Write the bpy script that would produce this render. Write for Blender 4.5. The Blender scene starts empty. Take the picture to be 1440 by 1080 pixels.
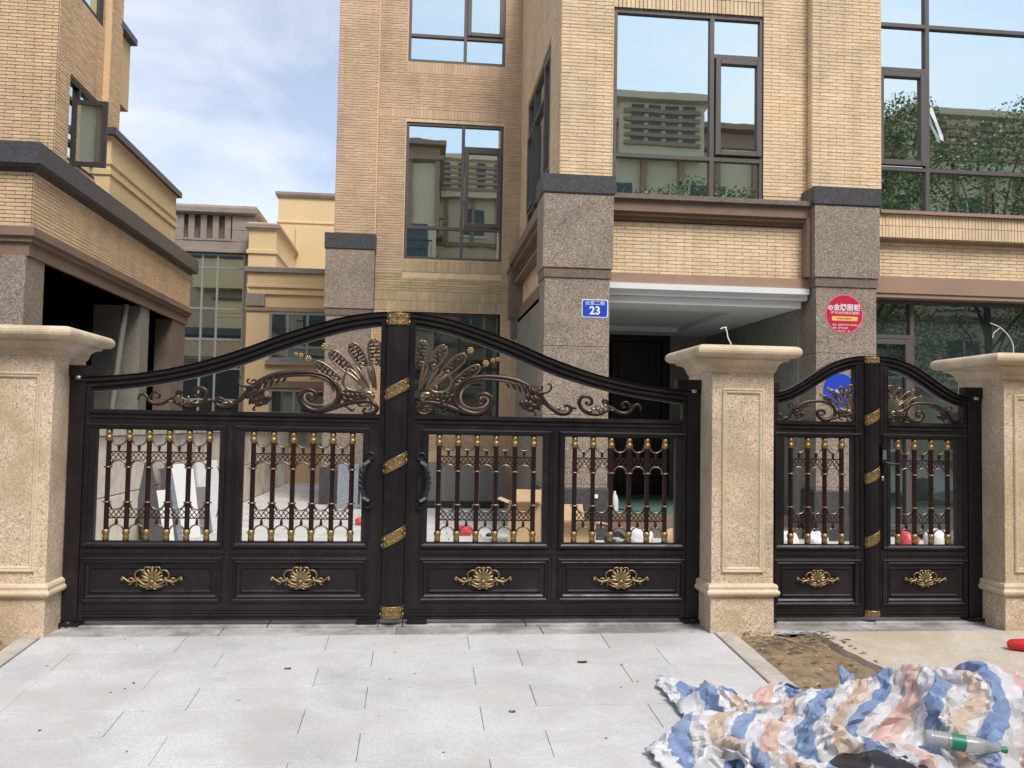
import bpy, math, random
import numpy as np
from mathutils import Vector, Matrix
random.seed(7); rng=np.random.default_rng(7)
S=bpy.context.scene; COL=S.collection
R=math.radians
# ------------------------------------------------------------------ camera
YAW,PITCH,ROLL=.1049,.048,.0178
CAM=Vector((.150,-6.841,1.454))
fw=Vector((math.sin(YAW)*math.cos(PITCH),math.cos(YAW)*math.cos(PITCH),math.sin(PITCH)))
rt0=Vector((math.cos(YAW),-math.sin(YAW),0)); up0=rt0.cross(fw)
rt=rt0*math.cos(ROLL)+up0*math.sin(ROLL); up=up0*math.cos(ROLL)-rt0*math.sin(ROLL)
cd=bpy.data.cameras.new('camera'); cam=bpy.data.objects.new('camera',cd); COL.objects.link(cam)
cam.matrix_world=Matrix(((rt.x,up.x,-fw.x,CAM.x),(rt.y,up.y,-fw.y,CAM.y),(rt.z,up.z,-fw.z,CAM.z),(0,0,0,1)))
cd.sensor_width=36; cd.lens=36*1264/1440; cd.clip_end=2000; S.camera=cam
# ------------------------------------------------------------------ light
SUN_EL,SUN_AZ=52,156           # azimuth from +Y, clockwise: high, behind the camera, a little to the right
W=bpy.data.worlds.new('World'); S.world=W; W.use_nodes=True
nt=W.node_tree; N=nt.nodes; L=nt.links; N.clear()
out=N.new('ShaderNodeOutputWorld'); bg=N.new('ShaderNodeBackground'); L.new(bg.outputs[0],out.inputs[0])
sky=N.new('ShaderNodeTexSky'); sky.sky_type='NISHITA'; sky.sun_disc=False
sky.sun_elevation=R(SUN_EL); sky.sun_rotation=R(SUN_AZ); sky.air_density=1.0; sky.dust_density=1.0; sky.ozone_density=1.5
tc=N.new('ShaderNodeTexCoord'); mp=N.new('ShaderNodeMapping'); mp.inputs['Scale'].default_value=(1,1,2.3)
L.new(tc.outputs['Generated'],mp.inputs[0])
n1=N.new('ShaderNodeTexNoise'); n1.inputs['Scale'].default_value=2.3; n1.inputs['Detail'].default_value=7; n1.inputs['Roughness'].default_value=.55; n1.inputs['Distortion'].default_value=.35
mp.inputs['Location'].default_value=(.35,.2,.1)
L.new(mp.outputs[0],n1.inputs[0])
cr=N.new('ShaderNodeValToRGB'); cr.color_ramp.elements[0].position=.43; cr.color_ramp.elements[1].position=.70
cr.color_ramp.elements[0].color=(.32,)*3+(1,); cr.color_ramp.elements[1].color=(.97,)*3+(1,)
L.new(n1.outputs['Fac'],cr.inputs[0])
mx=N.new('ShaderNodeMix'); mx.data_type='RGBA'; mx.inputs[7].default_value=(6.4,6.55,7.2,1)
L.new(cr.outputs[0],mx.inputs[0]); L.new(sky.outputs[0],mx.inputs[6]); L.new(mx.outputs[2],bg.inputs[0])
bg.inputs[1].default_value=.12
sd=bpy.data.lights.new('sun','SUN'); sd.energy=2.5; sd.angle=R(24); sd.color=(1,.95,.88)
so=bpy.data.objects.new('sun',sd); COL.objects.link(so)
dv=Vector((math.sin(R(SUN_AZ))*math.cos(R(SUN_EL)),math.cos(R(SUN_AZ))*math.cos(R(SUN_EL)),math.sin(R(SUN_EL))))
so.rotation_euler=dv.to_track_quat('Z','Y').to_euler(); so.location=(3,-10,12)
S.view_settings.view_transform='Standard'; S.view_settings.look='None'; S.view_settings.gamma=1; S.view_settings.exposure=0.48
S.view_settings.use_curve_mapping=False
# ------------------------------------------------------------------ materials
def nodes(name):
    m=bpy.data.materials.new(name); m.use_nodes=True; t=m.node_tree
    return m,t,t.nodes['Principled BSDF']
def nz(t,src,scale,detail=4,rough=.55,dist=0):
    n=t.nodes.new('ShaderNodeTexNoise'); n.inputs['Scale'].default_value=scale; n.inputs['Detail'].default_value=detail
    n.inputs['Roughness'].default_value=rough; n.inputs['Distortion'].default_value=dist; t.links.new(src,n.inputs['Vector']); return n.outputs['Fac']
def ramp(t,src,stops):
    r=t.nodes.new('ShaderNodeValToRGB'); e=r.color_ramp.elements
    while len(e)<len(stops): e.new(.5)
    for q,(p,c) in zip(e,stops): q.position=p; q.color=tuple(c)+(1,) if len(c)==3 else c
    t.links.new(src,r.inputs[0]); return r.outputs[0]
def mix(t,f,a,b,mode='MIX'):
    x=t.nodes.new('ShaderNodeMix'); x.data_type='RGBA'; x.blend_type=mode
    for i,v in ((0,f),(6,a),(7,b)):
        if isinstance(v,(int,float)): x.inputs[i].default_value=v if i==0 else (v,v,v,1)
        elif isinstance(v,tuple): x.inputs[i].default_value=v if len(v)==4 else v+(1,)
        else: t.links.new(v,x.inputs[i])
    return x.outputs[2]
def coords(t,kind='Object'): return t.nodes.new('ShaderNodeTexCoord').outputs[kind]
def bump(t,bs,src,st,dist=.01):
    b=t.nodes.new('ShaderNodeBump'); b.inputs['Strength'].default_value=st; b.inputs['Distance'].default_value=dist
    t.links.new(src,b.inputs['Height']); t.links.new(b.outputs[0],bs.inputs['Normal'])
def g3(v): return (v,v,v)
def mul(c,k): return tuple(x*k for x in c)
def plain(name,c,rough=.6,metal=0,var=.15,sc=6,bsc=60,bst=.1,spec=.5,streak=False):
    m,t,b=nodes(name); co=coords(t)
    if streak:
        mpn=t.nodes.new('ShaderNodeMapping'); mpn.inputs['Scale'].default_value=(1,1,.12); t.links.new(co,mpn.inputs[0]); src=mpn.outputs[0]
    else: src=co
    f=nz(t,src,sc,6,.65); col=ramp(t,f,[(.3,mul(c,1-var)),(.5,c),(.72,mul(c,1+var))])
    t.links.new(col,b.inputs['Base Color']); b.inputs['Roughness'].default_value=rough; b.inputs['Metallic'].default_value=metal
    b.inputs['Specular IOR Level'].default_value=spec
    if bst: bump(t,b,nz(t,co,bsc,3),bst,.004)
    return m
def granite(name,c,dark,light,sc=110,stain=None,rough=.5,amt=.8,glob=2.0,slo=.46):
    m,t,b=nodes(name); co=coords(t)
    v=t.nodes.new('ShaderNodeTexVoronoi'); v.inputs['Scale'].default_value=sc; t.links.new(co,v.inputs['Vector'])
    vb=t.nodes.new('ShaderNodeSeparateColor'); t.links.new(v.outputs['Color'],vb.inputs[0])
    sp=ramp(t,vb.outputs[0],[(0,dark),(.22,mul(c,.82)),(.55,c),(.85,light)])
    col=mix(t,amt,c,sp)
    wp=t.nodes.new('ShaderNodeNewGeometry').outputs['Position']; f=nz(t,wp,glob,6,.65,.3)
    col=mix(t,.9,col,ramp(t,f,[(.3,g3(.74)),(.5,g3(1)),(.7,g3(1.12))]),'MULTIPLY')
    if stain:
        s=nz(t,wp,1.7,7,.7,.5); col=mix(t,ramp(t,s,[(slo,g3(0)),(slo+.2,g3(.8))]),col,stain)
    oi=t.nodes.new('ShaderNodeObjectInfo'); rv=ramp(t,oi.outputs['Random'],[(0,g3(.965)),(1,g3(1.03))])
    col=mix(t,1.0,col,rv,'MULTIPLY')
    t.links.new(col,b.inputs['Base Color']); b.inputs['Roughness'].default_value=rough
    bump(t,b,nz(t,co,sc*.8,2),.25,.003); return m
def brickmat(name,c,c2,spread=.16):
    m,t,b=nodes(name); g=t.nodes.new('ShaderNodeNewGeometry'); oi=t.nodes.new('ShaderNodeObjectInfo')
    a=t.nodes.new('ShaderNodeMath'); a.operation='ADD'; t.links.new(g.outputs['Random Per Island'],a.inputs[0]); t.links.new(oi.outputs['Random'],a.inputs[1])
    fr=t.nodes.new('ShaderNodeMath'); fr.operation='FRACT'; t.links.new(a.outputs[0],fr.inputs[0])
    col=ramp(t,fr.outputs[0],[(0,mul(c,1-spread)),(.5,c),(.8,c2),(1,mul(c2,1+spread*.6))])
    pos=g.outputs['Position']
    f=nz(t,pos,.9,7,.7,.4); col=mix(t,.85,col,ramp(t,f,[(.3,(.74,.76,.76)),(.52,g3(1)),(.75,(1.1,1.06,1.0))]),'MULTIPLY')
    ms_=t.nodes.new('ShaderNodeMapping'); ms_.inputs['Scale'].default_value=(2.6,2.6,.22); t.links.new(pos,ms_.inputs[0])
    col=mix(t,.8,col,ramp(t,nz(t,ms_.outputs[0],1.6,6,.7),[(.32,(.80,.80,.80)),(.5,g3(1)),(.75,(1.07,1.05,1.02))]),'MULTIPLY')
    f2=nz(t,pos,60,2); col=mix(t,.5,col,ramp(t,f2,[(.3,g3(.8)),(.7,g3(1.15))]),'MULTIPLY')
    t.links.new(col,b.inputs['Base Color']); b.inputs['Roughness'].default_value=.8
    mp=t.nodes.new('ShaderNodeMapping'); mp.inputs['Scale'].default_value=(14,14,70); t.links.new(pos,mp.inputs[0])
    bump(t,b,nz(t,mp.outputs[0],1,3),.6,.008); return m
def glassmat(name,refl=.62,tint=(.80,.93,.90),inner=(.02,.028,.026)):
    # coated window glass: strong mirror layer over a dark interior, faintly warped
    m=bpy.data.materials.new(name); m.use_nodes=True; t=m.node_tree; t.nodes.clear()
    o=t.nodes.new('ShaderNodeOutputMaterial'); gl=t.nodes.new('ShaderNodeBsdfGlossy'); gl.inputs['Roughness'].default_value=.012; gl.inputs['Color'].default_value=tint+(1,)
    df=t.nodes.new('ShaderNodeBsdfDiffuse'); ms=t.nodes.new('ShaderNodeMixShader'); co=coords(t)
    f=nz(t,co,3.0,5,.6); t.links.new(ramp(t,f,[(.3,mul(inner,.6)),(.7,mul(inner,2.2))]),df.inputs[0])
    lw=t.nodes.new('ShaderNodeLayerWeight'); lw.inputs[0].default_value=.35
    mr=t.nodes.new('ShaderNodeMapRange'); mr.inputs[3].default_value=refl; mr.inputs[4].default_value=.95; t.links.new(lw.outputs['Fresnel'],mr.inputs[0])
    t.links.new(mr.outputs[0],ms.inputs[0]); t.links.new(df.outputs[0],ms.inputs[1]); t.links.new(gl.outputs[0],ms.inputs[2]); t.links.new(ms.outputs[0],o.inputs[0])
    b=t.nodes.new('ShaderNodeBump'); b.inputs['Strength'].default_value=.03; b.inputs['Distance'].default_value=.02
    t.links.new(nz(t,co,1.3,2),b.inputs['Height']); t.links.new(b.outputs[0],gl.inputs['Normal']); return m
M={}
M['brick']=brickmat('tan_facing_tile',(.62,.45,.30),(.655,.48,.32),.06)
M['brick_bay']=brickmat('peach_facing_tile',(.79,.60,.385),(.82,.64,.42),.045)  # set paler and yellower than the tower's tile
M['brick_left']=brickmat('ochre_facing_tile',(.68,.48,.29),(.72,.52,.32),.055)
M['brick_olive']=brickmat('olive_facing_tile',(.50,.39,.23),(.55,.43,.26),.10)
M['mortar_bay']=plain('pale_mortar',(.70,.52,.33),.9)
M['mortar']=plain('mortar',(.51,.365,.24),.9)
M['yellow']=plain('yellow_render',(.66,.49,.275),.85,var=.06,sc=1.2,bsc=40,streak=True)
M['mould']=plain('brown_moulding',(.23,.15,.105),.75,var=.14,sc=2.5,streak=True)
M['mould_light']=plain('fawn_band_paint',(.34,.225,.155),.75,var=.10,sc=2)
M['granite']=granite('brown_granite',(.25,.195,.148),(.07,.058,.046),(.46,.38,.30),95,amt=.8)
M['granite_edge']=granite('brown_granite_ledge',(.17,.125,.10),(.06,.05,.04),(.30,.24,.2),90,amt=.5)
M['slate']=granite('dark_stone_cap',(.055,.052,.056),(.022,.022,.025),(.105,.10,.10),60,amt=.5,glob=3,rough=.45)
M['pillar']=granite('yellow_granite',(.62,.475,.335),(.23,.17,.115),(.80,.67,.53),120,stain=(.42,.31,.18),amt=.75,rough=.6,slo=.46)
M['pillar_trim']=granite('pale_yellow_granite',(.68,.55,.40),(.40,.30,.19),(.78,.66,.48),150,amt=.45,glob=3,rough=.55,stain=(.46,.36,.22))
M['black']=plain('bronze_black_aluminium',(.0105,.007,.0085),.40,0,var=.18,sc=3,bsc=220,bst=.05,spec=.42,streak=True)
_m=M['black']; _t=_m.node_tree; _b=_t.nodes['Principled BSDF']; _c=coords(_t)
_d=nz(_t,_c,2.2,8,.75,.6); _l=_b.inputs['Base Color'].links[0].from_socket
_t.links.new(mix(_t,ramp(_t,_d,[(.50,g3(0)),(.78,g3(.16))]),_l,(.16,.13,.115)),_b.inputs['Base Color'])
_t.links.new(ramp(_t,nz(_t,_c,9,6,.7),[(.3,g3(.32)),(.7,g3(.52))]),_b.inputs['Roughness'])
M['bronze']=plain('antique_bronze',(.050,.032,.025),.36,.6,var=.35,sc=40,bsc=120,bst=.2)
M['bronze_light']=plain('pale_bronze',(.24,.175,.12),.32,.85,var=.3,sc=50,bst=.2)
M['tube']=plain('red_brown_metal_tube',(.028,.013,.011),.3,.3,var=.3,sc=15,bst=.05)
M['gold']=plain('antique_gold',(.33,.225,.10),.46,.85,var=.4,sc=55,bsc=150,bst=.3)
M['gold2']=plain('pale_gold',(.30,.215,.115),.42,.85,var=.45,sc=45,bsc=150,bst=.3)
M['silver']=plain('grey_metal',(.45,.43,.42),.35,.9,var=.15,bst=0)
M['rope']=plain('gunmetal',(.035,.036,.045),.35,.6,var=.2)
M['frame']=plain('window_frame_brown_grey',(.115,.098,.09),.45,.1,var=.08,sc=3,bst=0)
M['frame_dark']=plain('window_frame_dark',(.035,.026,.025),.45,.1,var=.1,bst=0)
M['frame_green']=plain('grey_green_frame',(.24,.26,.25),.45,.1,var=.08,bst=0)
M['glass']=glassmat('mirror_glass',.82,(.84,.97,.94))
M['glass_dark']=glassmat('dark_window_glass',.34,(.74,.86,.80))
M['white']=plain('white_plaster',(.74,.74,.72),.8,var=.04,sc=2)
M['offwhite']=plain('grey_white_plaster',(.74,.74,.71),.85,var=.08,sc=1.5)
M['grey_stone']=granite('grey_green_stone',(.24,.225,.19),(.14,.13,.11),(.33,.31,.27),40,amt=.35,glob=1.5)
M['greystone_far']=granite('weathered_grey_block',(.275,.225,.185),(.17,.14,.12),(.33,.28,.24),20,amt=.3,glob=.8)
M['paving']=granite('pale_grey_granite_paving',(.53,.525,.52),(.36,.36,.36),(.63,.625,.62),160,amt=.5,rough=.75,glob=1.1,stain=(.46,.435,.40))
M['threshold']=granite('dusty_threshold_granite',(.49,.475,.46),(.28,.27,.26),(.60,.585,.57),130,amt=.4,rough=.75,glob=5,stain=(.17,.155,.135),slo=.40)
M['yard']=granite('courtyard_paving',(.56,.55,.53),(.42,.41,.4),(.64,.63,.61),120,amt=.4,rough=.8,glob=2,stain=(.45,.43,.40))
M['joint']=plain('paving_joint',(.40,.39,.375),.95)
M['yard_joint']=plain('courtyard_joint',(.13,.12,.11),.95)
M['kerb']=granite('kerb_stone',(.47,.43,.37),(.32,.29,.25),(.55,.52,.47),120,amt=.4,rough=.8,glob=5,stain=(.33,.27,.2))
M['concrete']=granite('sandy_concrete',(.53,.47,.39),(.40,.35,.28),(.60,.54,.46),90,amt=.4,rough=.9,glob=1.6,stain=(.44,.35,.25),slo=.42)
M['dirt']=plain('sandy_dirt',(.25,.18,.105),.95,var=.4,sc=6,bsc=45,bst=.9)
M['asphalt']=plain('asphalt',(.09,.088,.085),.9,var=.2,bsc=90,bst=.5)
M['wallblock']=granite('pale_wall_block',(.66,.59,.50),(.52,.46,.38),(.74,.67,.58),60,amt=.3,rough=.85,glob=1.5,stain=(.40,.34,.26))
M['void']=plain('unlit_room_wall',(.035,.033,.032),.9)  # near-black puts the darkness of unlit rooms into the colour; one timber shares it
M['door']=plain('dark_bronze_door',(.018,.012,.012),.35,.2,bst=0)
M['card']=plain('cardboard',(.52,.36,.215),.85,var=.08)
M['teal']=plain('teal_protective_film',(.11,.21,.185),.4,var=.2,sc=4)
M['pink']=plain('pink_red_plastic',(.60,.06,.08),.4,var=.2)
M['red']=plain('red_plastic',(.60,.015,.02),.35,var=.15)
M['plastic_white']=plain('white_sack',(.68,.68,.69),.5,var=.12,bsc=20,bst=.6)
M['plastic_black']=plain('black_bin_bag',(.015,.015,.018),.3,var=.2,bsc=18,bst=.8)
M['bluegrey']=granite('blue_grey_granite',(.205,.225,.262),(.12,.13,.15),(.33,.35,.39),90,amt=.8)
M['darkgrey_panel']=plain('dark_grey_panel',(.075,.072,.068),.5,var=.1,bst=0)
M['grey_panel']=plain('mid_grey_stone_panel',(.20,.195,.18),.5,var=.1,sc=2,bst=0,streak=True)
M['leaf']=None
# ------------------------------------------------------------------ mesh helpers
ORG={}                                   # world origin of every empty / part
def face_y(y0): return (lambda u,d,z:(u,y0-d,z)),True          # a wall facing -Y (towards the street)
def face_xp(x0): return (lambda u,d,z:(x0+d,u,z)),True         # a wall facing +X
def face_xm(x0): return (lambda u,d,z:(x0-d,u,z)),False        # a wall facing -X
IDENT=(lambda x,y,z:(x,y,z)),False
class MB:
    def __init__(s,xf=IDENT): s.v=[];s.f=[];s.sm=[];s.mi=[];s.xf,s.flip=xf
    def add(s,vs,fs,smooth=False,mi=0):
        n=len(s.v); s.v+=[s.xf(*p) for p in vs]
        for f in fs:
            f=[n+i for i in f]; s.f.append(f[::-1] if s.flip else f); s.sm.append(smooth); s.mi.append(mi)
        return s
    def box(s,a0,a1,b0,b1,c0,c1,bev=0,mi=0):
        if a0>a1:a0,a1=a1,a0
        if b0>b1:b0,b1=b1,b0
        if c0>c1:c0,c1=c1,c0
        return s.add([(a0,b0,c0),(a1,b0,c0),(a1,b1,c0),(a0,b1,c0),(a0,b0,c1),(a1,b0,c1),(a1,b1,c1),(a0,b1,c1)],
          [(0,3,2,1),(4,5,6,7),(0,1,5,4),(1,2,6,5),(2,3,7,6),(3,0,4,7)],mi=mi)
    def cbox(s,a0,a1,b0,b1,c0,c1,e=.006):
        """box whose outer face (b1) is chamfered by e"""
        return s.add([(a0,b0,c0),(a1,b0,c0),(a1,b0,c1),(a0,b0,c1),(a0,b1-e,c0),(a1,b1-e,c0),(a1,b1-e,c1),(a0,b1-e,c1),
          (a0+e,b1,c0+e),(a1-e,b1,c0+e),(a1-e,b1,c1-e),(a0+e,b1,c1-e)],
          [(0,1,2,3),(0,4,5,1),(1,5,6,2),(2,6,7,3),(3,7,4,0),(4,8,9,5),(5,9,10,6),(6,10,11,7),(7,11,8,4),(8,11,10,9)])
    def obox(s,c,ax,ay,az,hx,hy,hz):
        c=Vector(c);ax=Vector(ax).normalized();ay=Vector(ay).normalized();az=Vector(az).normalized()
        vs=[tuple(c+ax*hx*i+ay*hy*j+az*hz*k) for k in(-1,1) for i,j in((-1,-1),(1,-1),(1,1),(-1,1))]
        return s.add(vs,[(0,3,2,1),(4,5,6,7),(0,1,5,4),(1,2,6,5),(2,3,7,6),(3,0,4,7)])
    def tube(s,pts,r,n=8,flat=1.0,cap=True):
        P=[Vector(p) for p in pts]; k=len(P); rr=r if isinstance(r,(list,tuple)) else [r]*k
        if len(rr)!=k: rr=[np.interp(i/(k-1),np.linspace(0,1,len(rr)),rr) for i in range(k)]
        vs=[];prev=None
        for i,p in enumerate(P):
            t=(P[min(i+1,k-1)]-P[max(i-1,0)]).normalized()
            a=Vector((0,1,0)) if prev is None else prev
            a=(a-t*a.dot(t))
            if a.length<1e-4: a=Vector((1,0,0))-t*t.x
            a.normalize(); prev=a; b=t.cross(a)
            for j in range(n):
                th=2*math.pi*j/n; vs.append(tuple(p+a*math.cos(th)*rr[i]*flat+b*math.sin(th)*rr[i]))
        fs=[(i*n+j,i*n+(j+1)%n,(i+1)*n+(j+1)%n,(i+1)*n+j) for i in range(k-1) for j in range(n)]
        s.add(vs,fs,True)
        if cap: s.add([vs[j] for j in range(n)],[tuple(range(n))[::-1]],False); s.add([vs[(k-1)*n+j] for j in range(n)],[tuple(range(n))],False)
        return s
    def lathe(s,prof,c=(0,0),n=16,a0=0,a1=2*math.pi,mod=None):
        full=abs(a1-a0-2*math.pi)<1e-6; m=n if full else n+1; vs=[]
        for r,z in prof:
            for j in range(m):
                th=a0+(a1-a0)*j/n; q=r*(mod(th) if mod else 1); vs.append((c[0]+q*math.cos(th),c[1]+q*math.sin(th),z))
        fs=[]
        for i in range(len(prof)-1):
            for j in range(n): k=(j+1)%m if full else j+1; fs.append((i*m+j,i*m+k,(i+1)*m+k,(i+1)*m+j))
        s.add(vs,fs,True); return s
    def ball(s,c,r,n=10,m=6,ax=None):
        rx,ry,rz=(r,r,r) if isinstance(r,(int,float)) else r; Rm=ax or Matrix.Identity(3); vs=[];c=Vector(c)
        for i in range(m+1):
            ph=math.pi*i/m
            for j in range(n):
                th=2*math.pi*j/n; vs.append(tuple(c+Rm@Vector((rx*math.sin(ph)*math.cos(th),ry*math.sin(ph)*math.sin(th),rz*math.cos(ph)))))
        return s.add(vs,[(i*n+j,(i+1)*n+j,(i+1)*n+(j+1)%n,i*n+(j+1)%n) for i in range(m) for j in range(n)],True)
    def loft(s,rect,prof,cap=True):
        """mitred rectangular moulding: prof = [(overhang, z)], rect = x0,x1,y0,y1"""
        x0,x1,y0,y1=rect; vs=[]
        for o,z in prof: vs+=[(x0-o,y0-o,z),(x1+o,y0-o,z),(x1+o,y1+o,z),(x0-o,y1+o,z)]
        fs=[(i*4+j,i*4+(j+1)%4,(i+1)*4+(j+1)%4,(i+1)*4+j) for i in range(len(prof)-1) for j in range(4)]
        if cap: k=(len(prof)-1)*4; fs+=[(0,3,2,1),(k,k+1,k+2,k+3)]
        return s.add(vs,fs)
    def build(s,name,mat,parent=None,loc=None,label=None,kind=None,link=True):
        me=bpy.data.meshes.new(name); o0=Vector(loc) if loc is not None else (ORG[parent.name] if parent else Vector((0,0,0)))
        me.from_pydata([(v[0]-o0.x,v[1]-o0.y,v[2]-o0.z) for v in s.v],[],s.f)
        for m in (mat if isinstance(mat,(list,tuple)) else [mat]): me.materials.append(M[m] if isinstance(m,str) else m)
        me.polygons.foreach_set('use_smooth',s.sm); me.polygons.foreach_set('material_index',s.mi); me.update()
        return link_obj(name,me,parent,o0,label,kind)
def link_obj(name,me,parent,o0,label=None,kind=None):
    o=bpy.data.objects.new(name,me); COL.objects.link(o); ORG[o.name]=o0
    if parent: o.parent=parent; o.location=o0-ORG[parent.name]
    else: o.location=o0
    if label:o['label']=label
    if kind:o['kind']=kind
    return o
def thing(name,loc,label,cat,group=None):
    o=bpy.data.objects.new(name,None); COL.objects.link(o); o.location=loc; ORG[o.name]=Vector(loc); o.empty_display_size=.1
    o['label']=label;o['category']=cat
    if group:o['group']=group
    return o
def tag(o,label,cat,group=None):
    o['label']=label;o['category']=cat
    if group:o['group']=group
    return o
def setting(o): o['kind']='structure'; return o
def dup(src,parent,loc):
    """copy a part with its sub-parts, sharing mesh data; loc = world position of its origin"""
    c=src.copy(); COL.objects.link(c); ORG[c.name]=Vector(loc); c.parent=parent; c.location=Vector(loc)-ORG[parent.name]
    for ch in list(src.children):
        d=ch.copy(); COL.objects.link(d); d.parent=c; ORG[d.name]=ORG[ch.name]-ORG[src.name]+Vector(loc)
    return c
def dup_thing(root,loc,label):
    r=root.copy(); COL.objects.link(r); r.location=loc; ORG[r.name]=Vector(loc); r['label']=label
    for ch in list(root.children): dup(ch,r,ORG[ch.name]-ORG[root.name]+Vector(loc))
    return r
def smooth_path(pts,k=5):
    """Catmull-Rom through 2-D or 3-D points"""
    P=[np.array(p,float) for p in pts]; P=[2*P[0]-P[1]]+P+[2*P[-1]-P[-2]]; o=[]
    for i in range(1,len(P)-2):
        for j in range(k):
            t=j/k; o.append(.5*((2*P[i])+(P[i+1]-P[i-1])*t+(2*P[i-1]-5*P[i]+4*P[i+1]-P[i+2])*t*t+(3*P[i]-P[i-1]-3*P[i+1]+P[i+2])*t**3))
    o.append(P[-2]); return [tuple(p) for p in o]
# ------------------------------------------------------------------ facing tiles as real pieces
def bricks(xf,u0,u1,z0,z1,holes,parent,mat,L=.24,H=.05,gap=.007,dep=.009,vertical=False,singles=0,label=None):
    """thin facing tiles laid in staggered courses between joints, left out over the holes"""
    f,flip=xf; V=[];Q=[];full=[]
    a0,a1,b0,b1=(u0,u1,z0,z1)
    if vertical: L,H=H,L
    nr=max(1,round((b1-b0)/H)); h=(b1-b0)/nr
    for r in range(nr):
        c0=b0+r*h; c1=c0+h-gap; cm=(c0+c1)/2; iv=[(a0,a1)]
        for (p0,p1,q0,q1) in holes:
            if q0<cm<q1:
                n=[]
                for s,e in iv:
                    if p0>s: n.append((s,min(e,p0)))
                    if p1<e: n.append((max(s,p1),e))
                iv=[x for x in n if x[1]-x[0]>.012]
        off=0 if (r%2==0 or vertical) else L/2
        for s,e in iv:
            k=math.floor((s-a0-off)/L); x=a0+off+k*L
            while x<e-1e-6:
                p,q=max(x,s),min(x+L,e)-gap
                if q-p>.01:
                    if q-p>L-gap-.002 and not vertical: full.append((p,c0,h-gap))
                    else: V.append((p,q,c0,c1))
                x+=L
    if singles:
        # the nearest full tiles as objects of their own, sharing one mesh
        key=(id(f),round(h,4)); m=MB(xf); m.cbox(0,L-gap,0,dep,0,h-gap,.0015); base=Vector(f(0,0,0))
        me=None
        for (p,c,_) in full[:singles]:
            w=Vector(f(p,0,c))
            if me is None:
                o=m.build('brick',mat,parent,loc=tuple(base)); me=o.data; o.location=w-ORG[parent.name]; ORG[o.name]=w
            else: link_obj('brick',me,parent,w)
        full=full[singles:]
    V+= [(p,p+L-gap,c,c+hh) for p,c,hh in full]
    if not V: return
    A=np.array(V); n=len(A); d=dep+rng.uniform(-.002,.002,n); e=.0015
    vs=np.zeros((n,8,3)); 
    for i,(a,b) in enumerate(((0,2),(1,2),(1,3),(0,3))):
        vs[:,i,0]=A[:,a];vs[:,i,2]=A[:,b];vs[:,i,1]=0
        vs[:,i+4,0]=A[:,a]+(e if a==0 else -e);vs[:,i+4,2]=A[:,b]+(e if b==2 else -e);vs[:,i+4,1]=d
    X,Dp,Z=vs[...,0].ravel(),vs[...,1].ravel(),vs[...,2].ravel()
    w=np.stack([np.broadcast_to(q,X.shape) for q in f(X,Dp,Z)],-1)-np.array(ORG[parent.name])
    fc=np.array([(4,5,6,7),(0,1,5,4),(1,2,6,5),(2,3,7,6),(3,0,4,7)])
    fc=fc[:,::-1] if not flip else fc
    Fc=(np.arange(n)[:,None,None]*8+fc[None]).reshape(-1,4)
    me=bpy.data.meshes.new('brick_facing'); me.from_pydata(w.tolist(),[],Fc.tolist()); me.materials.append(M[mat]); me.update()
    return link_obj('brick_facing',me,parent,ORG[parent.name],label,'stuff')
def window(xf,u0,u1,z0,z1,parent,vs=(),hs=(),sash=None,mat='frame',glass='glass',fw_=.055,d0=-.10,d1=-.02,panes=None,rev=.0):
    """frame with mullions and transoms; every pane and opening sash a sub-part"""
    m=MB(xf)
    m.box(u0,u0+fw_,d0,d1,z0,z1); m.box(u1-fw_,u1,d0,d1,z0,z1); m.box(u0+fw_,u1-fw_,d0,d1,z0,z0+fw_); m.box(u0+fw_,u1-fw_,d0,d1,z1-fw_,z1)
    for v in vs: m.box(v[0]-fw_*.55,v[0]+fw_*.55,d0,d1+.004,v[1],v[2])
    for h in hs: m.box(h[1],h[2],d0,d1+.002,h[0]-fw_*.5,h[0]+fw_*.5)
    w=m.build('window',mat,parent,label=None)
    for p in (panes or []):
        q=MB(xf); q.box(p[0],p[1],d0+.02,d0+.032,p[2],p[3]); q.build('pane',glass,w)
    for s in (sash or []):
        q=MB(xf);a,b,c,d=s[:4];k=.075
        q.cbox(a,a+k,d0+.03,d1+.03,c,d);q.cbox(b-k,b,d0+.03,d1+.03,c,d);q.cbox(a+k,b-k,d0+.03,d1+.029,c,c+k);q.cbox(a+k,b-k,d0+.03,d1+.029,d-k,d)
        q.build('sash',mat,w)
        q=MB(xf);q.box(a+k,b-k,d0+.045,d0+.055,c+k,d-k);q.build('pane',glass,w)
    return w
# ------------------------------------------------------------------ ground
def zg(y): return -.04+.07*(min(y,-.3)+.3) if y>-4.2 else -.313
m=MB(); m.add([(-400,-400,-.36),(400,-400,-.36),(400,900,-.36),(-400,900,-.36)],[(0,1,2,3)]); setting(m.build('ground','asphalt'))
# road behind the camera
m=MB(); m.box(-60,60,-13,-4.2,-.355,-.31); setting(m.build('road','asphalt'))
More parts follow.
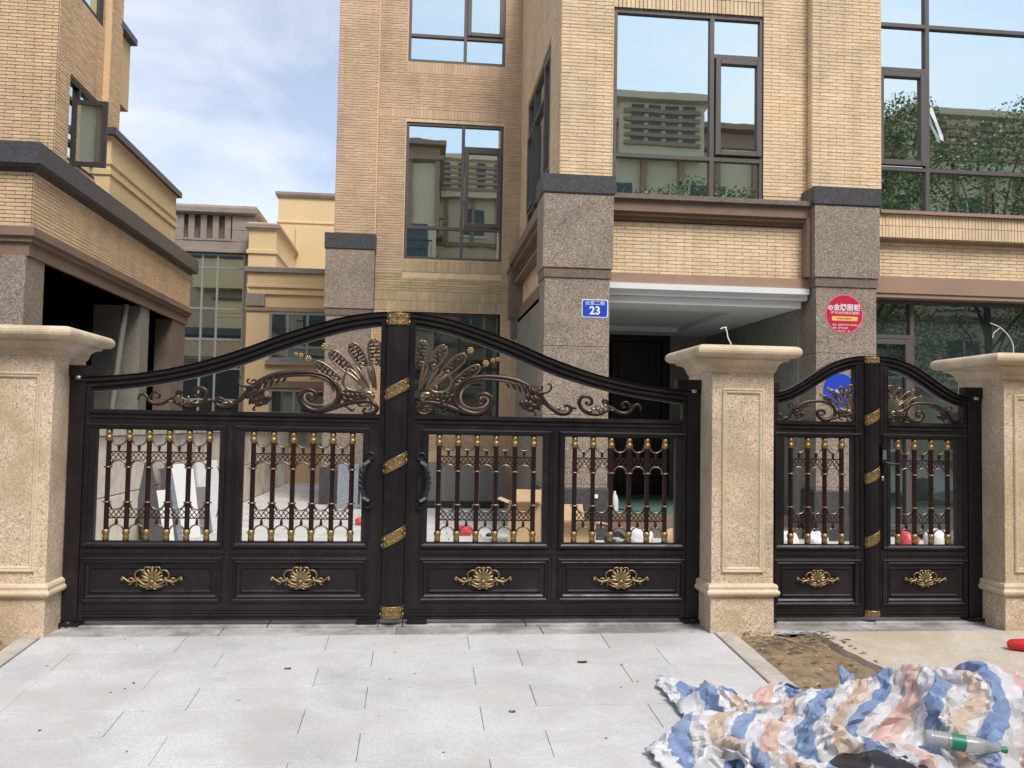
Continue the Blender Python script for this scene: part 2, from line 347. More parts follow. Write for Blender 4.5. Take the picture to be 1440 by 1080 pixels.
# drive bed and slabs
m=MB(); m.add([(-2.37,-4.2,zg(-4.19)-.02),(2.37,-4.2,zg(-4.19)-.02),(2.37,-.29,zg(-.29)-.02),(-2.37,-.29,zg(-.29)-.02)],[(0,1,2,3)])
m.box(-2.37,2.37,-.29,.45,-.12,-.056)
drive=setting(m.build('driveway','joint'))
ys=[-.30-.3385*i for i in range(13)]
Ls=.975; starts=[-1.41,-1.08,-1.41,-1.08]
for i in range(12):
    y1,y0=ys[i],ys[i+1]; offs=(.54 if i%2==0 and i==0 else (-.43 if i%2 else -1.08))
    offs={0:-.43,1:-1.08}[(i)%2]
    x=offs-Ls*4
    while x<2.37:
        a,b=max(x,-2.37),min(x+Ls,2.37)
        if b-a>.05:
            g=.0016; dz=random.uniform(-.0015,.0015); m=MB(); e=.002
            z0,z1=zg((y0))+dz,zg(y1)+dz
            m.add([(a+g,y0+g,z0-.018),(b-g,y0+g,z0-.018),(b-g,y1-g,z1-.018),(a+g,y1-g,z1-.018),(a+g,y0+g,z0-e),(b-g,y0+g,z0-e),(b-g,y1-g,z1-e),(a+g,y1-g,z1-e),
              (a+g+e,y0+g+e,z0),(b-g-e,y0+g+e,z0),(b-g-e,y1-g-e,z1),(a+g+e,y1-g-e,z1)],
              [(0,1,5,4),(1,2,6,5),(2,3,7,6),(3,0,4,7),(4,5,9,8),(5,6,10,9),(6,7,11,10),(7,4,8,11),(8,9,10,11)])
            m.build('paving_slab','paving',drive,loc=((a+b)/2,(y0+y1)/2,(z0+z1)/2))
        x+=Ls
for (y0,y1,z,offs) in ((-.298,-.075,-.036,(-2.37,-1.2,.04,1.1,2.37)),(-.07,.20,-.022,(-2.34,-.9,-.10,.08,1.0,2.34)),(.205,.45,-.022,(-2.34,-1.1,.2,1.3,2.34))):
    for a,b in zip(offs[:-1],offs[1:]):
        m=MB(); m.loft((a+.004,b-.004,y0,y1),[(0,-.11),(0,z-.003),(-.003,z)]); m.build('threshold_slab','threshold',drive,loc=((a+b)/2,(y0+y1)/2,z))
# kerbs
for x0,x1 in ((2.375,2.52),(-2.50,-2.375)):
    m=MB(); kb=None; y=-.32 if x0>0 else -.32
    par=MB(); par.add([(x0,-4.2,zg(-4.19)-.02),(x1,-4.2,zg(-4.19)-.02),(x1,-.33,zg(-.33)-.02),(x0,-.33,zg(-.33)-.02)],[(0,1,2,3)]); kb=setting(par.build('kerb','joint'))
    while y>-4:
        y2=y-.9; z1,z2=zg(y)+.012,zg(y2)+.012; g=.003
        m=MB(); m.add([(x0,y2+g,z2-.12),(x1,y2+g,z2-.12),(x1,y-g,z1-.12),(x0,y-g,z1-.12),(x0,y2+g,z2-.006),(x1,y2+g,z2-.006),(x1,y-g,z1-.006),(x0,y-g,z1-.006),(x0+.006,y2+g,z2),(x1-.006,y2+g,z2),(x1-.006,y-g,z1),(x0+.006,y-g,z1)],
          [(0,1,5,4),(1,2,6,5),(2,3,7,6),(3,0,4,7),(4,5,9,8),(5,6,10,9),(6,7,11,10),(7,4,8,11),(8,9,10,11)])
        m.build('kerb_stone','kerb',kb,loc=((x0+x1)/2,(y+y2)/2,(z1+z2)/2)); y=y2
# rough earth either side of the drive, displaced
def earth(name,x0,x1,y0,y1,dz,amp,label_seed):
    nx,ny=int((x1-x0)/.035)+1,int((y1-y0)/.035)+1; r=np.random.default_rng(label_seed)
    xs=np.linspace(x0,x1,nx);yy=np.linspace(y0,y1,ny); Xg,Yg=np.meshgrid(xs,yy); from mathutils import noise
    Zg=np.array([[zg(b)+dz+amp*noise.fractal(Vector((a*4,b*4,label_seed)),.9,2.1,5)+amp*.25*r.random() for a in xs] for b in yy])
    me=bpy.data.meshes.new(name); me.from_pydata(np.stack([Xg,Yg,Zg],-1).reshape(-1,3).tolist(),[],[(j*nx+i,j*nx+i+1,(j+1)*nx+i+1,(j+1)*nx+i) for j in range(ny-1) for i in range(nx-1)])
    me.materials.append(M['dirt']); me.polygons.foreach_set('use_smooth',[True]*len(me.polygons)); return setting(link_obj(name,me,None,Vector((0,0,0))))
earth('earth_verge',2.52,3.45,-4.2,-.31,-.035,.030,3); earth('earth_verge',-4.2,-2.50,-4.2,-.3,-.03,.02,5)
# sandy concrete path to the small gate, with a broken left edge
random.seed(12)
edge=[]; y=-.33
while y>-4.2:
    edge.append((3.13+(-.33-y)*.13+random.uniform(-.02,.02),y)); y-=.11
m=MB(); n=len(edge); vs=[]
for x,y in edge: vs+=[(x-.01,y,zg(y)-.07),(x,y,zg(y)+.012),(7.5,y,zg(y)+.012)]
m.add(vs,[(3*i+3,3*i,3*i+1,3*i+4) for i in range(n-1)]+[(3*i+4,3*i+1,3*i+2,3*i+5) for i in range(n-1)]+[(0,2,1)])
setting(m.build('path','concrete'))
sill=MB(); sill.box(2.84,5.2,-.30,.30,-.14,-.055); sill=setting(sill.build('gate_step','joint'))
for y0,y1,z,offs in ((-.30,-.08,-.038,(2.83,3.6,4.68)),(-.075,.3,-.02,(2.84,3.75,4.65))):
    for a,b in zip(offs[:-1],offs[1:]):
        m=MB(); m.loft((a+.004,b-.004,y0,y1),[(0,-.1),(0,z-.003),(-.003,z)]); m.build('threshold_slab','threshold',sill,loc=((a+b)/2,(y0+y1)/2,z))
# courtyard: slabs laid across, singly as far as y=9.7 between the wall and the bay, then joined
m=MB(); m.box(-12,14,.46,60,-.34,-.045); yard=setting(m.build('courtyard','yard_joint'))
i=0; y=.46; far=MB(); cnt=0
while y<30:
    x=-3.0-(.0 if i%2 else .45)
    while x<7.2:
        a,b=max(x,-3.0),min(x+.9,7.2); h=.34
        if b-a>.05:
            dz=random.uniform(-.002,.002); z=-.02+dz
            if y<9.5 and cnt<290 and b<5.6:
                mm=MB(); mm.loft((a+.005,b-.005,y+.006,y+h-.006),[(0,-.044),(0,z-.003),(-.003,z)]); mm.build('paving_slab','yard',yard,loc=((a+b)/2,y+h/2,z)); cnt+=1
            else: far.loft((a+.005,b-.005,y+.006,y+h-.006),[(0,-.044),(0,z-.003),(-.003,z)])
        x+=.9
    y+=.34; i+=1
far.build('paving_slab','yard',yard,kind='stuff')
# ------------------------------------------------------------------ gate pillars
def pillar(x0,label,wire):
    x1=x0+.475; y0,y1=-.32,.27; t=thing('gate_pillar',((x0+x1)/2,-.02,-.06),label,'pillar','granite gate pillars'); r=(x0,x1,y0,y1)
    m=MB(); m.loft(r,[(0,-.30),(.004,-.3),(.004,.222),(0,.226)]); m.build('base_block','pillar',t)
    m=MB(); m.loft(r,[(.004,.2265),(.030,.238),(.040,.252),(.040,.266),(.028,.280),(.026,.292),(.030,.300),(.022,.318),(.004,.326)]); m.build('base_moulding','pillar_trim',t)
    m=MB(); m.loft(r,[(0,.3265),(0,1.895)]); sh=m.build('shaft','pillar',t)
    for xf,a,b in ((face_y(y0),x0,x1),):
        ins=.075 if b-a<.5 else .10
        m=MB(xf); a+=ins;b-=ins;z0,z1=.405,1.775;w=.040
        prof=[(0,0),(0,.010),(.006,.017),(.014,.017),(.019,.011),(.026,.013),(.033,.012),(w,.002),(w,0)]
        for k in range(len(prof)-1):
            p,d=prof[k];q,e=prof[k+1]
            A=[(a+p,d,z0+p),(b-p,d,z0+p),(b-p,d,z1-p),(a+p,d,z1-p)];B=[(a+q,e,z0+q),(b-q,e,z0+q),(b-q,e,z1-q),(a+q,e,z1-q)]
            m.add(A+B,[(j,(j+1)%4,4+(j+1)%4,4+j) for j in range(4)])
        m.build('panel_moulding','pillar_trim',t)
    pr=[(.002,1.8955),(.010,1.903),(.012,1.913),(.018,1.917)]
    for k in range(7): th=k/6*math.pi/2; pr.append((.018+.060*(1-math.cos(th)),1.918+.062*math.sin(th)))
    pr+=[(.086,1.983),(.088,1.998),(.100,2.000)]
    for k in range(9): th=-math.pi/2+k/8*math.pi; pr.append((.114+.044*math.cos(th),2.045+.044*math.sin(th)))
    pr+=[(.05,2.096),(-.18,2.10)]
    m=MB(); m.loft(r,pr); c=m.build('cap','pillar_trim',t)
    for kk,w in enumerate(wire):
        m=MB(); m.tube(smooth_path(w,4),.0045 if x0<4 else .003,6); o=m.build('cable_stub','white',t)
    return t
pillar(-2.83,'yellow granite pillar at the left edge, left of the wide gate',[])
pillar(2.345,'yellow granite pillar between the wide gate and the small gate, with a white wire on its cap',[[(2.60,0,2.095),(2.60,0,2.14),(2.575,0,2.19),(2.565,.0,2.24),(2.55,0,2.275)],[(2.565,0,2.27),(2.53,0,2.265),(2.515,0,2.255)]])
pillar(4.67,'yellow granite pillar at the right edge, right of the small gate',[[(4.98,0,2.09),(4.975,0,2.2),(4.93,0,2.28),(4.86,0,2.34),(4.78,0,2.37)],[(4.86,0,2.33),(4.81,0,2.29),(4.80,0,2.25)]])
# ------------------------------------------------------------------ gates
def interp(c,u):
    a=np.array(c); return float(np.interp(u,a[:,0],a[:,1]))
def curve(pts):
    p=smooth_path(pts,8); return p
MAIN=dict(W=2.255,out=[(0,1.765),(.12,1.768),(.47,1.80),(.82,1.872),(1.17,1.985),(1.53,2.128),(1.89,2.245),(2.12,2.292),(2.255,2.305)],
  inn=[(.0,1.655),(.14,1.658),(.5,1.702),(.82,1.765),(1.15,1.86),(1.5,1.998),(1.89,2.132),(2.12,2.182),(2.255,2.20)],
  opens=[(.192,1.060,(.27,.4115,.553,.6955,.838,.980)),(1.231,2.100,(1.299,1.4435,1.588,1.7325,1.877,2.021))],
  moulds=[(.108,1.105),(1.169,2.155)],oz=(.581,1.388),mz=(.541,1.431),pz=(.138,.466),rail=1.533,post=.14,istile=2.218,orn=1.0)
PED=dict(W=.855,out=[(0,1.757),(.12,1.760),(.222,1.790),(.323,1.844),(.448,1.925),(.575,2.000),(.702,2.047),(.80,2.066),(.855,2.07)],
  inn=[(0,1.668),(.166,1.683),(.26,1.709),(.36,1.757),(.449,1.812),(.545,1.872),(.638,1.922),(.72,1.952),(.785,1.964),(.855,1.97)],
  opens=[(.205,.762,(.268,.408,.548,.688))],moulds=[(.118,.838)],oz=(.576,1.412),mz=(.540,1.456),pz=(.100,.466),rail=1.546,post=.15,istile=.785,orn=.80)
def ring_frame(m,a,b,c,d,prof,y0):
    """mitred picture-frame moulding on the street face; prof=(inset,height)"""
    for k in range(len(prof)-1):
        p,h=prof[k];q,e=prof[k+1]
        A=[(a+p,y0-h,c+p),(b-p,y0-h,c+p),(b-p,y0-h,d-p),(a+p,y0-h,d-p)];B=[(a+q,y0-e,c+q),(b-q,y0-e,c+q),(b-q,y0-e,d-q),(a+q,y0-e,d-q)]
        m.add(A+B,[(j,(j+1)%4,4+(j+1)%4,4+j) for j in range(4)])
def cv(x,y): return (1105-x)*.001015,(782-y)*.001015       # main filigree sketch units to metres
def cw(x,y): return cv(x*1.037-1120,y*1.037)
def filigree(P,root,ox):
    """bronze scrollwork standing in the arched opening; s scales the large gate's drawing"""
    big=P is MAIN; s=1.0 if big else .52; e=P['istile']; b=P['rail']; yb=-.018
    def T(p,y=0): return (ox+e-p[0]*s,yb+y,b+p[1]*s)
    def path(pts,r,m,n=8,y=0,w=False,k=4):
        q=smooth_path([(cw if w else cv)(*p) for p in pts],k); kk=1.35 if big else 1.7; m.tube([T(p,y) for p in q],[x*s*kk for x in r] if isinstance(r,list) else r*s*kk,n,flat=.8)
    # big C scroll with its ribbed lining
    m=MB(); C1=[(95,700),(150,630),(215,575),(290,530),(370,502),(480,487),(600,487),(700,508),(765,555),(800,610),(806,660),(782,712),(725,748),(650,765),(590,752),(545,718),(524,672),(540,632),(580,614),(622,625),(642,655),(622,686),(592,692),(583,672)]
    path(C1,[.010,.016,.018,.017,.014,.014,.014,.016,.018,.019,.017,.016,.015,.014,.013,.012,.010,.008,.010],m)
    if big: path([(300,548),(400,520),(520,508),(620,508),(700,530),(750,572),(772,620)],[.004,.008,.008,.007,.005],m,6,-.014)
    path([(1000,735),(986,760),(1020,776),(1062,768),(1083,738),(1060,706),(1010,688),(930,694),(840,716),(740,754),(650,775)],[.007,.010,.012,.013,.013,.014,.013,.011,.008],m,8,-.006)
    path([(1000,722),(1035,720),(1045,742),(1025,752)],[.006,.007,.006],m,6,-.01)
    for a in ([(830,720),(868,735),(905,760),(920,738)],[(700,752),(735,735),(770,742)],[(930,700),(960,720),(1000,722)]): path(a,[.004,.009,.003],m,6,-.004)
    sc=m.build('scroll','bronze',root)
    m=MB(); inner=smooth_path([cv(*p) for p in [(590,528),(650,525),(705,548),(748,592),(760,640),(748,690),(700,722),(640,728),(585,712),(553,675),(565,645),(600,638),(612,655)]],6)
    for i in range(1,len(inner)-1,1):
        p=np.array(inner[i]);t=np.array(inner[i+1])-np.array(inner[i-1]);t/=np.linalg.norm(t)+1e-9;nn=np.array((-t[1],t[0])); ln=.012*(1-.5*i/len(inner))
        a,c=p-nn*ln,p+nn*ln; m.tube([T(a,-.002),T(p,-.010),T(c,-.002)],.0034*s,5)
    m.build('ribbed_lining','bronze_light',sc)
    # acanthus clusters
    def leaf(m,c,l,w,ang,y=-.012,th=.010):
        u,v=cv(*c); p=T((u,v),y); Rm=Matrix.Rotation(-ang,3,'Y'); m.ball(p,(l*s*1.15,th*s,w*s*1.25),8,5,Rm)
    m=MB()
    for c,l,w,a in (((200,600),.05,.014,.9),((235,590),.042,.012,1.2),((275,575),.040,.011,1.3),((320,560),.038,.010,1.25),((365,548),.034,.010,1.1),((410,540),.03,.009,1.0),((180,650),.05,.018,.7),((215,655),.045,.016,1.0),((255,640),.04,.013,1.25),((205,700),.035,.02,.3),((240,690),.03,.03,0),((270,690),.034,.034,0),((235,725),.030,.016,.2),((175,690),.04,.012,1.3),((160,600),.03,.010,.3),((300,680),.02,.02,0)):
        leaf(m,c,l,w,a)
    for a in ([(225,560),(190,548),(172,560)],[(190,580),(150,570),(145,548),(160,545)],[(150,600),(100,590),(75,560),(85,530),(105,535)],[(205,740),(190,765),(210,768)],[(120,655),(90,690),(60,700)]): path(a,[.007,.006,.005],m,6,-.006)
    m.build('acanthus_cluster','bronze',sc)
    m=MB()
    for c,l,w,a in (((835,640),.032,.014,-.5),((870,650),.032,.015,-.9),((905,655),.034,.015,-1.1),((940,650),.03,.015,-.8),((975,645),.03,.014,-.4),((860,615),.026,.012,.3),((905,620),.024,.012,.2),((950,625),.022,.012,0),((850,680),.034,.014,-.9),((895,685),.03,.014,-.6),((935,670),.035,.014,.1),((985,660),.03,.012,.2),((1040,690),.014,.014,0)): leaf(m,c,l,w,a)
    m.build('acanthus_cluster','bronze',sc)
    m=MB()
    for c,l,w,a in (((1020,632),.040,.020,-.2),((1042,652),.024,.022,0)): leaf(m,c,l,w,a,-.018,.012)
    m.build('shell_knob','bronze_light',sc)
    # fan feathers with open lattice
    F=[((1050,232),(1066,420),44),((885,268),(985,430),40),((735,330),(890,470),36),((625,412),(805,540),32)]
    for (a,c,w) in F:
        A=np.array(cv(*a));B=np.array(cv(*c));w=w*.00112; d=(A-B);ln=np.linalg.norm(d);d/=ln;nn=np.array((-d[1],d[0])); m=MB()
        def Q(t,k): return tuple(B+d*ln*t+nn*w*k)
        outl=[Q(-.05,-.55),Q(.2,-.85),Q(.5,-1),Q(.8,-.95),Q(.95,-.6),Q(1.02,-.25),Q(1.0,0),Q(1.03,.3),Q(.95,.65),Q(.8,.95),Q(.5,1),Q(.2,.85),Q(-.05,.55)]
        hv=1.0 if big else 1.5; m.tube([T(p) for p in smooth_path(outl,3)],.0085*s*hv,6); nf=len(m.f)
        k=0
        for t in np.linspace(.08,.95,13):
            wd=.9 if t<.85 else .6; m.tube([T(Q(t,-wd)),T(Q(t+(.03 if k%2 else -.03),0),-.003),T(Q(t,wd))],.0055*s*hv,5); k+=1
        m.tube([T(p,-.006) for p in smooth_path([Q(0,.1),Q(.15,.5),Q(.28,.1),Q(.4,-.4),Q(.55,.2),Q(.66,.5),Q(.8,-.1),Q(.93,.1)],3)],.0066*s*hv,5)
        m.tube([T(p,-.006) for p in smooth_path([Q(0,-.3),Q(.1,-.6),Q(.2,-.2),Q(.12,.05)],3)],.0060*s*hv,5)
        m.mi=[0 if i<nf or i>=len(m.f)-60 else 1 for i in range(len(m.f))]; m.build('fan_feather',['bronze_light','bronze'],sc)  # outlines in paler bronze: edge highlights painted into the colour
    m=MB()
    for st in ([(1042,412),(1050,470),(1066,560),(1074,600)],[(928,432),(960,480),(1000,550),(1020,592)],[(1008,420),(1030,500),(1055,590)],[(885,452),(930,500),(975,560),(1000,595)],[(858,476),(905,510),(955,555),(985,590)]):
        path(st,[.005,.010,.012,.008,.005],m,8,-.008)
    path([(858,476),(838,510),(835,560),(870,600),(930,612),(975,598),(982,570),(955,558),(935,575),(950,590)],[.008,.008,.007,.006],m,7,-.010)
    m.build('fan_stem','bronze_light',sc)
    if big:
        m=MB(); V=[(490,692),(483,668),(508,645),(540,660),(556,690),(600,712),(650,706),(700,676),(735,660),(742,625),(765,618),(770,635),(755,645)]
        path(V,[.004,.007,.009,.009,.009,.009,.006],m,8,0,True)
        path([(560,695),(566,655),(585,632),(612,632),(628,652),(615,670),(600,662)],[.006,.007,.007,.005],m,7,0,True)
        path([(700,676),(740,700),(800,722),(870,716),(920,690),(945,645),(930,605),(892,594),(858,612),(852,642),(872,655),(892,645),(888,632)],[.006,.011,.012,.012,.011,.010,.008,.009],m,8,0,True)
        path([(965,684),(985,680),(1003,692)],[.008,.009,.006],m,7,0,True)
        path([(1060,672),(1030,662),(1008,680),(1012,706),(1045,722),(1095,718),(1135,694),(1180,664),(1215,625)],[.008,.010,.011,.014,.015,.013,.014],m,8,0,True)
        v=m.build('vine_scroll','bronze',root)
        m=MB()
        for c,l,w,a in (((745,665),.028,.012,.8),((775,680),.03,.013,.9),((805,690),.03,.012,.8),((835,690),.03,.011,.4),((820,665),.02,.012,1.2),((870,700),.03,.010,.1),((1110,690),.03,.010,-.5),((1070,695),.03,.010,0),((700,690),.02,.007,.1)):
            u=cw(*c); Rm=Matrix.Rotation(-a,3,'Y'); m.ball(T(u,-.012),(l,.010,w),8,5,Rm)
        m.build('vine_leaf','bronze_light',v)
    else:
        m=MB(); path([(150,630),(110,680),(70,735),(20,748),(-35,730),(-60,700),(-35,690)],[.016,.018,.015,.014,.012],m); path([(60,740),(10,768),(-40,765)],[.012,.014,.01],m); m.build('tail_scroll','bronze',sc)
    # rosettes beside the fan
    for i,(c,r) in enumerate((((692,292),.027),((575,385),.026),((523,362),.020),((486,352),.017))):
        if not big and i>1: continue
        p=T(cv(*c),-.008); m=MB(); r*=s
        for k in range(6): th=k*math.pi/3; m.ball((p[0]+math.cos(th)*r*.62,p[1],p[2]+math.sin(th)*r*.62),(r*.45,.005,r*.45),7,4)
        m.ball((p[0],p[1]-.003,p[2]),(r*.4,.006,r*.4),7,4); m.build('rosette','gold2',sc)
    return sc
def shell(m_par,cx,cz,k,root):
    """gilt shell with side acanthus arms fixed on the lower panel"""
    y=-.030; m=MB()
    for i in range(9):
        a=(i-4)*.35; l=(.092-.004*abs(i-4))*k; px_,pz=cx+math.sin(a)*l*.62,cz-.010*k+math.cos(a)*l*.62
        m.ball((px_,y-.006,pz),(.0135*k,.012,l*.5),8,6,Matrix.Rotation(a,3,'Y'))
    m.ball((cx,y-.014,cz-.012*k),(.020*k,.014,.018*k),10,6)
    for sx in(-1,1):
        def q(pts,r): m.tube([(cx+sx*a*k,y-.006,cz+b*k) for a,b in smooth_path(pts,4)],[v*k for v in r],7)
        q([(.012,-.015),(.030,-.032),(.055,-.030),(.080,-.012),(.098,.010),(.088,.018)],[.008,.012,.010,.009,.006])
        q([(.085,-.005),(.112,.015),(.118,.045),(.098,.068),(.072,.072),(.058,.058),(.070,.047)],[.006,.007,.006,.005])
        q([(.010,.085),(.030,.094),(.052,.088),(.058,.070),(.045,.064)],[.004,.006,.006,.004])
        q([(.095,.000),(.125,-.008),(.155,-.012),(.188,.008),(.205,.020),(.212,.002),(.200,-.004)],[.010,.011,.008,.007,.006])
        q([(.12,-.006),(.138,.012),(.158,.010),(.168,-.002)],[.007,.008,.003])
        q([(.10,-.015),(.106,-.032),(.100,-.042)],[.006,.007,.003]); q([(.135,-.014),(.150,-.030),(.162,-.034)],[.006,.006,.002])
        q([(.004,-.035),(.012,-.055),(.030,-.066),(.034,-.050),(.020,-.046)],[.005,.006,.004])
        m.ball((cx+sx*.208*k,y-.010,cz+.004*k),.010*k,8,5)
        q([(.0,-.022),(.025,-.046),(.06,-.048),(.09,-.030)],[.008,.010,.007,.003])
    m.ball((cx,y-.010,cz-.050*k),(.012*k,.009,.012*k),8,5); m.ball((cx,y-.006,cz+.088*k),(.012*k,.008,.012*k),8,5)
    m.build('shell_ornament','gold2' if k>.9 else 'gold2',m_par if root is None else root)
def gate(P,hx,label,cat_label_seed=0,mirror=False,post=None):
    """one hinged leaf. Built from its hinge inwards (+x); a mirrored leaf is built with x running the other way"""
    root=thing('gate_leaf',(hx,0,.0),label,'gate','metal gate leaves')
    xf=((lambda x,y,z:(hx+x,y,z)),False) if not mirror else ((lambda x,y,z:(hx-x,y,z)),True)
    global MB; _M=MB
    class LB(_M):
        def __init__(s,x=xf): _M.__init__(s,x)
    MB=LB
    try:
        Wd=P['W']; t=.028; po=P['post']; ie=P['istile']; rz=P['rail']; z0=.012
        topc=curve(P['out']); 
        zt=lambda u: interp(topc,u)
        # stiles: outer post (square tube, ridged), inner stile
        m=MB(); m.box(0,po-.035,-.045,.045,z0,P['out'][0][1]+.002); m.box(po-.032,po,-.034,.034,z0,P['out'][0][1]-.02); m.build('hinge_stile','black',root)
        m=MB(); a=P['moulds'][-1][1]
        m.box(a-.006,ie+.001,-t-.003,t+.003,z0+.001,rz-.05); 
        m.box(ie-.002,Wd+.004,-.034,.034,z0,zt(Wd)-.02); 
        for q in np.linspace(ie+.004,Wd-.008,3): m.box(q,q+.004,-.038,-.030,z0,zt(q)-.06)
        m.build('meeting_stile','black',root)
        # curved head rail with three ridges
        inn=curve(P['inn']); us=np.linspace(.0,Wd,60 if P is MAIN else 34); m=MB()
        prof=[(1.0,-.03),(1.0,.024),(.93,.030),(.86,.030),(.82,.020),(.72,.020),(.68,.036),(.62,.041),(.50,.041),(.45,.030),(.38,.030),(.34,.046),(.28,.052),(.14,.052),(.08,.044),(.05,.044),(.03,.058),(0,.058),(0,-.03)]
        vs=[];n=len(prof)
        for u in us:
            zo,zi=zt(u),interp(inn,u)
            for q,d in prof: vs.append((u,-d,zo+(zi-zo)*q))
        m.add(vs,[(i*n+j,i*n+j+1,(i+1)*n+j+1,(i+1)*n+j) for i in range(len(us)-1) for j in range(n-1)]+[tuple(range(n)),tuple((len(us)-1)*n+j for j in range(n))[::-1]])
        m.build('head_rail','black',root)
        # middle rail, between filigree and balusters: stepped
        m=MB(); m.box(po-.01,ie-.004,-t+.0005,t-.0005,P['mz'][1]-.003,rz-.012); m.box(po-.01,ie-.004,-.040,.036,rz-.028,rz); m.box(po-.01,ie-.004,-.036,.030,rz-.062,rz-.045); m.build('middle_rail','black',root)
        # bottom rail, ribbed
        m=MB(); m.box(po-.01,ie-.004,-t,t,z0+.002,P['pz'][0])
        for za,zb,d in ((.012,.030,.040),(.040,.058,.036),(.064,.078,.036),(.084,.094,.033)): m.box(po,ie+.002,-d,-.02,za,zb)
        m.build('bottom_rail','black',root)
        # mullions and cross rail
        m=MB(); xs=[po]+[v for mm in P['moulds'] for v in mm]
        if len(P['moulds'])>1: m.box(P['moulds'][0][1]-.002,P['moulds'][1][0]+.002,-t,t,P['pz'][0],P['mz'][1]); m.box(P['moulds'][0][1]+.018,P['moulds'][1][0]-.018,-t-.007,-t+.002,P['pz'][0],P['mz'][1]); m.build('mullion','black',root)
        m=MB(); m.box(po,P['moulds'][-1][1]+.004,-t+.001,t-.001,P['pz'][1],P['mz'][0]); m.box(po,P['moulds'][-1][1]+.004,-t-.008,-t,P['pz'][1]+.028,P['mz'][0]-.016); m.build('cross_rail','black',root)
        for (a,b),(oa,ob,_) in zip(P['moulds'],P['opens']):
            # sunk lower panel and its raised border
            m=MB(); m.box(max(a,po)+.03,b-.03,-.012,.012,P['pz'][0]+.03,P['pz'][1]-.03)
            ring_frame(m,max(a,po-.03),b,P['pz'][0],P['pz'][1],[(0,.028),(.004,.042),(.012,.045),(.018,.034),(.026,.030),(.034,.034),(.040,.020),(.052,.013),(.066,.012),(.072,.020),(.080,.020),(.088,.012)],0)
            m.build('lower_panel','black',root)
            shell(root,(a+b)/2+(.008 if P is MAIN else 0),.302,P['orn'],None)
            m=MB(); ring_frame(m,max(a,po-.03),b,P['mz'][0],P['mz'][1],[(0,.026),(.004,.046),(.012,.048),(.018,.036),(.030,.030),(.034,.016),(.040,.016)],0)
            # jambs round the opening
            c,d=P['mz']; e,f=P['oz']
            m.box(max(a,po)-.001,oa,-.028,.022,c+.01,d-.01); m.box(ob,b-.002,-.028,.022,c+.01,d-.01); m.box(oa,ob,-.027,.022,f,d-.005); m.box(oa,ob,-.027,.022,c+.005,e)
            m.build('opening_frame','black',root)
        # balusters
        proto=None; zz=dict(ct=1.387,r2=1.114,r1=.861)
        lo,hi=P['oz']; k=(hi-lo)/.807
        Z=lambda z: lo+(z-.581)*k
        for (oa,ob,bs) in P['opens']:
            for u in bs:
                wx=Vector(xf[0](u,0,lo))
                if proto is None:
                    m=MB(); m.lathe([(.0185,lo),(.0185,hi)],(u,0),10); pb=m.build('baluster','tube',root,loc=wx); proto=pb
                    for z1,sgn in ((lo,1),(hi,-1)):
                        m=MB(); pr=[(.016,0),(.0225,.002),(.0225,.034),(.020,.040),(.023,.046),(.0265,.054),(.0275,.064),(.025,.074),(.021,.080),(.0185,.083)]
                        m.lathe([(r,z1+sgn*h*1.0) for r,h in pr],(u,0),12); m.build('ball_cap','gold',pb,loc=wx)
                    for zr in (1.114,.861):
                        m=MB(); m.lathe([(.0185,Z(zr)-.007),(.024,Z(zr)-.006),(.031,Z(zr)-.003),(.031,Z(zr)+.003),(.024,Z(zr)+.006),(.0185,Z(zr)+.007)],(u,0),12); m.build('ring_collar','bronze_light',pb,loc=wx)
                else: dup(proto,root,wx)
            sp=bs[1]-bs[0]; r=(sp-.034)/2
            # lattice bands with hanging and standing arches
            for upper in (True,False):
                m=MB(); AR=[]
                for u0,u1 in zip(bs[:-1],bs[1:]):
                    c=(u0+u1)/2
                    f=(lambda z:Z(z)) if upper else (lambda z:Z(.581+1.387-z+.004))
                    arc=lambda zc,sg,rz=r: [(c+r*math.cos(th),0,f(zc)+(f(zc+.01)-f(zc))/.01*sg*rz*math.sin(th)) for th in np.linspace(0,math.pi,11)]
                    AR.append(('hanging_arch',arc(1.330,-1,.057),.0064)); AR.append(('standing_arch',arc(1.110,1,.054),.0070))
                    m.tube([(c,0,f(1.272)),(c,0,f(1.262)),(c,0,f(1.24)),(c,0,f(1.228))],[.010,.013,.009,.006],6)
                    # diagonal lattice clipped above the arch
                    n=2; cw_=(u1-u0-.030)/n; zt_,zb_=1.226,1.140
                    for i in range(-2,n+2):
                        for sg in (1,-1):
                            pts=[]
                            for tt in np.linspace(0,1,9):
                                uu=u0+.015+(i+ (tt*2 if sg>0 else 2-tt*2))*cw_*.62; z=zt_-tt*(zt_-zb_+.0)
                                d2=(uu-c)**2/(r*r)
                                if u0+.008<uu<u1-.008 and (d2>=1 or z>1.110+.054*math.sqrt(max(0,1-d2))): pts.append((uu,0.0 if sg>0 else .003,f(z)))
                            if len(pts)>1: m.tube([pts[0],pts[-1]],.0034,4,cap=False)
                m.box(bs[0],bs[-1],-.005,.005,*(sorted((f(1.226)-.004,f(1.226)+.004))))
                lt=m.build('lattice_band','bronze',root); [MB().tube(pp_,rr_,6).build(nm_,'bronze_light',lt) for nm_,pp_,rr_ in AR]
        filigree(P,root,0)
        # bracket at the pillar
        m=MB(); m.box(-.04,.20 if P is MAIN else .16,-.075,-.048,1.775,1.855) if False else m.box(-.03,.195 if P is MAIN else .15,-.06,.02,P['out'][0][1]+.006,P['out'][0][1]+.082); m.cbox(0,.05,-.02,.09,P['out'][0][1]-.03,P['out'][0][1]+.004); br=m.build('hinge_bracket','black',root)
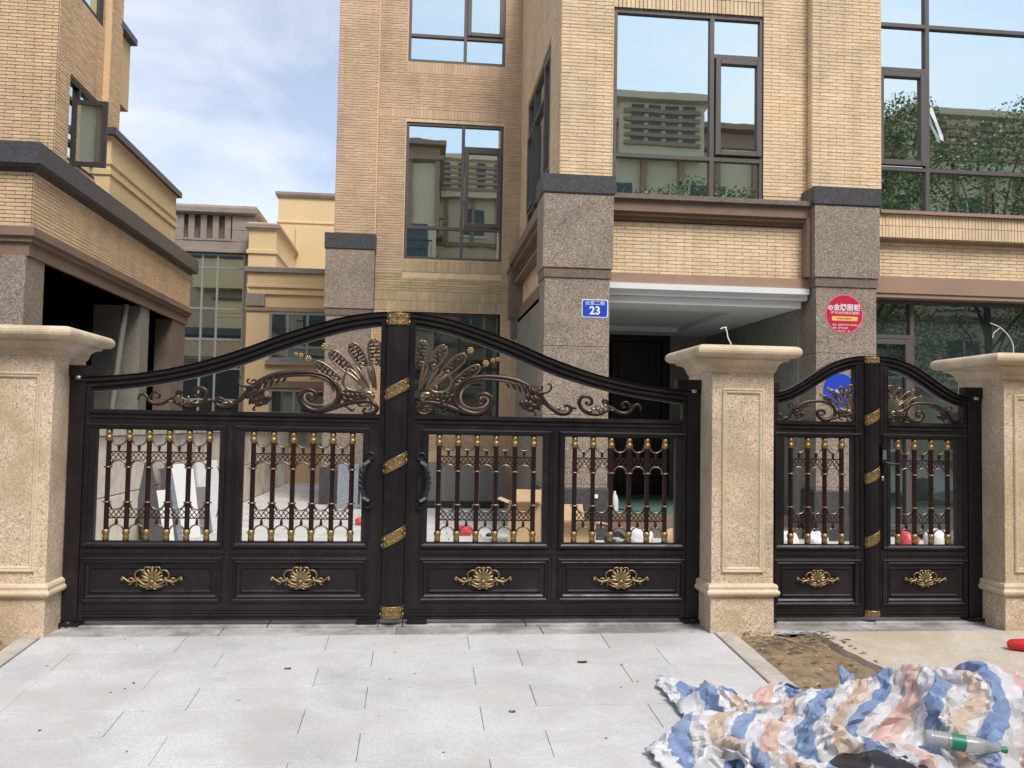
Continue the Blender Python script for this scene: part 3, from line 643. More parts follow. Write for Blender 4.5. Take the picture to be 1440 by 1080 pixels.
        m=MB(); m.lathe([(.0,P['out'][0][1]-.02),(.022,P['out'][0][1]-.02),(.022,P['out'][0][1]+.004),(0,P['out'][0][1]+.004)],(.06,-.065),10); m.build('hinge_pin','silver',br)
        m=MB(); m.box(-.02,.13,-.075,.06,-.02,.004) ; m.lathe([(0,-.02),(.03,-.02),(.03,.012),(0,.012)],(.05,-.05),12); m.build('floor_hinge','black',root)
        if P is MAIN:
            # bow handle
            hu=2.15; m=MB(); bow=smooth_path([(hu+.010,-.045,1.195),(hu-.020,-.085,1.165),(hu-.045,-.10,1.10),(hu-.052,-.10,1.04),(hu-.045,-.10,.98),(hu-.018,-.085,.915),(hu+.012,-.045,.885)],6)
            m.tube(bow,.019,10); hd=m.build('handle','rope',root)
            m=MB(); nb=len(bow)
            for j in range(3):
                m.tube([(p[0]+.015*math.cos(i*.55+j*2.1),p[1]-.004+.013*math.sin(i*.55+j*2.1),p[2]) for i,p in enumerate(bow[3:-3])],.0065,6)
            m.build('rope_twist','rope',hd)
            m=MB()
            for (u,zc,sg) in ((hu-.016,1.172,1),(hu-.014,.906,-1)): m.obox((u,-.082,zc),(1,0,sg*.6),(0,1,0),(-.6*sg,0,1),.027,.026,.010)
            m.build('handle_collar','silver',hd)
            m=MB()
            m.tube(smooth_path([(hu+.0,-.05,1.19),(hu+.028,-.05,1.205),(hu+.03,-.05,1.235),(hu+.005,-.05,1.248),(hu-.022,-.05,1.235),(hu-.024,-.05,1.21)],4),[.012,.011,.009,.008,.006],7)
            m.tube(smooth_path([(hu+.0,-.05,.89),(hu+.026,-.05,.87),(hu+.02,-.05,.845),(hu-.006,-.05,.838),(hu-.022,-.05,.86),(hu-.005,-.05,.868)],4),[.012,.011,.009,.008,.006],7)
            m.box(hu-.02,hu+.03,-.045,-.03,.85,1.23); m.build('handle_mount','rope',hd)
            m=MB(); m.box(Wd-.17,Wd-.02,-.06,.05,-.02,.012); m.build('drop_bolt_plate','black',root)
        else:
            if mirror:
                m=MB(); m.cbox(Wd-.050,Wd-.005,.03,.052,1.18,1.36,.006) if False else None
                _xf=xf
                m=MB(); m.box(Wd-.045,Wd-.003,-.062,-.034,1.205,1.365); m.box(Wd-.043,Wd-.005,-.066,-.034,1.34,1.36); lk=m.build('door_lock','rope',root)
                m=MB(); m.box(Wd-.038,Wd-.010,-.066,-.0625,1.25,1.325); m.build('keypad','silver',lk)
                m=MB(); m.tube([(Wd-.024,-.06,1.225),(Wd-.024,-.09,1.225),(Wd-.04,-.095,1.222),(Wd-.135,-.095,1.216)],[.012,.011,.009,.008],8); m.build('lever_handle','rope',lk)
                m=MB(); m.ball((Wd-.02,-.04,1.10),(.014,.012,.022)); m.build('lock_cover','silver',root)
        if post:
            # fluted meeting post with gilt bands
            pw,pc,bands=post; cxp=Wd+pw-.004; z0p,z1p=.02,zt(Wd)-.002
            m=MB(); fl=lambda th: 1+.045*math.cos(11*2*th); m.lathe([(pc,z0p),(pc,z1p)],(cxp,-.024),88,math.pi,2*math.pi,mod=fl); m.box(cxp-pw,cxp+pw,-.0245,.04,z0p,z1p)
            pp=m.build('meeting_post','black',root)
            for zc,h,sl in bands:
                m=MB(); R_=pc*1.06; vs=[];n=20
                for j in range(n+1):
                    th=math.pi+math.pi*j/n; x=math.cos(th)*R_;yy=math.sin(th)*R_
                    dz=sl*x*(-1 if mirror else 1)/pc*.5
                    for rr,hh in ((0,-h/2),(.003,-h/2),(.005,-h/2+.006),(.003,-h/2+.014),(.004,0),(.003,h/2-.014),(.005,h/2-.006),(.004,h/2),(0,h/2)):
                        q=1+rr/R_; vs.append((cxp+x*q,-.024+yy*q,zc+hh+dz))
                m.add(vs,[(j*9+i,(j+1)*9+i,(j+1)*9+i+1,j*9+i+1) for j in range(n) for i in range(8)],True)
                # raised curls
                for j in range(7):
                    th=math.pi*(1.12+.127*j); x=math.cos(th)*R_;yy=math.sin(th)*R_; dz=sl*x/pc*.5
                    m.ball((cxp+x*1.05,-.024+yy*1.04,zc+dz+(.018 if j%2 else -.018)*(h/.09)),(pc*.12,.005,pc*.16),6,4)
                    m.ball((cxp+x*1.05,-.024+yy*1.04,zc+dz-(.022 if j%2 else -.022)*(h/.09)),(pc*.07,.004,pc*.07),6,4)
                m.build('gilt_band','gold',pp)
    finally: MB=_M
    return root
gate(MAIN,-2.345,'left leaf of the wide black driveway gate, with the gilt-banded post on its edge',post=(.091,.080,[(2.248,.088,0),(1.722,.092,.085),(1.170,.092,.085),(.622,.092,.085),(.071,.092,0)]))
gate(MAIN,2.345,'right leaf of the wide black driveway gate, hinged on the middle pillar',mirror=True)
gate(PED,2.822,'narrow black gate leaf hinged on the middle pillar, half of the small gate',post=(.072,.056,[(2.035,.05,0),(1.585,.085,.06),(1.125,.085,.06),(.625,.085,.06),(.045,.05,0)]))
gate(PED,4.668,'narrow black gate leaf with the keypad lock and lever, hinged on the right pillar',mirror=True)
# ------------------------------------------------------------------ the villa with house number 23
villa=thing('villa',(3.5,7,-.02),'tan tiled villa with granite columns, big mirror windows and an open porch, behind the gates','house')
def bx(name,mat,*a,parent=villa,label=None,kind=None):
    m=MB(); m.box(*a); return m.build(name,mat,parent,label=label,kind=kind)
FB=face_y(5.35); FT=face_y(10.3); FS=face_xm(2.05)
# wall bodies (blocks behind the tiles)
bx('wall','mortar_bay',2.301,2.79,5.351,10.2,4.66,10.4); bx('wall','void',2.1,12.0,9.57,12.0,-.05,4.6)  # dark block: unseen body added behind the porch to stop daylight leaking
bx('wall','mortar_bay',2.79,4.98,5.50,10.2,7.40,10.4); bx('wall','mortar_bay',4.98,6.65,5.35,10.2,4.66,10.4)
bx('wall','mortar_bay',6.66,12.5,5.55,12,8.9,10.4)
bx('wall','mortar_bay',-1.46,-.70,10.12,14,4.7,11.5)
m=MB(FT)
for a in ((-.70,-.17,0,11.5),(1.71,2.05,0,11.5),(-.17,1.71,3.62,4.63),(-.17,1.71,7.29,8.46),(-.17,1.71,0,1.30),(-.17,1.71,10.4,11.5)): m.box(a[0],a[1],-3.5,0,a[2],a[3])
m.build('wall','mortar_bay',villa)
bx('wall','mortar_bay',-1.44,-.70,10.18,14,-.05,4.7)
# tile facings
hW=[(2.79,4.97,4.0,7.385)]
bricks(FB,2.05,2.79,4.62,10.3,[],villa,'brick_bay')
bricks(FB,4.97,5.62,4.80,10.3,[],villa,'brick_bay',singles=150)
bricks(face_y(5.20),5.63,6.66,4.78,10.3,[],villa,'brick_bay'); bx('pier','mortar_bay',5.63,6.66,5.2,5.36,4.7,10.3)
bricks(FB,2.79,4.97,7.60,10.3,[],villa,'brick_bay')
bricks(FB,2.79,4.97,7.40,7.60,[],villa,'brick_bay',L=.18,H=.06,vertical=True)
bricks(face_xm(5.63),5.2,5.35,4.8,10.3,[],villa,'brick_bay')
bricks(FS,5.35,10.3,3.66,10.3,[(6.35,9.25,4.62,7.33)],villa,'brick_bay')
m=MB(FS)
for a in ((5.35,6.35,3.4,10.3),(9.25,10.3,3.4,10.3),(6.35,9.25,3.4,4.62),(6.35,9.25,7.33,10.3)): m.box(a[0],a[1],-.25,-.001,a[2],a[3])
m.build('wall','mortar_bay',villa)
# tower facings: pilaster, wall round the windows, soldier courses
bricks(face_y(10.12),-1.46,-.71,5.0,11.4,[],villa,'brick'); bricks(face_xp(-.70),10.12,10.3,4.7,11.4,[],villa,'brick')
bricks(face_xm(-1.46),10.12,13.9,4.7,11.4,[],villa,'brick')
bricks(FT,-.70,2.04,4.35,7.36,[(-.18,1.72,4.3,7.40)],villa,'brick_olive' if False else 'brick')
bricks(FT,-.70,2.04,7.54,8.24,[(1.72,2.1,7.5,8.3)],villa,'brick',L=.24,H=.05)
bricks(FT,1.72,2.04,7.54,8.24,[],villa,'brick')
bricks(FT,-.70,2.04,7.36,7.54,[],villa,'brick',L=.18,H=.06,vertical=True)
bricks(FT,-.18,1.72,8.24,8.47,[],villa,'brick',L=.225,H=.06,vertical=True)
bricks(FT,-.70,2.04,8.24,11.4,[(-.18,1.72,8.2,10.45)],villa,'brick')
bricks(FT,-.70,2.04,3.64,4.02,[],villa,'brick_olive',L=.19,H=.06,vertical=True)
bricks(FT,-.70,2.04,4.02,4.38,[(-.18,1.72,4.28,4.7)],villa,'brick_olive')
bricks(FT,-.18,1.72,4.385,4.625,[],villa,'brick_olive',L=.235,H=.06,vertical=True)
bricks(FT,-.70,2.04,0,3.62,[(-.18,1.72,-.1,3.62)],villa,'brick')
bricks(FT,-.18,1.72,1.0,1.30,[],villa,'brick',L=.14,H=.05)
# tower windows
def glazing(xf,u0,u1,z0,z1,uv,zh,sash=None,mat='frame',glass='glass',**k):
    """uv: mullion x; zh: transom heights; panes fill the grid; sash: index of the (col,row) cell with an opening light"""
    us=[u0]+list(uv)+[u1]; zs=[z0]+list(zh)+[z1]; pans=[];sas=[]
    for i in range(len(us)-1):
        for j in range(len(zs)-1):
            c=(us[i]+.02,us[i+1]-.02,zs[j]+.02,zs[j+1]-.02)
            if sash and (i,j) in sash: sas.append((us[i]+.03,us[i+1]-.03,zs[j]+.025,zs[j+1]-.025))
            else: pans.append(c)
    return window(xf,u0,u1,z0,z1,villa if 'parent' not in k else k['parent'],[(v,z0,z1) for v in uv],[(z,u0,u1) for z in zh],sas,mat,glass,panes=pans,fw_=k.get('fw_',.055))
window(FT,-.17,1.71,4.63,7.29,villa,[(.93,4.63,7.29)],[(5.25,-.17,1.71),(6.83,.93,1.71)],[(.965,1.67,5.29,6.80)],panes=[(-.15,.91,5.27,7.27),(-.15,.91,4.65,5.23),(.95,1.69,4.65,5.23),(.95,1.69,6.85,7.27)])
window(FT,-.17,1.71,8.47,10.45,villa,[(.93,8.47,10.45)],[(9.00,-.17,1.71)],[(.965,1.67,9.04,10.1)],panes=[(-.15,.91,9.02,10.43),(-.15,.91,8.49,8.98),(.95,1.69,8.49,8.98),(.95,1.69,10.1,10.43)])
window(FT,-.17,1.71,1.32,3.62,villa,[(.93,1.32,3.62)],[(2.55,-.17,1.71)],[],'frame_dark','glass_dark',panes=[(-.15,.91,2.57,3.6),(-.15,.91,1.34,2.53),(.95,1.69,2.57,3.6),(.95,1.69,1.34,2.53)])
# bay windows
window(FB,2.79,4.98,4.66,7.39,villa,[(4.22,4.66,7.39)],[(5.30,2.79,4.98),(6.79,4.22,4.98)],[(4.27,4.95,5.36,6.75)],panes=[(2.81,4.20,5.32,7.37),(2.81,4.20,4.68,5.28),(4.24,4.96,4.68,5.28),(4.24,4.96,6.81,7.37)])
window(FS,6.35,9.25,4.62,7.33,villa,[(7.1,4.62,7.33),(8.4,4.62,7.33)],[(5.3,6.35,9.25),(6.75,7.1,9.25)],[(6.39,7.06,5.34,7.2),(8.44,9.2,5.34,6.7)],panes=[(7.12,8.38,5.32,6.73),(7.12,8.38,6.77,7.3),(6.37,9.2,4.64,5.28),(8.42,9.2,6.77,7.3)])
m=MB(FS); m.box(6.2,9.4,-.9,-.3,4.6,7.4); m.build('wall','void',villa)
# the big corner glazing on the right
FR=face_y(5.30)
window(FR,6.66,12.4,4.62,8.9,villa,[(7.43,4.62,8.9),(10.0,4.62,8.9)],[(5.28,6.66,12.4),(6.74,6.66,7.43),(7.40,6.66,12.4)],[(6.68,7.39,5.33,6.70)],panes=[(6.68,7.41,4.64,5.26),(7.45,9.98,4.64,5.26),(10.02,12.38,4.64,5.26),(6.68,7.41,6.76,7.38),(7.45,9.98,5.30,7.38),(10.02,12.38,5.30,7.38),(6.68,7.41,7.42,8.88),(7.45,9.98,7.42,8.88),(10.02,12.38,7.42,8.88)])
# sill bands
bx('sill','mould_light',6.60,12.5,5.10,5.42,4.575,4.62)
bx('wall','mortar',6.5,12.5,5.16,5.5,4.24,4.575); bricks(face_y(5.16),6.50,12.5,4.24,4.575,[],villa,'brick_bay',L=.165,H=.05,vertical=True)
bx('wall','mortar',6.5,12.5,5.30,5.5,3.70,4.24); bricks(face_y(5.30),6.50,12.5,3.70,4.20,[],villa,'brick_bay',singles=70)
m=MB(); m.box(6.5,12.5,5.24,5.5,3.46,3.70); m.box(6.5,12.5,5.26,5.5,3.40,3.458); m.build('lintel_band','mould_light',villa)
# ground floor shop-size glazing
window(face_y(5.45),6.46,12.4,.02,3.40,villa,[(7.27,.02,3.40),(9.9,.02,3.4)],[(2.86,6.46,7.27)],[(6.50,7.23,.08,2.82)],'frame','glass_dark',panes=[(6.48,7.25,2.88,3.38),(7.29,9.88,.05,3.38),(9.92,12.38,.05,3.38)])
# beam over the porch
m=MB(); m.box(2.70,5.56,5.02,5.5,4.60,4.665); m.box(2.70,5.56,5.06,5.5,4.575,4.5995); m.build('sill','granite_edge',villa)
m=MB(FB)
for d,a,b in ((.27,4.44,4.574),(.22,4.40,4.4395),(.13,4.345,4.3995),(.06,4.325,4.3445)): m.box(2.70,5.56,-.15,d,a,b)
m.box(5.50,5.57,-.1,.29,3.62,4.44); m.build('beam_moulding','mould',villa)
bx('wall','mortar',2.70,5.56,5.25,5.7,3.6,4.33); bricks(face_y(5.25),2.72,5.51,3.60,4.32,[],villa,'brick_bay',singles=80)
m=MB(); m.box(2.66,5.60,5.17,5.7,3.455,3.60); m.build('lintel_band','mould_light',villa)
m=MB(); m.box(2.66,5.56,5.12,9.4,3.375,3.454); m.box(2.66,5.56,5.19,9.4,3.30,3.3745); m.build('porch_fascia','white',villa)
# porch ceiling with a coffer
m=MB(); z=3.295
m.box(2.66,5.50,5.27,5.95,3.20,z); m.box(2.66,5.50,8.75,9.4,3.20,z); m.box(2.0,2.9,5.95,8.75,3.20,z); m.box(4.75,5.50,5.95,8.75,3.20,z); m.build('porch_ceiling','white',villa)
bx('coffer','offwhite',2.9,4.75,5.95,8.75,3.28,3.2945)
# porch walls, back wall, door, floor
bx('porch_wall','grey_stone',5.50,5.62,5.40,9.6,-.02,3.30)
for k in range(4):
    m=MB(); m.box(5.485,5.499,5.45+k*.98,6.42+k*.98,.0,1.55); m.build('stone_panel','grey_stone',villa); m=MB(); m.box(5.485,5.499,5.45+k*.98,6.42+k*.98,1.56,3.18); m.build('stone_panel','grey_stone',villa)
bx('porch_wall','grey_stone',4.80,5.50,9.40,9.55,.25,3.2)
bx('porch_wall','grey_stone',1.95,2.1,5.9,9.5,.0,3.42)
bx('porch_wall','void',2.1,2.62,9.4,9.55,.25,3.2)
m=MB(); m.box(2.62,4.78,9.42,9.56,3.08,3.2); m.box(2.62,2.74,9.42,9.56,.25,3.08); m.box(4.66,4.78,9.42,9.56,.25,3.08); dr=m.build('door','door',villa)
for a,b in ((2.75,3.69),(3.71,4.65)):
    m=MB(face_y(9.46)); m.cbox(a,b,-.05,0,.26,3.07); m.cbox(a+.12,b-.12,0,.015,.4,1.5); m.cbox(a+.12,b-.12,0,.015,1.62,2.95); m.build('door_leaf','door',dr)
m=MB(); m.box(2.05,5.5,5.55,9.45,-.03,.26); m.build('porch_floor','mould',villa)
m=MB(); m.box(2.1,5.45,5.60,8.9,.2605,.268); m.build('floor_film','teal',villa,label='teal protective film over the porch floor')
bx('step','granite_edge',2.05,5.5,5.20,5.549,-.03,.12)
# side opening of the porch, its white lining and beam towards the tower
m=MB(FS)
for d,a,b in ((.26,4.44,4.60),(.20,4.36,4.439),(.10,4.30,4.359),(.16,4.10,4.16)): m.box(5.4,9.6,-.2,d,a,b)
m.box(5.4,9.6,-.2,.07,3.42,3.655); m.build('beam_moulding','mould',villa)
m=MB(FS); m.box(5.4,9.55,-.2,.10,3.36,3.419); m.build('porch_fascia','white',villa)
m=MB(); m.loft((1.86,2.06,9.55,9.9),[(0,3.1),(.0,3.45),(.05,3.47),(.05,4.32),(.08,4.34),(.08,4.42)]); m.build('corbel','granite_edge',villa)
bx('wall','mortar',1.92,2.2,9.6,10.3,-.02,3.4); bricks(face_y(9.6),1.92,2.06,1.0,3.1,[],villa,'brick',L=.14)
# granite columns
def column(x0,x1,y0,parent=villa,base=-.04,depth=.62,ztop=4.60,zcap=4.86,neck=3.60,ledge=3.47,side=True,plinth=.66):
    m=MB(); m.loft((x0,x1,y0,y0+depth),[(.0,ztop+.002),(.02,ztop+.02),(.02,zcap),(0,zcap+.006)]); m.build('column_cap','slate',parent)
    for nm,a,b,o in (('granite_block',neck+.002,ztop,0),('granite_ledge',ledge,neck,-.018),):
        m=MB(); m.loft((x0-o*0,x1,y0,y0+depth),[(o-.004,a),(o,a+.004),(o,b-.004),(o-.004,b)]); m.build(nm,'granite' if o==0 else 'granite_edge',parent)
    z=ledge; o=-.035
    while z>plinth+.05:
        z2=max(z-.92,plinth); m=MB(); m.loft((x0,x1,y0,y0+depth),[(o-.004,z2+.002),(o,z2+.006),(o,z-.006),(o-.004,z-.002)]); m.build('granite_panel','granite',parent); z=z2
    m=MB(); m.loft((x0,x1,y0,y0+depth),[(.0,base),(.0,plinth-.01),(-.01,plinth)]); m.build('plinth','slate',parent)
column(1.775,2.73,4.95); column(5.56,6.50,4.95)
column(-1.60,-.70,9.95,depth=.7,ztop=4.70,zcap=5.0,neck=3.6,ledge=3.47)
# ------------------------------------------------------------------ neighbour's garage wing and house on the left
nb=thing('house',(-6.5,8,-.02),'ochre tiled house on the left with an open garage under a dark stone cornice','house')
FX=face_xp(-4.72)
m=MB(); m.loft((-12,-4.72,4.92,12.85),[(.0,4.56),(.03,4.60),(.10,4.61),(.13,4.64),(.13,4.90),(.10,4.92),(-.3,4.93)]); m.build('cornice','slate',nb)
m=MB(); m.box(-12,-4.735,4.94,12.83,3.86,4.56); m.build('wall','mortar',nb)
bricks(FX,4.93,12.83,3.87,4.56,[],nb,'brick_left',singles=0); bricks(face_y(4.93),-9,-4.72,3.87,4.56,[],nb,'brick_left')
m=MB(); m.loft((-12,-4.76,4.96,12.8),[(0,3.50),(.02,3.50),(.02,3.66),(.06,3.67),(.06,3.72),(.10,3.74),(.10,3.85),(.06,3.868)]); m.build('beam_moulding','mould',nb)
for y0,y1 in ((4.90,5.50),(11.72,12.75)):
    m=MB(); m.loft((-5.35 if y0<5 else -5.1,-4.77,y0+.03,y1),[(0,-.05),(0,3.499)]); m.build('granite_pier','granite_edge' if y0>5 else 'granite',nb)
m=MB(); m.loft((-5.6,-4.79,9.75,10.25),[(0,-.05),(0,3.5)]); m.build('granite_pier','grey_stone',nb)
m=MB(); m.box(-12,-5.36,4.99,5.12,-.05,3.499); m.build('front_wall','granite_edge',nb)
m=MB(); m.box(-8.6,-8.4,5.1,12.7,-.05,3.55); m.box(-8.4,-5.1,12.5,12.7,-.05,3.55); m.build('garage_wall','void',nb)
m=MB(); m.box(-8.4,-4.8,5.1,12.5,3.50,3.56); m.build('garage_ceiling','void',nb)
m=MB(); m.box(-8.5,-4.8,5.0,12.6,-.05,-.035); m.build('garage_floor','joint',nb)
m=MB(); m.tube([(-4.95,8.78,-.03),(-4.95,8.9,1.6),(-4.9,9.25,3.45)],.052,10); m.build('downpipe','grey_panel',nb)
# upper storeys
XU=-5.08; FU=face_xp(XU)
bricks(face_y(6.42),-9,XU,4.93,9.9,[],nb,'brick_left'); m=MB(); m.box(-9.5,XU-.01,6.43,6.75,4.9,10); m.box(-9.5,XU-.2,6.75,8.75,4.9,10)
m.box(XU-.2,XU-.01,6.75,8.22,4.9,5.30); m.box(XU-.2,XU-.01,6.75,8.22,6.56,7.86); m.box(XU-.2,XU-.01,8.21,8.75,4.9,10); m.build('wall','mortar',nb)
bricks(FU,6.42,8.35,4.93,9.9,[(6.90,8.22,5.30,6.56),(6.90,8.22,7.86,9.4)],nb,'brick_left')
m=MB(FU); m.box(8.24,8.80,-.5,.10,4.93,9.9); m.build('pilaster','brick_left',nb); bricks(face_xp(XU+.10),8.24,8.80,4.93,9.9,[],nb,'brick_left',L=.2)
window(FU,6.90,8.22,5.30,6.56,nb,[(7.35,5.3,6.56)],[(5.60,6.9,8.22),(6.25,6.9,8.22)],[],'frame_dark','glass',panes=[(6.92,7.33,5.32,5.58),(7.37,8.2,5.32,5.58),(6.92,7.33,5.62,6.23),(7.37,8.2,5.62,6.23),(6.92,7.33,6.27,6.54),(7.37,8.2,6.27,6.54)])
window(FU,6.90,8.22,7.88,9.4,nb,[(7.35,7.88,9.4)],[],[],'frame_dark','glass',panes=[(6.92,7.33,7.9,9.38),(7.37,8.2,7.9,9.38)])
# opened casement swung outwards from the lower window
cs=MB(); hz0,hz1=5.22,6.22; P0=Vector((XU+.02,6.98,0)); dirv=Vector((.99,.06,0)).normalized(); nrm=Vector((-dirv.y,dirv.x,0)); wd=.50
def cb(a,b,z0,z1,th,mb): 
    c=P0+dirv*((a+b)/2); mb.obox((c.x,c.y,(z0+z1)/2),dirv,nrm,(0,0,1),(b-a)/2,th,(z1-z0)/2)
cb(0,.07,hz0,hz1,.025,cs);cb(wd-.07,wd,hz0,hz1,.025,cs);cb(.07,wd-.07,hz0,hz0+.07,.024,cs);cb(.07,wd-.07,hz1-.07,hz1,.024,cs)
cso=cs.build('open_casement','frame_dark',nb); g=MB(); cb(.07,wd-.07,hz0+.07,hz1-.07,.006,g); g.build('pane','glass',cso)
# roof terrace parapet and the set-back stair block behind it
m=MB(); m.loft((-7.5,-4.86,8.1,12.05),[(0,4.93),(0,5.40),(.025,5.41),(.025,5.50),(.0,5.51),(0,5.57),(.025,5.58),(.025,5.66),(0,5.67),(0,6.02),(.03,6.03),(.03,6.04)]); m.build('parapet','yellow',nb)
m=MB(); m.loft((-7.5,-4.86,8.1,12.05),[(.03,6.041),(.09,6.05),(.09,6.16),(.05,6.17)]); m.build('parapet_coping','slate',nb)
m=MB(); m.loft((-9,-5.05,8.82,9.45),[(0,6.9),(0,8.10)]); m.build('stair_block','yellow',nb)
m=MB(); m.loft((-9,-5.05,8.82,9.45),[(.03,8.101),(.09,8.13),(.09,8.24),(.05,8.25)]); m.build('coping','slate',nb)
# ------------------------------------------------------------------ houses beyond the courtyard
gb=thing('garage_annex',(-2.6,18,-.02),'low yellow rendered annex with a dark window, beyond the courtyard','house')
m=MB(); m.loft((-4.12,-.9,16,21),[(0,-.05),(0,4.31)]); m.build('wall','yellow',gb)
m=MB(); m.loft((-4.12,-.9,16,21),[(.04,4.24),(.04,4.34),(.0,4.35)]); m.build('lintel_band','mould_light',gb)
m=MB(); m.loft((-4.12,-.9,16,21),[(-.06,4.351),(-.06,4.66),(.0,4.67),(.0,4.75),(-.03,4.76),(-.03,4.83),(.02,4.84),(.02,4.90),(.0,4.91),(.0,5.20)]); m.build('parapet','yellow',gb)
m=MB(); m.loft((-4.12,-.9,16,21),[(0,5.201),(.07,5.215),(.07,5.33),(.04,5.345)]); m.build('parapet_coping','greystone_far',gb)
m=MB(); m.box(-4.14,-3.68,15.93,16.06,4.36,4.665); m.build('grey_panel','greystone_far',gb)
F16=face_y(16)
def farwin(xf,u0,u1,z0,z1,par,uv,zh,mat,glass,fw_=.06):
    us=[u0]+list(uv)+[u1]; zs=[z0]+list(zh)+[z1]
    return window(xf,u0,u1,z0,z1,par,[(v,z0,z1) for v in uv],[(z,u0,u1) for z in zh],[],mat,glass,fw_=fw_,d0=-.02,d1=.04,panes=[(us[i]+.01,us[i+1]-.01,zs[j]+.01,zs[j+1]-.01) for i in range(len(us)-1) for j in range(len(zs)-1)])
farwin(F16,-3.55,-1.9,3.02,4.22,gb,[-3.10,-2.62],[3.35],'frame_green','glass_dark')
m=MB(); m.box(-3.62,-1.85,15.90,16.0,2.90,3.01); m.build('sill','greystone_far',gb)
farwin(F16,-3.5,-1.9,.9,2.3,gb,[-2.9],[1.7],'frame_green','glass_dark'); m=MB(); m.box(-3.6,-1.8,15.93,16.0,2.33,2.5); m.build('lintel_band','mould',gb)
gc=thing('stair_tower_house',(-6,23,-.02),'grey stone topped house with a tall curtain window of many panes, far beyond the courtyard','house')
m=MB(); m.box(-9.5,-4.72,20.05,26,-.05,6.45); m.build('wall','mortar',gc)
farwin(face_y(20),-7.6,-4.95,1.2,6.36,gc,[-6.95,-6.15,-5.72],[2.1,3.0,3.85,4.75,5.95],'frame_green','glass',.05)
m=MB(); m.loft((-9.5,-4.66,19.95,26),[(.0,6.38),(.10,6.39),(.10,6.47),(.0,6.5)]); m.build('string_course','greystone_far',gc)
for r,(a,b) in enumerate(((6.50,6.74),(6.745,7.02+.06),(7.085,7.50))):
    for x0,x1 in ((-9.5,-7.6),(-7.59,-6.72),(-5.36,-4.69)):
        if r==0 and x0==-7.59: x1=-4.69
        if r==0 and x0==-5.36: continue
        m=MB(); m.box(x0+.008,x1-.008,19.98,20.5,a,b-.006); m.build('stone_block','greystone_far',gc)
m=MB(); m.box(-6.74,-5.34,20.16,20.5,6.70,7.5); m.build('recess','granite_edge',gc)
for k in range(4):
    for a,b in ((6.80,7.13),(7.135,7.5)):
        m=MB(); m.box(-6.60+k*.345,-6.43+k*.345,20.0,20.17,a,b); m.build('stone_fin','greystone_far',gc)
m=MB(); m.box(-6.74,-5.34,19.96,20.2,6.745,6.80); m.build('ledge','greystone_far',gc)
m=MB(); m.loft((-9.5,-4.72,19.95,26),[(0,7.501),(.04,7.51),(.12,7.56),(.12,7.70),(.06,7.78)]); m.build('coping','slate' if False else 'greystone_far',gc)
m=MB(); m.loft((-4.72,-3.95,19.2,25),[(0,0),(0,6.25),(.05,6.27),(.05,6.37),(0,6.39),(.0,6.95),(.06,6.98),(.06,7.12),(.02,7.16)]); m.build('side_wing','yellow',gc)
m=MB(); m.loft((-4.72,-3.95,19.2,25),[(.061,6.981),(.10,7.0),(.10,7.10),(.06,7.14)]); m.build('coping','greystone_far',gc)
gd=thing('yellow_house',(-2.6,25,-.02),'tall plain yellow house wall under a thin dark coping, farthest right of the gap','house')
m=MB(); m.loft((-4.55,3.0,23.2,30),[(0,-.05),(0,8.05),(.04,8.07),(.04,8.12),(-.0,8.14),(0,8.9)]); m.build('wall','yellow',gd)
m=MB(); m.box(-3.95,2.5,23.12,23.2,2.0,7.95); m.build('wall_panel','yellow',gd)
m=MB(); m.loft((-4.55,3.0,23.2,30),[(0,8.901),(.06,8.92),(.10,9.0),(.10,9.08),(.05,9.1)]); m.build('coping','greystone_far',gd)
# ------------------------------------------------------------------ low block wall along the courtyard
cwall=thing('courtyard_wall',(-3.1,8,-.02),'pale stone block wall with a coping running back along the courtyard, left of the driveway','wall')
m=MB(); m.box(-3.24,-3.03,.35,24,-.05,1.28); m.build('wall_core','joint',cwall)
y=.36;k=0
while y<22:
    for (a,b,off) in ((-.02,.66,0),(.665,1.285,.5)):
        yy=y+off; m=MB(FXW:=face_xp(-3.03)); m.cbox(yy+.004,yy+1.0-.004,0,.03,a+.003,b-.003,.006); m.build('wall_block','wallblock',cwall,loc=(-3.0,yy+.5,(a+b)/2))
        m=None
    y+=1.0
y=.33
while y<22:
    m=MB(); m.loft((-3.26,-2.97,y+.003,y+1.197),[(0,1.29),(.02,1.30),(.02,1.37),(0,1.385)]); m.build('coping_stone','kerb',cwall,loc=(-3.1,y+.6,1.33)); y+=1.2
# ------------------------------------------------------------------ signs
def text_mesh(s,size,loc,mat,parent,name='lettering',align='CENTER',ext=.001,bold=0,sx=1):
    c=bpy.data.curves.new(name,'FONT'); c.body=s; c.size=size; c.align_x=align; c.align_y='CENTER'; c.extrude=ext; c.offset=bold
    o=bpy.data.objects.new('tmp',c); COL.objects.link(o); dg=bpy.context.evaluated_depsgraph_get(); me=bpy.data.meshes.new_from_object(o.evaluated_get(dg))
    bpy.data.objects.remove(o); me.transform(Matrix.Translation(Vector(loc)-ORG[parent.name])@Matrix.Rotation(R(90),4,'X')@Matrix.Diagonal((sx,1,1,1)))
    me.name=name; me.materials.clear(); me.materials.append(M[mat]); return link_obj(name,me,parent,ORG[parent.name])
def disc(name,c,r,mat,parent,th=.004,n=48):
    m=MB(); m.add([(c[0]+r*math.cos(2*math.pi*i/n),c[1]-th*j,c[2]+r*math.sin(2*math.pi*i/n)) for j in (0,1) for i in range(n)],[tuple(range(n,2*n))]+[(i,(i+1)%n,n+(i+1)%n,n+i) for i in range(n)]); return m.build(name,mat,parent)
M['sign_blue']=plain('sign_blue',(.015,.06,.50),.4,var=.03,bst=0); M['sign_white']=plain('print_white',(.80,.80,.82),.5,var=.02,bst=0)
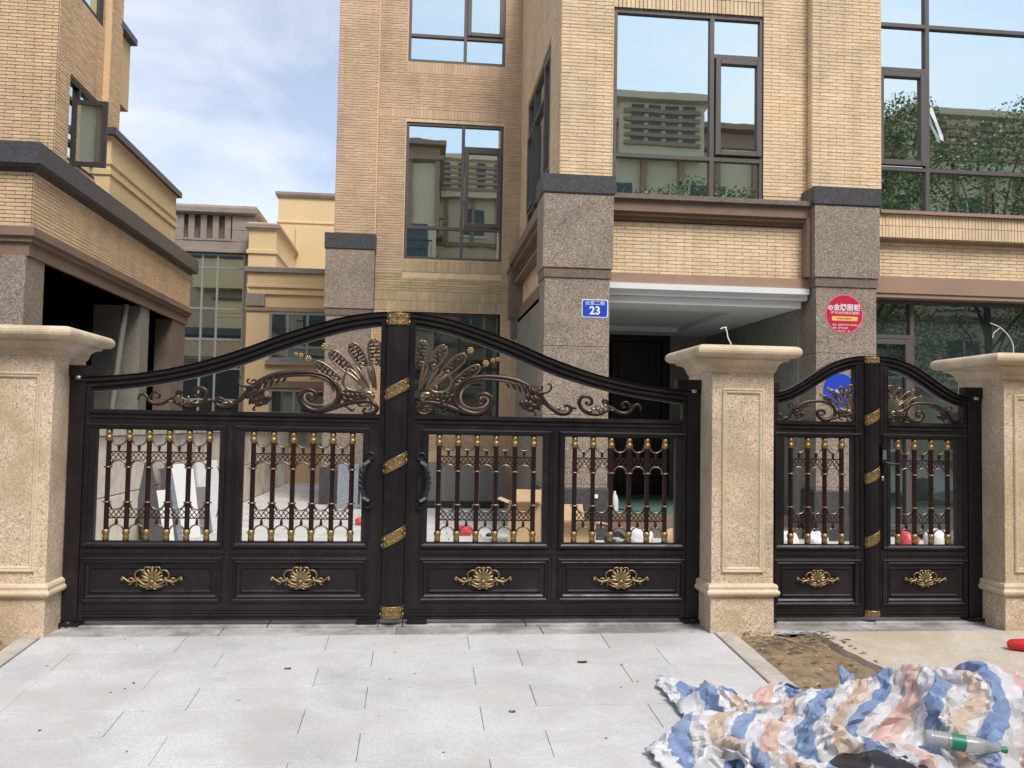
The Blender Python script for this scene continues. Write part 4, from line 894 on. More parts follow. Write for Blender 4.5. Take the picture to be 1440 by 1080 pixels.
M['sticker_red']=plain('sticker_red',(.50,.012,.05),.45,var=.06,bst=0); M['sticker_edge']=plain('sticker_pink_edge',(.72,.16,.22),.45,var=.05,bst=0); M['sticker_yellow']=plain('sticker_yellow',(.80,.52,.14),.5,var=.05,bst=0)
M['sticker_pink']=plain('print_pale_pink',(.82,.58,.60),.5,var=.03,bst=0)
YS=4.985
hn=thing('house_number_plate',(2.495,YS,3.065),'blue house number plate with 23 on the granite column','sign')
def rrect(name,cx,cz,w,h,r,y,mat,par,th=.006):
    p=[]
    for sx,sz,a0 in ((1,1,0),(-1,1,90),(-1,-1,180),(1,-1,270)):
        for k in range(5): a=R(a0+k*22.5); p.append((cx+sx*(w/2-r)+r*math.cos(a),cz+sz*(h/2-r)+r*math.sin(a)))
    n=len(p); m=MB(); m.add([(x,y,z) for x,z in p]+[(x,y-th,z) for x,z in p],[tuple(range(n,2*n))]+[(i,(i+1)%n,n+(i+1)%n,n+i) for i in range(n)]); return m.build(name,mat,par)
rrect('plate',2.495,3.065,.36,.245,.03,YS,'sign_white',hn); rrect('blue_field',2.495,3.065,.335,.222,.025,YS-.0062,'sign_blue',hn,.002)
text_mesh('云景二街',.062,(2.495,YS-.0095,3.135),'sign_white',hn,sx=1.1,bold=.0004); text_mesh('23',.150,(2.495,YS-.0095,3.032),'sign_white',hn,bold=.004)
for sx in(-.15,.15): disc('rivet',(2.495+sx,YS-.008,3.155),.006,'silver',hn,.003,10)
rs=thing('round_sticker',(6.0,YS,3.10),'round red sticker with white Chinese lettering and a yellow bar on the right granite column','sticker')
disc('edge',(6.0,YS,3.10),.272,'sticker_edge',rs,.003); disc('face',(6.0,YS-.0032,3.10),.258,'sticker_red',rs,.001)
ty=YS-.0055
text_mesh('金牌厨柜',.098,(6.035,ty,3.185),'sign_white',rs,bold=.0016); disc('logo_disc',(5.80,ty+.001,3.183),.034,'sign_white',rs,.001,24); text_mesh('G',.058,(5.80,ty-.001,3.183),'sticker_red',rs,bold=.0015)
text_mesh('更专业的高端厨柜',.043,(6.01,ty,3.112),'sticker_pink',rs,sx=1.22,bold=.0006)
m=MB(); m.box(5.82,6.19,ty-.0002,ty+.002,3.005,3.065); m.build('yellow_bar','sticker_yellow',rs)
text_mesh('热线电话 加盟咨询',.026,(6.0,ty-.001,3.034),'sticker_red',rs)
for i,(s,x) in enumerate((('地址：金牌厨柜展厅二楼东区三号',6.03),('电话：请到店咨询',5.94),('设计 安装 售后',5.99))): text_mesh(s,.027,(x,ty,2.945-.042*i),'sticker_pink',rs,bold=.0006)
bs=thing('round_sticker',(5.93,YS,2.04),'round blue sticker with white lettering seen through the small gate','sticker')
disc('face',(5.93,YS,2.04),.235,'sign_blue',bs,.003); text_mesh('净水专家',.075,(5.93,YS-.005,2.02),'sign_white',bs,bold=.0008)
wt=thing('paper_strip',(7.50,5.3,6.0),'torn white paper strip stuck on the glass of the big upper right window','paper strip')
m=MB(face_y(5.325)); m.add([(7.47,.003,6.21),(7.505,.008,6.20),(7.58,.02,5.98),(7.67,.004,5.80),(7.68,.003,5.72),(7.63,.003,5.74),(7.60,.003,5.83),(7.53,.02,5.99),(7.47,.004,6.12)],[(0,8,7,1),(1,7,2),(2,7,6,3),(3,6,5,4)]); m.build('strip','sign_white',wt)
# simulated cloth: steps in 2 mm between neighbouring points, x,y,z per point, one row of the sheet per line
CLOTH_ROWS=[
-324,-398,62,-16,-12,-4,-19,1,-3,-16,-7,-6,-15,-5,-18,17,4,-9,10,-3,-8,17,-2,3,16,-2,-7,33,9,4,19,8,-4,20,-3,16,10,2,-16,21,-3,10,5,2,-10,22,6,22,10,-4,-22,25,11,0,10,13,1,8,16,-1,8,9,6,10,5,10,2,20,5,13,1,-9,12,-16,-11,17,12,3,11,-18,-4,12,-1,0,14,-14,2,19,7,1,25,-25,-4,4,-7,5,23,-5,0,7,-20,-4,21,-8,8,5,-6,4,6,-5,6,15,15,-10,11,-1,5,9,4,-11,14,1,4,20,2,-6,10,9,1,20,-2,4,15,0,2,10,-4,3,19,-3,4,20,-4,3,20,-11,19,17,4,-11,10,-9,12,18,-13,-25,13,-6,-12,14,-15,2,10,-11,11,29,-15,-2,15,-8,-11,24,-9,7,24,2,-2,7,-3,5,7,-1,4,14,6,2,21,7,10,22,15,4,20,12,5,8,21,-17,-21,18,-18,23,-10,9,30,10,-10,19,-15,2,-8,-13,11,32,-7,-3,18,-2,-9,-5,4,28,13,-12,-11,10,14,-1,8,-5,3,15,14,6,21,-9,-4,24,3,-4,16,16,-6,18,19,-11,23,7,0,19,11,15,17,-6,-15,10,6,23,3,3,8,2,10,8,3,16,13,4,22,13,4,8,6,13,11,11,
-10,20,16,-1,-5,-1,9,4,-4,4,0,-4,11,7,5,1,-5,-2,4,-3,-2,0,-2,-14,-10,4,16,-3,-3,-15,-7,-9,19,-3,6,-16,10,1,5,-11,-4,2,2,2,-4,1,-6,-23,-1,5,22,-3,-8,11,1,12,-5,1,-17,7,6,1,4,-4,9,0,5,-17,-5,-8,-13,-11,8,10,10,-7,-15,-7,2,3,7,5,4,-1,-10,-11,-12,8,-11,2,-12,16,4,0,-8,-9,-9,-3,2,16,20,10,-11,5,0,7,12,8,3,11,-9,8,-3,5,2,6,-17,1,-4,15,1,8,-13,-8,-4,15,3,-7,2,-6,14,-6,2,-3,-1,5,13,-14,-3,-15,-2,6,-2,11,-8,10,-24,9,-15,33,12,0,-21,-13,7,9,4,-7,7,6,1,-7,-2,1,-9,-9,2,5,3,-2,13,-11,2,-7,-11,-6,-5,13,8,9,-2,-4,2,10,7,5,-7,-1,-9,-4,-6,3,3,4,-1,-1,2,-2,7,-8,7,5,5,-18,-9,-22,27,-17,6,-15,37,13,2,-21,3,-13,-16,6,20,26,-14,-20,-9,-4,-5,12,0,6,6,25,-1,-5,-20,-8,-2,13,7,-6,2,10,12,-1,7,-1,-14,3,-8,7,-11,-1,-13,-16,-13,15,32,-2,-4,-18,19,-4,-2,-11,6,-4,-5,-6,-4,1,-3,-1,1,8,3,-1,0,1,
-10,-2,10,20,32,8,-2,-9,-13,8,-2,-12,-3,-1,2,-12,-1,0,1,-6,-7,2,6,23,11,4,-20,-25,-11,17,-3,-1,-12,11,8,-5,-3,-13,21,8,10,-9,1,0,0,-9,-1,-1,3,2,-2,-2,3,0,6,-15,15,-8,15,-19,4,-1,11,-4,-22,4,5,-14,-18,3,2,4,-4,3,4,6,-8,3,-7,1,-14,-4,-18,1,6,23,17,-19,-11,-12,12,8,1,2,-1,8,6,11,6,-10,6,4,4,15,-4,3,-4,-20,5,16,11,-15,-16,-5,12,5,9,10,8,-6,5,1,0,-2,2,-5,-5,-4,17,6,-8,-1,-4,5,-6,-3,-13,7,4,12,-8,-15,7,-23,7,-7,14,-5,-1,1,-2,-1,12,3,0,0,13,-4,-11,-16,6,3,12,-4,4,-11,6,-9,11,-6,9,-7,3,-11,-6,-4,15,-7,-4,-8,16,13,6,-7,-8,0,0,-2,6,8,9,-4,-5,-2,-4,-7,-7,1,13,3,-2,-4,1,3,-11,4,-3,23,-5,-3,-10,2,2,-7,-1,-3,20,-6,-4,-9,4,-4,13,26,19,-11,-16,-17,-1,-20,-4,2,18,14,3,0,3,-1,-1,-7,-9,-8,-11,-10,0,14,22,0,13,-9,3,-15,4,-3,0,10,-2,-5,-12,4,5,3,-2,8,-1,6,-10,1,-3,-1,5,-23,4,-10,4,-14,
-23,41,11,13,-33,-22,24,11,14,-5,-2,4,12,-1,-4,-11,4,-9,-4,8,28,-15,-15,-26,-5,-2,19,19,5,-5,-3,-2,-12,0,-6,15,-9,9,-19,4,-5,-12,-2,-4,29,10,9,-12,-6,-6,20,6,8,-20,-16,-16,-2,5,1,20,-3,-14,-14,13,-9,-21,-6,6,24,2,-13,-16,-3,2,-1,-7,3,-2,8,-1,21,-8,-1,-7,3,-9,-7,7,14,12,-11,-1,9,4,25,-4,-1,6,-9,-3,-1,2,3,-8,-15,13,11,-2,-4,-8,0,19,14,-3,-9,-3,17,-9,2,-12,1,-3,17,4,0,7,-8,-1,-6,-2,9,-3,2,-10,10,9,-2,-8,-18,8,-3,20,-5,-2,-8,-3,6,0,5,-22,1,0,14,6,-1,-2,-9,-3,12,9,-4,-1,0,5,-15,6,-11,24,-21,14,-21,3,0,5,15,5,-4,-1,-3,-4,-8,-5,-4,-1,1,2,-4,3,4,2,-4,-14,-4,3,17,11,-7,10,3,3,-7,4,-7,8,0,0,-6,-14,8,-4,-1,-1,-5,6,3,12,-7,3,2,2,4,-9,-2,-15,-10,9,9,19,-6,0,-8,16,-1,-3,-7,1,4,-2,-1,-9,-8,-3,17,7,3,-14,-9,-6,-8,2,0,21,14,-5,-13,-19,11,13,8,1,-2,13,-15,-3,-2,5,-5,-1,-21,3,-9,23,-24,10,-12,24,
-11,9,-8,1,22,14,1,-28,-17,22,20,17,-22,-3,-5,0,-16,11,3,8,-20,14,2,0,8,2,2,-17,-2,7,8,2,-9,-12,-6,-4,9,2,18,-9,1,-6,6,1,-14,-6,-10,27,7,19,-25,-13,-9,3,0,-2,9,13,-19,16,-6,-3,-8,-6,6,1,-6,-15,-34,-3,13,25,1,-24,-3,19,9,15,-9,0,-15,0,4,12,6,18,8,-9,10,1,6,-7,-1,1,3,-4,8,7,-6,4,-2,-12,2,-1,18,-24,-1,-11,11,-3,-15,3,6,22,-1,2,-22,2,0,24,-2,-4,0,3,6,-11,-1,4,-2,-3,-19,16,-11,16,-17,2,0,11,5,1,-7,2,-9,11,0,5,-24,4,0,11,-3,0,-2,18,-8,6,-17,10,3,8,0,-14,-7,-1,11,-15,1,-9,18,3,7,4,-3,4,-10,-4,2,1,1,-2,9,6,-12,-7,-2,10,5,1,-1,3,3,-4,-8,-18,-12,-1,8,20,12,2,-2,-11,-5,7,4,2,-34,-3,2,26,5,-3,-11,0,5,13,-1,-8,-18,-1,3,5,8,7,14,-6,-5,-14,4,4,20,-8,-3,-4,-10,-2,-17,10,4,17,0,0,4,4,-2,-10,4,-2,8,-5,-3,2,-12,4,-13,21,-11,-12,-17,-5,1,-2,13,1,17,-12,2,-2,-3,-1,6,3,11,1,2,-4,
-21,19,0,7,0,-1,7,7,15,-3,-2,-22,24,7,13,-16,-11,-9,-6,-5,5,2,5,10,-11,-9,-9,15,2,-7,4,1,14,-6,1,2,-5,-1,-7,3,-1,-4,-3,-4,15,1,4,-12,4,-12,14,-2,3,1,-7,-20,-8,0,-3,-29,3,4,15,3,-10,-8,-1,12,9,5,-15,7,5,7,3,-12,-7,-6,-4,13,17,3,11,4,4,10,-8,3,-17,5,0,16,-4,8,-4,5,-11,-6,1,14,15,-10,-19,6,-24,11,0,16,7,-2,9,-16,2,-16,4,-5,14,7,2,-20,11,7,-1,-16,-1,12,5,2,-1,-4,1,-13,6,-15,25,-10,8,-10,20,-8,5,-14,8,-15,7,-1,5,-15,-1,12,4,2,-11,-2,-1,-9,2,0,-1,4,0,15,-2,-2,5,16,2,3,-19,-15,2,3,1,1,7,15,-11,2,5,-13,-11,-8,19,6,9,-14,8,0,-16,-18,-11,14,9,15,8,5,-2,-16,2,-20,33,-7,7,-32,-1,3,19,4,2,-1,-13,-2,-9,7,-5,-6,7,9,9,7,4,9,-12,0,-14,-6,0,16,6,-2,-12,-5,-3,-4,17,4,22,-12,-7,-17,11,3,-1,-3,-6,16,-16,-1,-2,9,6,-18,0,3,17,-16,-15,-21,12,14,20,11,-19,-23,0,-6,5,0,18,-9,4,-19,13,-2,17,-11,
-8,20,-6,-1,-8,-2,-7,6,9,8,-5,11,-4,-8,-9,8,5,11,6,10,-9,5,-7,3,-10,-3,-20,-4,3,11,3,2,15,2,-1,-10,-4,-4,-15,-12,-4,11,14,9,-7,12,2,11,-19,-10,-1,8,-9,13,16,8,-4,-20,-20,-8,0,-12,-13,-8,11,-8,12,-11,25,-6,3,-2,-8,19,6,-1,4,9,22,9,-10,-11,-4,10,-10,-14,3,16,11,-9,-7,12,-18,-1,-1,3,13,0,12,-19,-12,3,9,10,-9,12,-3,7,1,4,-3,3,-7,2,2,18,-23,-2,-3,10,-8,-2,-3,-8,1,2,5,-9,-9,3,4,5,9,4,-11,-12,-7,29,-11,7,-3,20,-8,-3,-16,3,-6,23,-2,-1,-2,-1,-5,-21,8,0,18,-7,11,-17,-1,5,12,12,-8,-1,-4,0,-3,10,-6,9,1,-4,-7,-3,-7,-7,-5,13,-1,3,-3,5,-5,-9,-2,-1,4,3,1,8,4,-1,-4,-13,-9,13,6,-1,-38,-1,6,40,-1,0,-6,12,-2,-5,6,3,13,0,-1,-11,-15,8,21,-2,-11,-28,4,2,19,8,3,-10,3,1,15,-7,-3,-6,-5,-4,-22,4,8,21,-1,-10,-24,1,8,16,-6,-3,-8,5,2,15,0,-13,-27,4,14,29,4,-14,-25,-7,14,18,-7,-8,-16,10,-2,2,2,-5,-1,2,-13,2,
7,-9,-8,-20,20,-2,-3,0,-3,2,-16,15,7,15,8,3,11,-4,7,-11,3,-14,6,-2,6,0,6,2,-5,-22,-13,-9,-13,17,11,15,2,1,14,3,3,-1,-7,-9,12,-17,0,-16,21,1,8,-18,-29,-12,-4,14,3,14,-11,5,-13,10,-19,5,-9,18,-1,-8,1,12,32,5,3,-3,8,0,8,-15,-18,-4,11,20,0,-3,-9,5,-9,-2,-5,8,0,-9,10,9,11,-13,-9,1,-29,5,10,13,11,-8,13,-8,5,-28,3,1,4,-16,-4,12,13,-9,19,-3,2,-3,-13,1,-11,31,-5,0,-4,4,9,-17,-8,7,0,11,-13,9,0,-13,0,-9,27,-20,11,5,22,0,-19,-19,2,-22,10,-1,28,-2,2,1,-9,2,-6,8,-4,4,-1,0,-2,-5,9,-8,10,-3,4,1,16,-12,-2,-17,15,6,7,-3,9,-3,-1,-3,-7,9,-13,-2,-7,-1,-6,8,-7,-8,-16,12,6,-5,-1,7,22,4,-1,-16,-1,0,-2,-5,2,6,-3,1,8,-8,3,4,18,-11,-28,-9,8,29,6,-2,-2,-4,1,-2,-6,0,-4,5,-2,-10,6,1,8,2,-2,-9,-5,2,18,-2,-1,-14,1,2,4,-6,-4,-7,10,3,7,5,0,3,-12,3,7,-6,-10,-20,4,5,7,0,4,8,12,7,-7,-5,-10,-15,
-23,-2,12,12,-10,-12,-7,17,-8,1,-6,2,6,9,4,23,6,6,-24,-10,-11,4,7,4,15,2,11,-7,-2,11,-3,2,-21,-5,-10,-12,6,7,5,4,3,12,0,1,-27,-6,-8,41,-14,-15,-22,7,2,14,-5,-7,-21,1,8,8,4,-11,0,2,0,10,13,31,2,-17,-11,16,-1,2,-3,5,8,-2,-7,-8,1,2,5,-9,14,-7,9,5,11,-33,-4,3,13,-11,-16,-11,0,10,9,2,-10,-16,14,12,-5,-9,-5,34,-3,5,-14,26,9,-4,-28,-5,8,9,3,-4,10,-7,16,-14,10,-17,-5,-12,7,11,1,3,-2,-9,10,-6,12,-14,14,-4,0,0,3,-14,-14,0,17,-2,1,1,-8,1,-31,9,2,34,3,0,-10,3,2,-2,-1,-9,11,-4,10,-11,3,7,-6,-18,-18,15,16,17,-9,-6,-16,8,7,15,-14,-12,-6,4,10,-4,13,14,8,-24,-6,-7,17,1,-5,-17,-9,-2,2,1,4,-1,10,-1,23,-15,-2,2,7,4,-27,12,-3,24,-11,3,2,6,-1,-6,-9,-1,2,-3,0,-1,11,-1,-11,7,2,21,-19,1,-10,3,-3,13,5,5,-14,-9,-6,-10,4,-4,-10,7,2,3,-8,4,17,-3,-1,3,6,-1,-17,17,0,21,-18,7,-6,1,-15,-19,-9,7,5,14,6,13,
-20,4,5,0,-4,2,7,-8,-5,-6,7,-2,3,-8,-8,6,12,0,21,5,6,-18,-11,-14,-1,14,9,5,-3,-11,4,5,28,-10,1,-4,-2,-4,-12,7,2,-3,-7,-12,47,-7,-6,-44,5,-13,16,-6,7,-26,15,-7,21,-10,14,-19,6,-9,26,13,26,10,-13,3,-9,8,-2,-2,-5,-3,7,-7,-1,-9,10,4,-3,-8,1,-1,12,1,-7,-13,-5,22,-2,-11,-38,14,11,-1,-5,-9,2,8,14,3,-12,-2,11,14,9,-7,-2,-6,20,-10,-1,-13,9,8,0,-11,-6,17,-9,1,-5,14,-12,4,10,13,-16,-17,-6,6,-4,6,-13,22,-15,22,-17,17,-26,1,-11,38,11,-2,-10,-4,5,-21,8,0,15,-8,-2,-21,5,5,11,-5,7,-2,-11,-1,-3,13,-3,9,-8,-2,2,7,3,-5,-6,-10,9,8,17,-12,-14,-12,2,14,8,4,-3,2,-10,-11,-5,2,11,2,-10,4,-9,24,0,4,-8,-2,-11,14,-11,6,-14,11,5,-8,-9,-5,20,-1,1,-8,0,1,4,4,1,-2,7,2,0,6,-5,8,-24,3,-18,6,0,5,3,-1,0,6,1,-26,-18,-1,21,25,0,6,-9,2,5,-4,-2,-5,0,-6,13,13,5,-17,-8,-5,13,8,6,-9,5,-2,-8,-2,0,4,-4,-21,-11,-6,-11,-1,
-3,-21,4,-11,9,6,0,2,-2,10,17,-19,5,-24,8,-14,6,2,1,20,3,1,1,-1,-5,-11,-15,4,14,18,7,1,-6,3,0,-4,0,0,9,-21,-25,23,12,25,-35,-1,-20,15,-1,0,-16,4,-4,14,-15,9,-17,6,-16,27,13,29,10,-5,1,-9,1,-1,-2,-11,-10,9,13,13,-26,3,-12,24,3,13,-21,7,-1,-4,-1,-2,5,-24,-7,-11,22,8,-4,-3,-1,20,-5,0,-5,7,5,2,-7,-2,-2,7,-2,9,-12,12,-19,7,-13,26,0,-15,2,-3,1,-5,-3,-9,-4,-3,3,2,2,16,-5,18,9,-10,-7,-17,22,-18,14,-27,30,-12,26,-7,9,-13,-23,6,0,17,-3,-2,0,-1,-2,2,0,2,-11,0,3,5,1,-2,-1,8,-8,1,1,3,6,-2,1,-4,-2,4,-5,7,-10,4,-10,10,-3,-8,6,1,4,-15,-1,-1,11,-6,-1,-3,9,4,-2,-8,-8,11,1,-4,6,-2,8,-10,5,1,0,10,1,-6,-6,-4,16,0,7,-31,3,-3,13,1,1,-3,-5,1,-4,0,-2,-5,9,0,22,-14,2,-29,17,-2,26,-24,-2,-7,18,3,-4,-14,-2,-6,1,1,4,15,-2,14,-4,1,-24,-18,0,18,26,5,-4,-11,-2,4,14,-6,22,11,-2,-16,-2,13,-7,4,3,10,
-13,-4,-6,12,-12,-1,3,0,4,-3,7,-8,-12,4,4,10,-13,-4,-11,13,12,13,19,6,-3,1,-6,-8,-6,-4,-3,-2,-4,3,3,10,3,1,1,-1,1,-11,-10,-25,15,4,-12,-19,1,29,16,-2,-9,-5,4,-13,4,9,31,2,-5,-4,8,10,6,-8,-7,-12,8,11,17,-20,-14,-19,25,-1,12,-20,-5,-12,18,16,6,-5,-13,3,-17,17,-2,-15,-11,1,31,-3,9,-15,3,0,-1,-2,1,-4,13,7,9,-9,4,-4,4,-18,15,-8,-12,3,-6,14,-2,12,-23,-1,4,26,2,-5,-9,2,-10,-9,-3,0,13,-10,24,0,5,3,2,1,-25,-1,-2,-1,-3,-16,24,0,23,-13,-1,7,-13,8,-30,7,7,3,-4,-7,7,5,-3,5,-3,3,-6,1,1,-4,0,-7,14,5,8,-9,-8,-6,2,0,4,-1,7,3,-3,-4,-1,-4,19,4,-7,-10,-11,21,-12,0,-7,-2,5,-16,17,-1,13,-4,-4,9,-3,1,-2,-13,-4,13,10,5,-17,1,-3,14,5,3,-12,-13,-1,-5,2,-1,-11,2,2,15,1,0,-17,0,0,13,-5,0,-12,15,1,20,2,-6,-20,-7,5,11,5,-4,16,-27,-2,-18,23,4,23,13,6,-15,-17,-13,-16,3,-6,-2,11,19,7,-4,-5,16,-18,-1,-7,9,5,-8,
-4,-23,-10,-4,18,-4,-9,6,15,-1,-2,2,11,6,-15,0,-5,0,-4,-10,10,2,2,-13,4,19,20,-7,0,-11,9,5,17,-15,-13,0,-1,-6,5,6,-7,3,0,-9,-18,-4,12,0,-2,-9,-7,-1,5,12,19,13,13,10,12,9,-8,1,-32,-10,-6,19,-8,-11,8,9,-2,2,2,14,-16,2,-7,8,17,8,-10,-25,-1,-11,-7,-3,-11,12,16,-1,-4,-4,4,12,2,-7,-5,-1,23,-5,2,-4,-11,-27,10,16,-1,2,-6,15,-2,-3,-1,-2,8,1,6,1,8,2,-3,-12,-3,-3,-2,-2,-2,6,2,11,4,-2,-4,-3,-1,-2,-6,8,0,10,-28,2,0,29,-10,-2,-14,8,3,-3,5,-4,11,-7,0,-8,8,6,-5,-9,9,-11,15,-1,6,-11,-7,5,6,7,-7,-12,0,3,10,-1,5,-12,-1,-6,9,-6,7,2,-7,6,-17,-7,5,17,15,-18,-7,-9,14,6,-1,1,-17,2,-6,15,7,-13,2,-2,8,10,-1,2,-8,0,-11,-6,-1,15,-11,1,-7,16,-4,14,-3,4,-12,-6,5,-20,9,-4,19,8,-2,8,-3,0,-1,-14,1,-12,-6,1,5,5,0,1,3,-1,0,14,0,0,-9,2,4,2,-4,-11,-1,8,5,2,3,-5,6,-16,-6,1,8,5,35,4,18,-26,-5,-14,
-14,-4,-4,8,-9,-6,10,-6,-17,-10,-5,6,-7,13,3,6,14,7,2,-7,-9,-6,6,31,-9,-10,-15,9,19,7,1,-14,8,7,15,-4,-19,-26,-4,1,0,-8,0,13,-4,5,2,20,4,-14,7,6,13,-4,5,18,-12,-14,-4,-2,11,8,-4,-14,-31,-1,6,23,-6,-3,-4,11,8,4,-9,3,3,-6,-7,-1,6,-5,-4,-6,13,6,-2,-1,-8,28,10,16,-29,-6,-7,13,7,7,-6,0,0,13,4,2,7,-14,-5,-11,-3,-13,14,2,5,1,-6,-19,-2,-10,15,-9,8,-13,9,8,10,3,16,-10,4,-5,-5,1,-12,19,-6,9,0,-5,-13,1,-4,10,0,-10,7,-8,19,-17,5,0,-8,-1,3,21,-2,-4,-10,16,-18,1,-14,16,-5,3,-6,4,0,0,-11,-5,8,21,0,1,-4,12,-15,1,-3,6,-13,5,-11,-1,-4,7,8,5,-7,-5,-16,18,3,-1,1,3,6,-4,4,4,-10,-8,-1,5,5,-2,3,-14,5,-14,17,-6,17,-2,7,-24,-1,1,5,5,-1,-9,2,-2,15,-6,-6,16,-10,2,-4,-6,7,-11,-4,3,-16,15,-6,26,13,-5,-1,1,-10,9,-11,15,-19,2,-8,18,4,10,-6,4,-4,0,17,1,-6,-12,4,-4,0,4,5,-7,-2,-8,-15,-4,-1,16,8,11,
-10,-3,-18,-11,-9,16,5,14,4,6,9,-14,-7,-11,12,-9,0,0,10,16,-1,0,-20,2,4,4,8,-1,-20,4,-10,18,-18,5,1,17,13,12,-3,14,-5,2,-6,-10,5,-1,6,-2,-9,-1,6,16,10,0,-18,4,-11,19,6,-12,-21,-21,18,11,17,-20,7,-3,-9,-17,1,10,8,0,8,-6,2,-10,6,-8,-10,7,3,22,-3,4,-8,1,0,-14,4,-8,24,-14,9,-11,8,5,1,-6,-15,15,0,11,-20,3,-3,21,-5,-17,0,-5,5,-6,7,8,-1,-1,-7,8,-5,8,-9,-2,2,-12,-2,-1,6,-3,-9,12,3,3,-13,6,8,-10,4,-4,21,0,0,-2,-3,3,-3,15,-4,1,-11,7,-4,-7,-7,11,2,0,-3,-6,16,-16,1,-15,15,4,7,-13,3,5,-12,-10,-5,13,2,-9,13,12,8,-14,2,-7,15,-3,6,-13,-2,-11,15,-5,7,-8,1,8,-10,8,0,-1,-9,-9,13,-6,-1,-2,4,6,-8,5,-2,9,-2,6,-14,-3,-10,21,3,4,-6,-15,3,3,-4,4,-12,16,0,-13,5,1,0,-3,-2,4,16,-7,13,-1,3,-18,-20,11,11,1,-11,8,17,-13,15,2,10,-4,-5,-6,-28,-7,0,2,-8,10,20,16,2,-1,-12,-2,-12,5,7,13,17,4,3,-1,-18,-20,
-14,0,-21,5,12,13,-4,-6,-14,5,7,26,-1,1,3,6,-2,6,-3,-19,-2,-6,19,-19,4,-19,19,-3,13,-8,4,-2,23,-15,-18,-19,20,5,10,-22,9,-3,3,-10,-1,7,5,4,18,13,-4,6,13,-15,-3,-16,26,-14,-5,-6,11,15,-10,-9,1,-15,13,-4,17,-11,2,-18,-6,3,-1,7,-7,21,-4,6,-5,7,6,-35,-2,-4,30,2,2,-14,-9,3,7,3,3,5,6,-6,6,-8,-7,-5,1,6,0,-7,-6,2,8,4,8,-9,-10,-5,-4,6,-14,2,0,6,16,1,-4,-3,-1,12,0,-3,5,7,5,-14,-4,-5,11,-16,-6,10,16,2,3,-10,6,-1,-2,3,-14,-8,-7,-5,13,3,13,-18,6,-13,16,-11,14,6,-2,-2,-2,9,-18,3,-3,17,-4,2,2,-8,1,-16,3,0,2,-2,-9,23,1,6,-13,7,2,-5,-10,2,-5,7,0,-1,6,2,1,-14,-2,2,1,-8,7,16,15,-14,-15,-12,12,10,8,-11,-14,-1,11,17,8,-11,2,-7,6,-11,11,-16,11,-11,14,-10,5,-4,2,-6,7,5,-6,6,-14,6,-5,2,-1,2,1,-13,11,6,12,-8,0,1,-7,1,0,4,0,0,6,3,6,-2,12,2,2,-10,-7,-11,18,-2,17,0,2,-17,-19,-12,-16,-4,14,16,
-11,14,-8,-3,5,-19,3,-4,29,-15,-17,-3,14,11,8,0,1,-13,-5,-2,4,10,-23,20,-9,23,-20,17,-2,20,-10,-21,-13,12,18,11,-24,-10,-2,14,-5,6,10,22,-11,3,1,10,7,9,-15,-30,-9,-3,13,2,7,-7,-1,-4,11,0,-15,3,-8,25,-7,10,-21,2,0,5,0,-1,7,-2,-1,-28,-5,-2,-2,2,1,9,5,4,-2,-11,4,7,12,11,-5,0,-14,28,-12,-2,-4,9,11,-17,3,-9,23,-14,-17,-10,-5,-2,-9,25,26,5,-12,-21,15,2,13,-23,-16,-8,17,0,2,-8,7,3,-7,-7,-3,16,1,1,-11,12,0,15,-2,2,-17,-4,-9,-6,9,4,-4,-2,15,25,-13,-14,-19,24,7,23,-15,-5,-16,3,1,-2,2,3,3,-10,-2,-11,4,-1,-3,9,2,15,-3,0,3,-9,0,-10,1,1,3,2,-2,5,-5,-1,0,3,1,-1,-7,-7,8,3,6,-6,9,12,-11,1,-13,14,9,12,-10,-17,-8,-1,13,-2,-10,-12,5,-2,-5,4,-3,15,-8,26,-6,5,-10,-3,-2,3,-3,11,-7,16,-9,3,-9,-2,11,1,0,-2,12,-2,-8,1,-1,3,-3,-4,15,6,11,-8,-1,-2,-3,4,-1,-2,-8,-1,-1,7,3,8,-3,-4,-9,-13,-3,-8,-1,12,22,4,-5,-16,
-13,13,-7,-3,-3,7,4,12,-9,0,2,9,-10,-12,1,-5,-2,-4,10,-2,-1,2,-2,4,9,-16,13,-4,-4,-5,-1,31,-11,-5,-29,7,4,23,2,14,-4,12,-3,5,-5,6,-1,-5,4,0,-19,6,-5,28,-15,7,-30,5,-6,30,-6,-8,3,-3,26,-18,-4,-9,-2,22,5,-17,-6,-2,5,-13,-12,-15,9,9,21,-7,-3,-16,-3,1,-1,7,3,29,-12,-3,-4,6,4,-3,2,4,-7,-3,-8,12,-11,-16,-1,17,17,11,-6,-3,-4,-10,-14,-1,7,19,-15,5,-6,13,10,1,0,-12,-9,10,-13,3,-9,15,8,-3,0,-2,3,-4,-7,-22,-15,5,19,9,-12,-12,-4,0,2,-1,4,3,18,13,10,-21,-9,-8,11,3,-6,-12,-3,4,4,-1,3,15,11,-4,-8,4,12,8,-1,-10,-2,-4,2,7,0,7,-10,-3,9,-12,-3,-8,13,-1,4,-9,-4,3,10,0,-1,6,2,-3,-10,6,-9,1,8,-10,-8,-5,-1,19,3,10,-4,5,-11,-5,-3,5,3,-9,15,-4,15,-19,-7,3,9,11,-4,2,1,-14,6,-10,5,0,5,4,-19,12,-10,17,-5,6,-8,-1,-5,11,9,3,-1,-13,-2,-14,-3,2,9,8,2,1,10,-3,-12,-10,0,22,-8,1,0,-1,-3,-9,6,2,-11,-7,1,6,
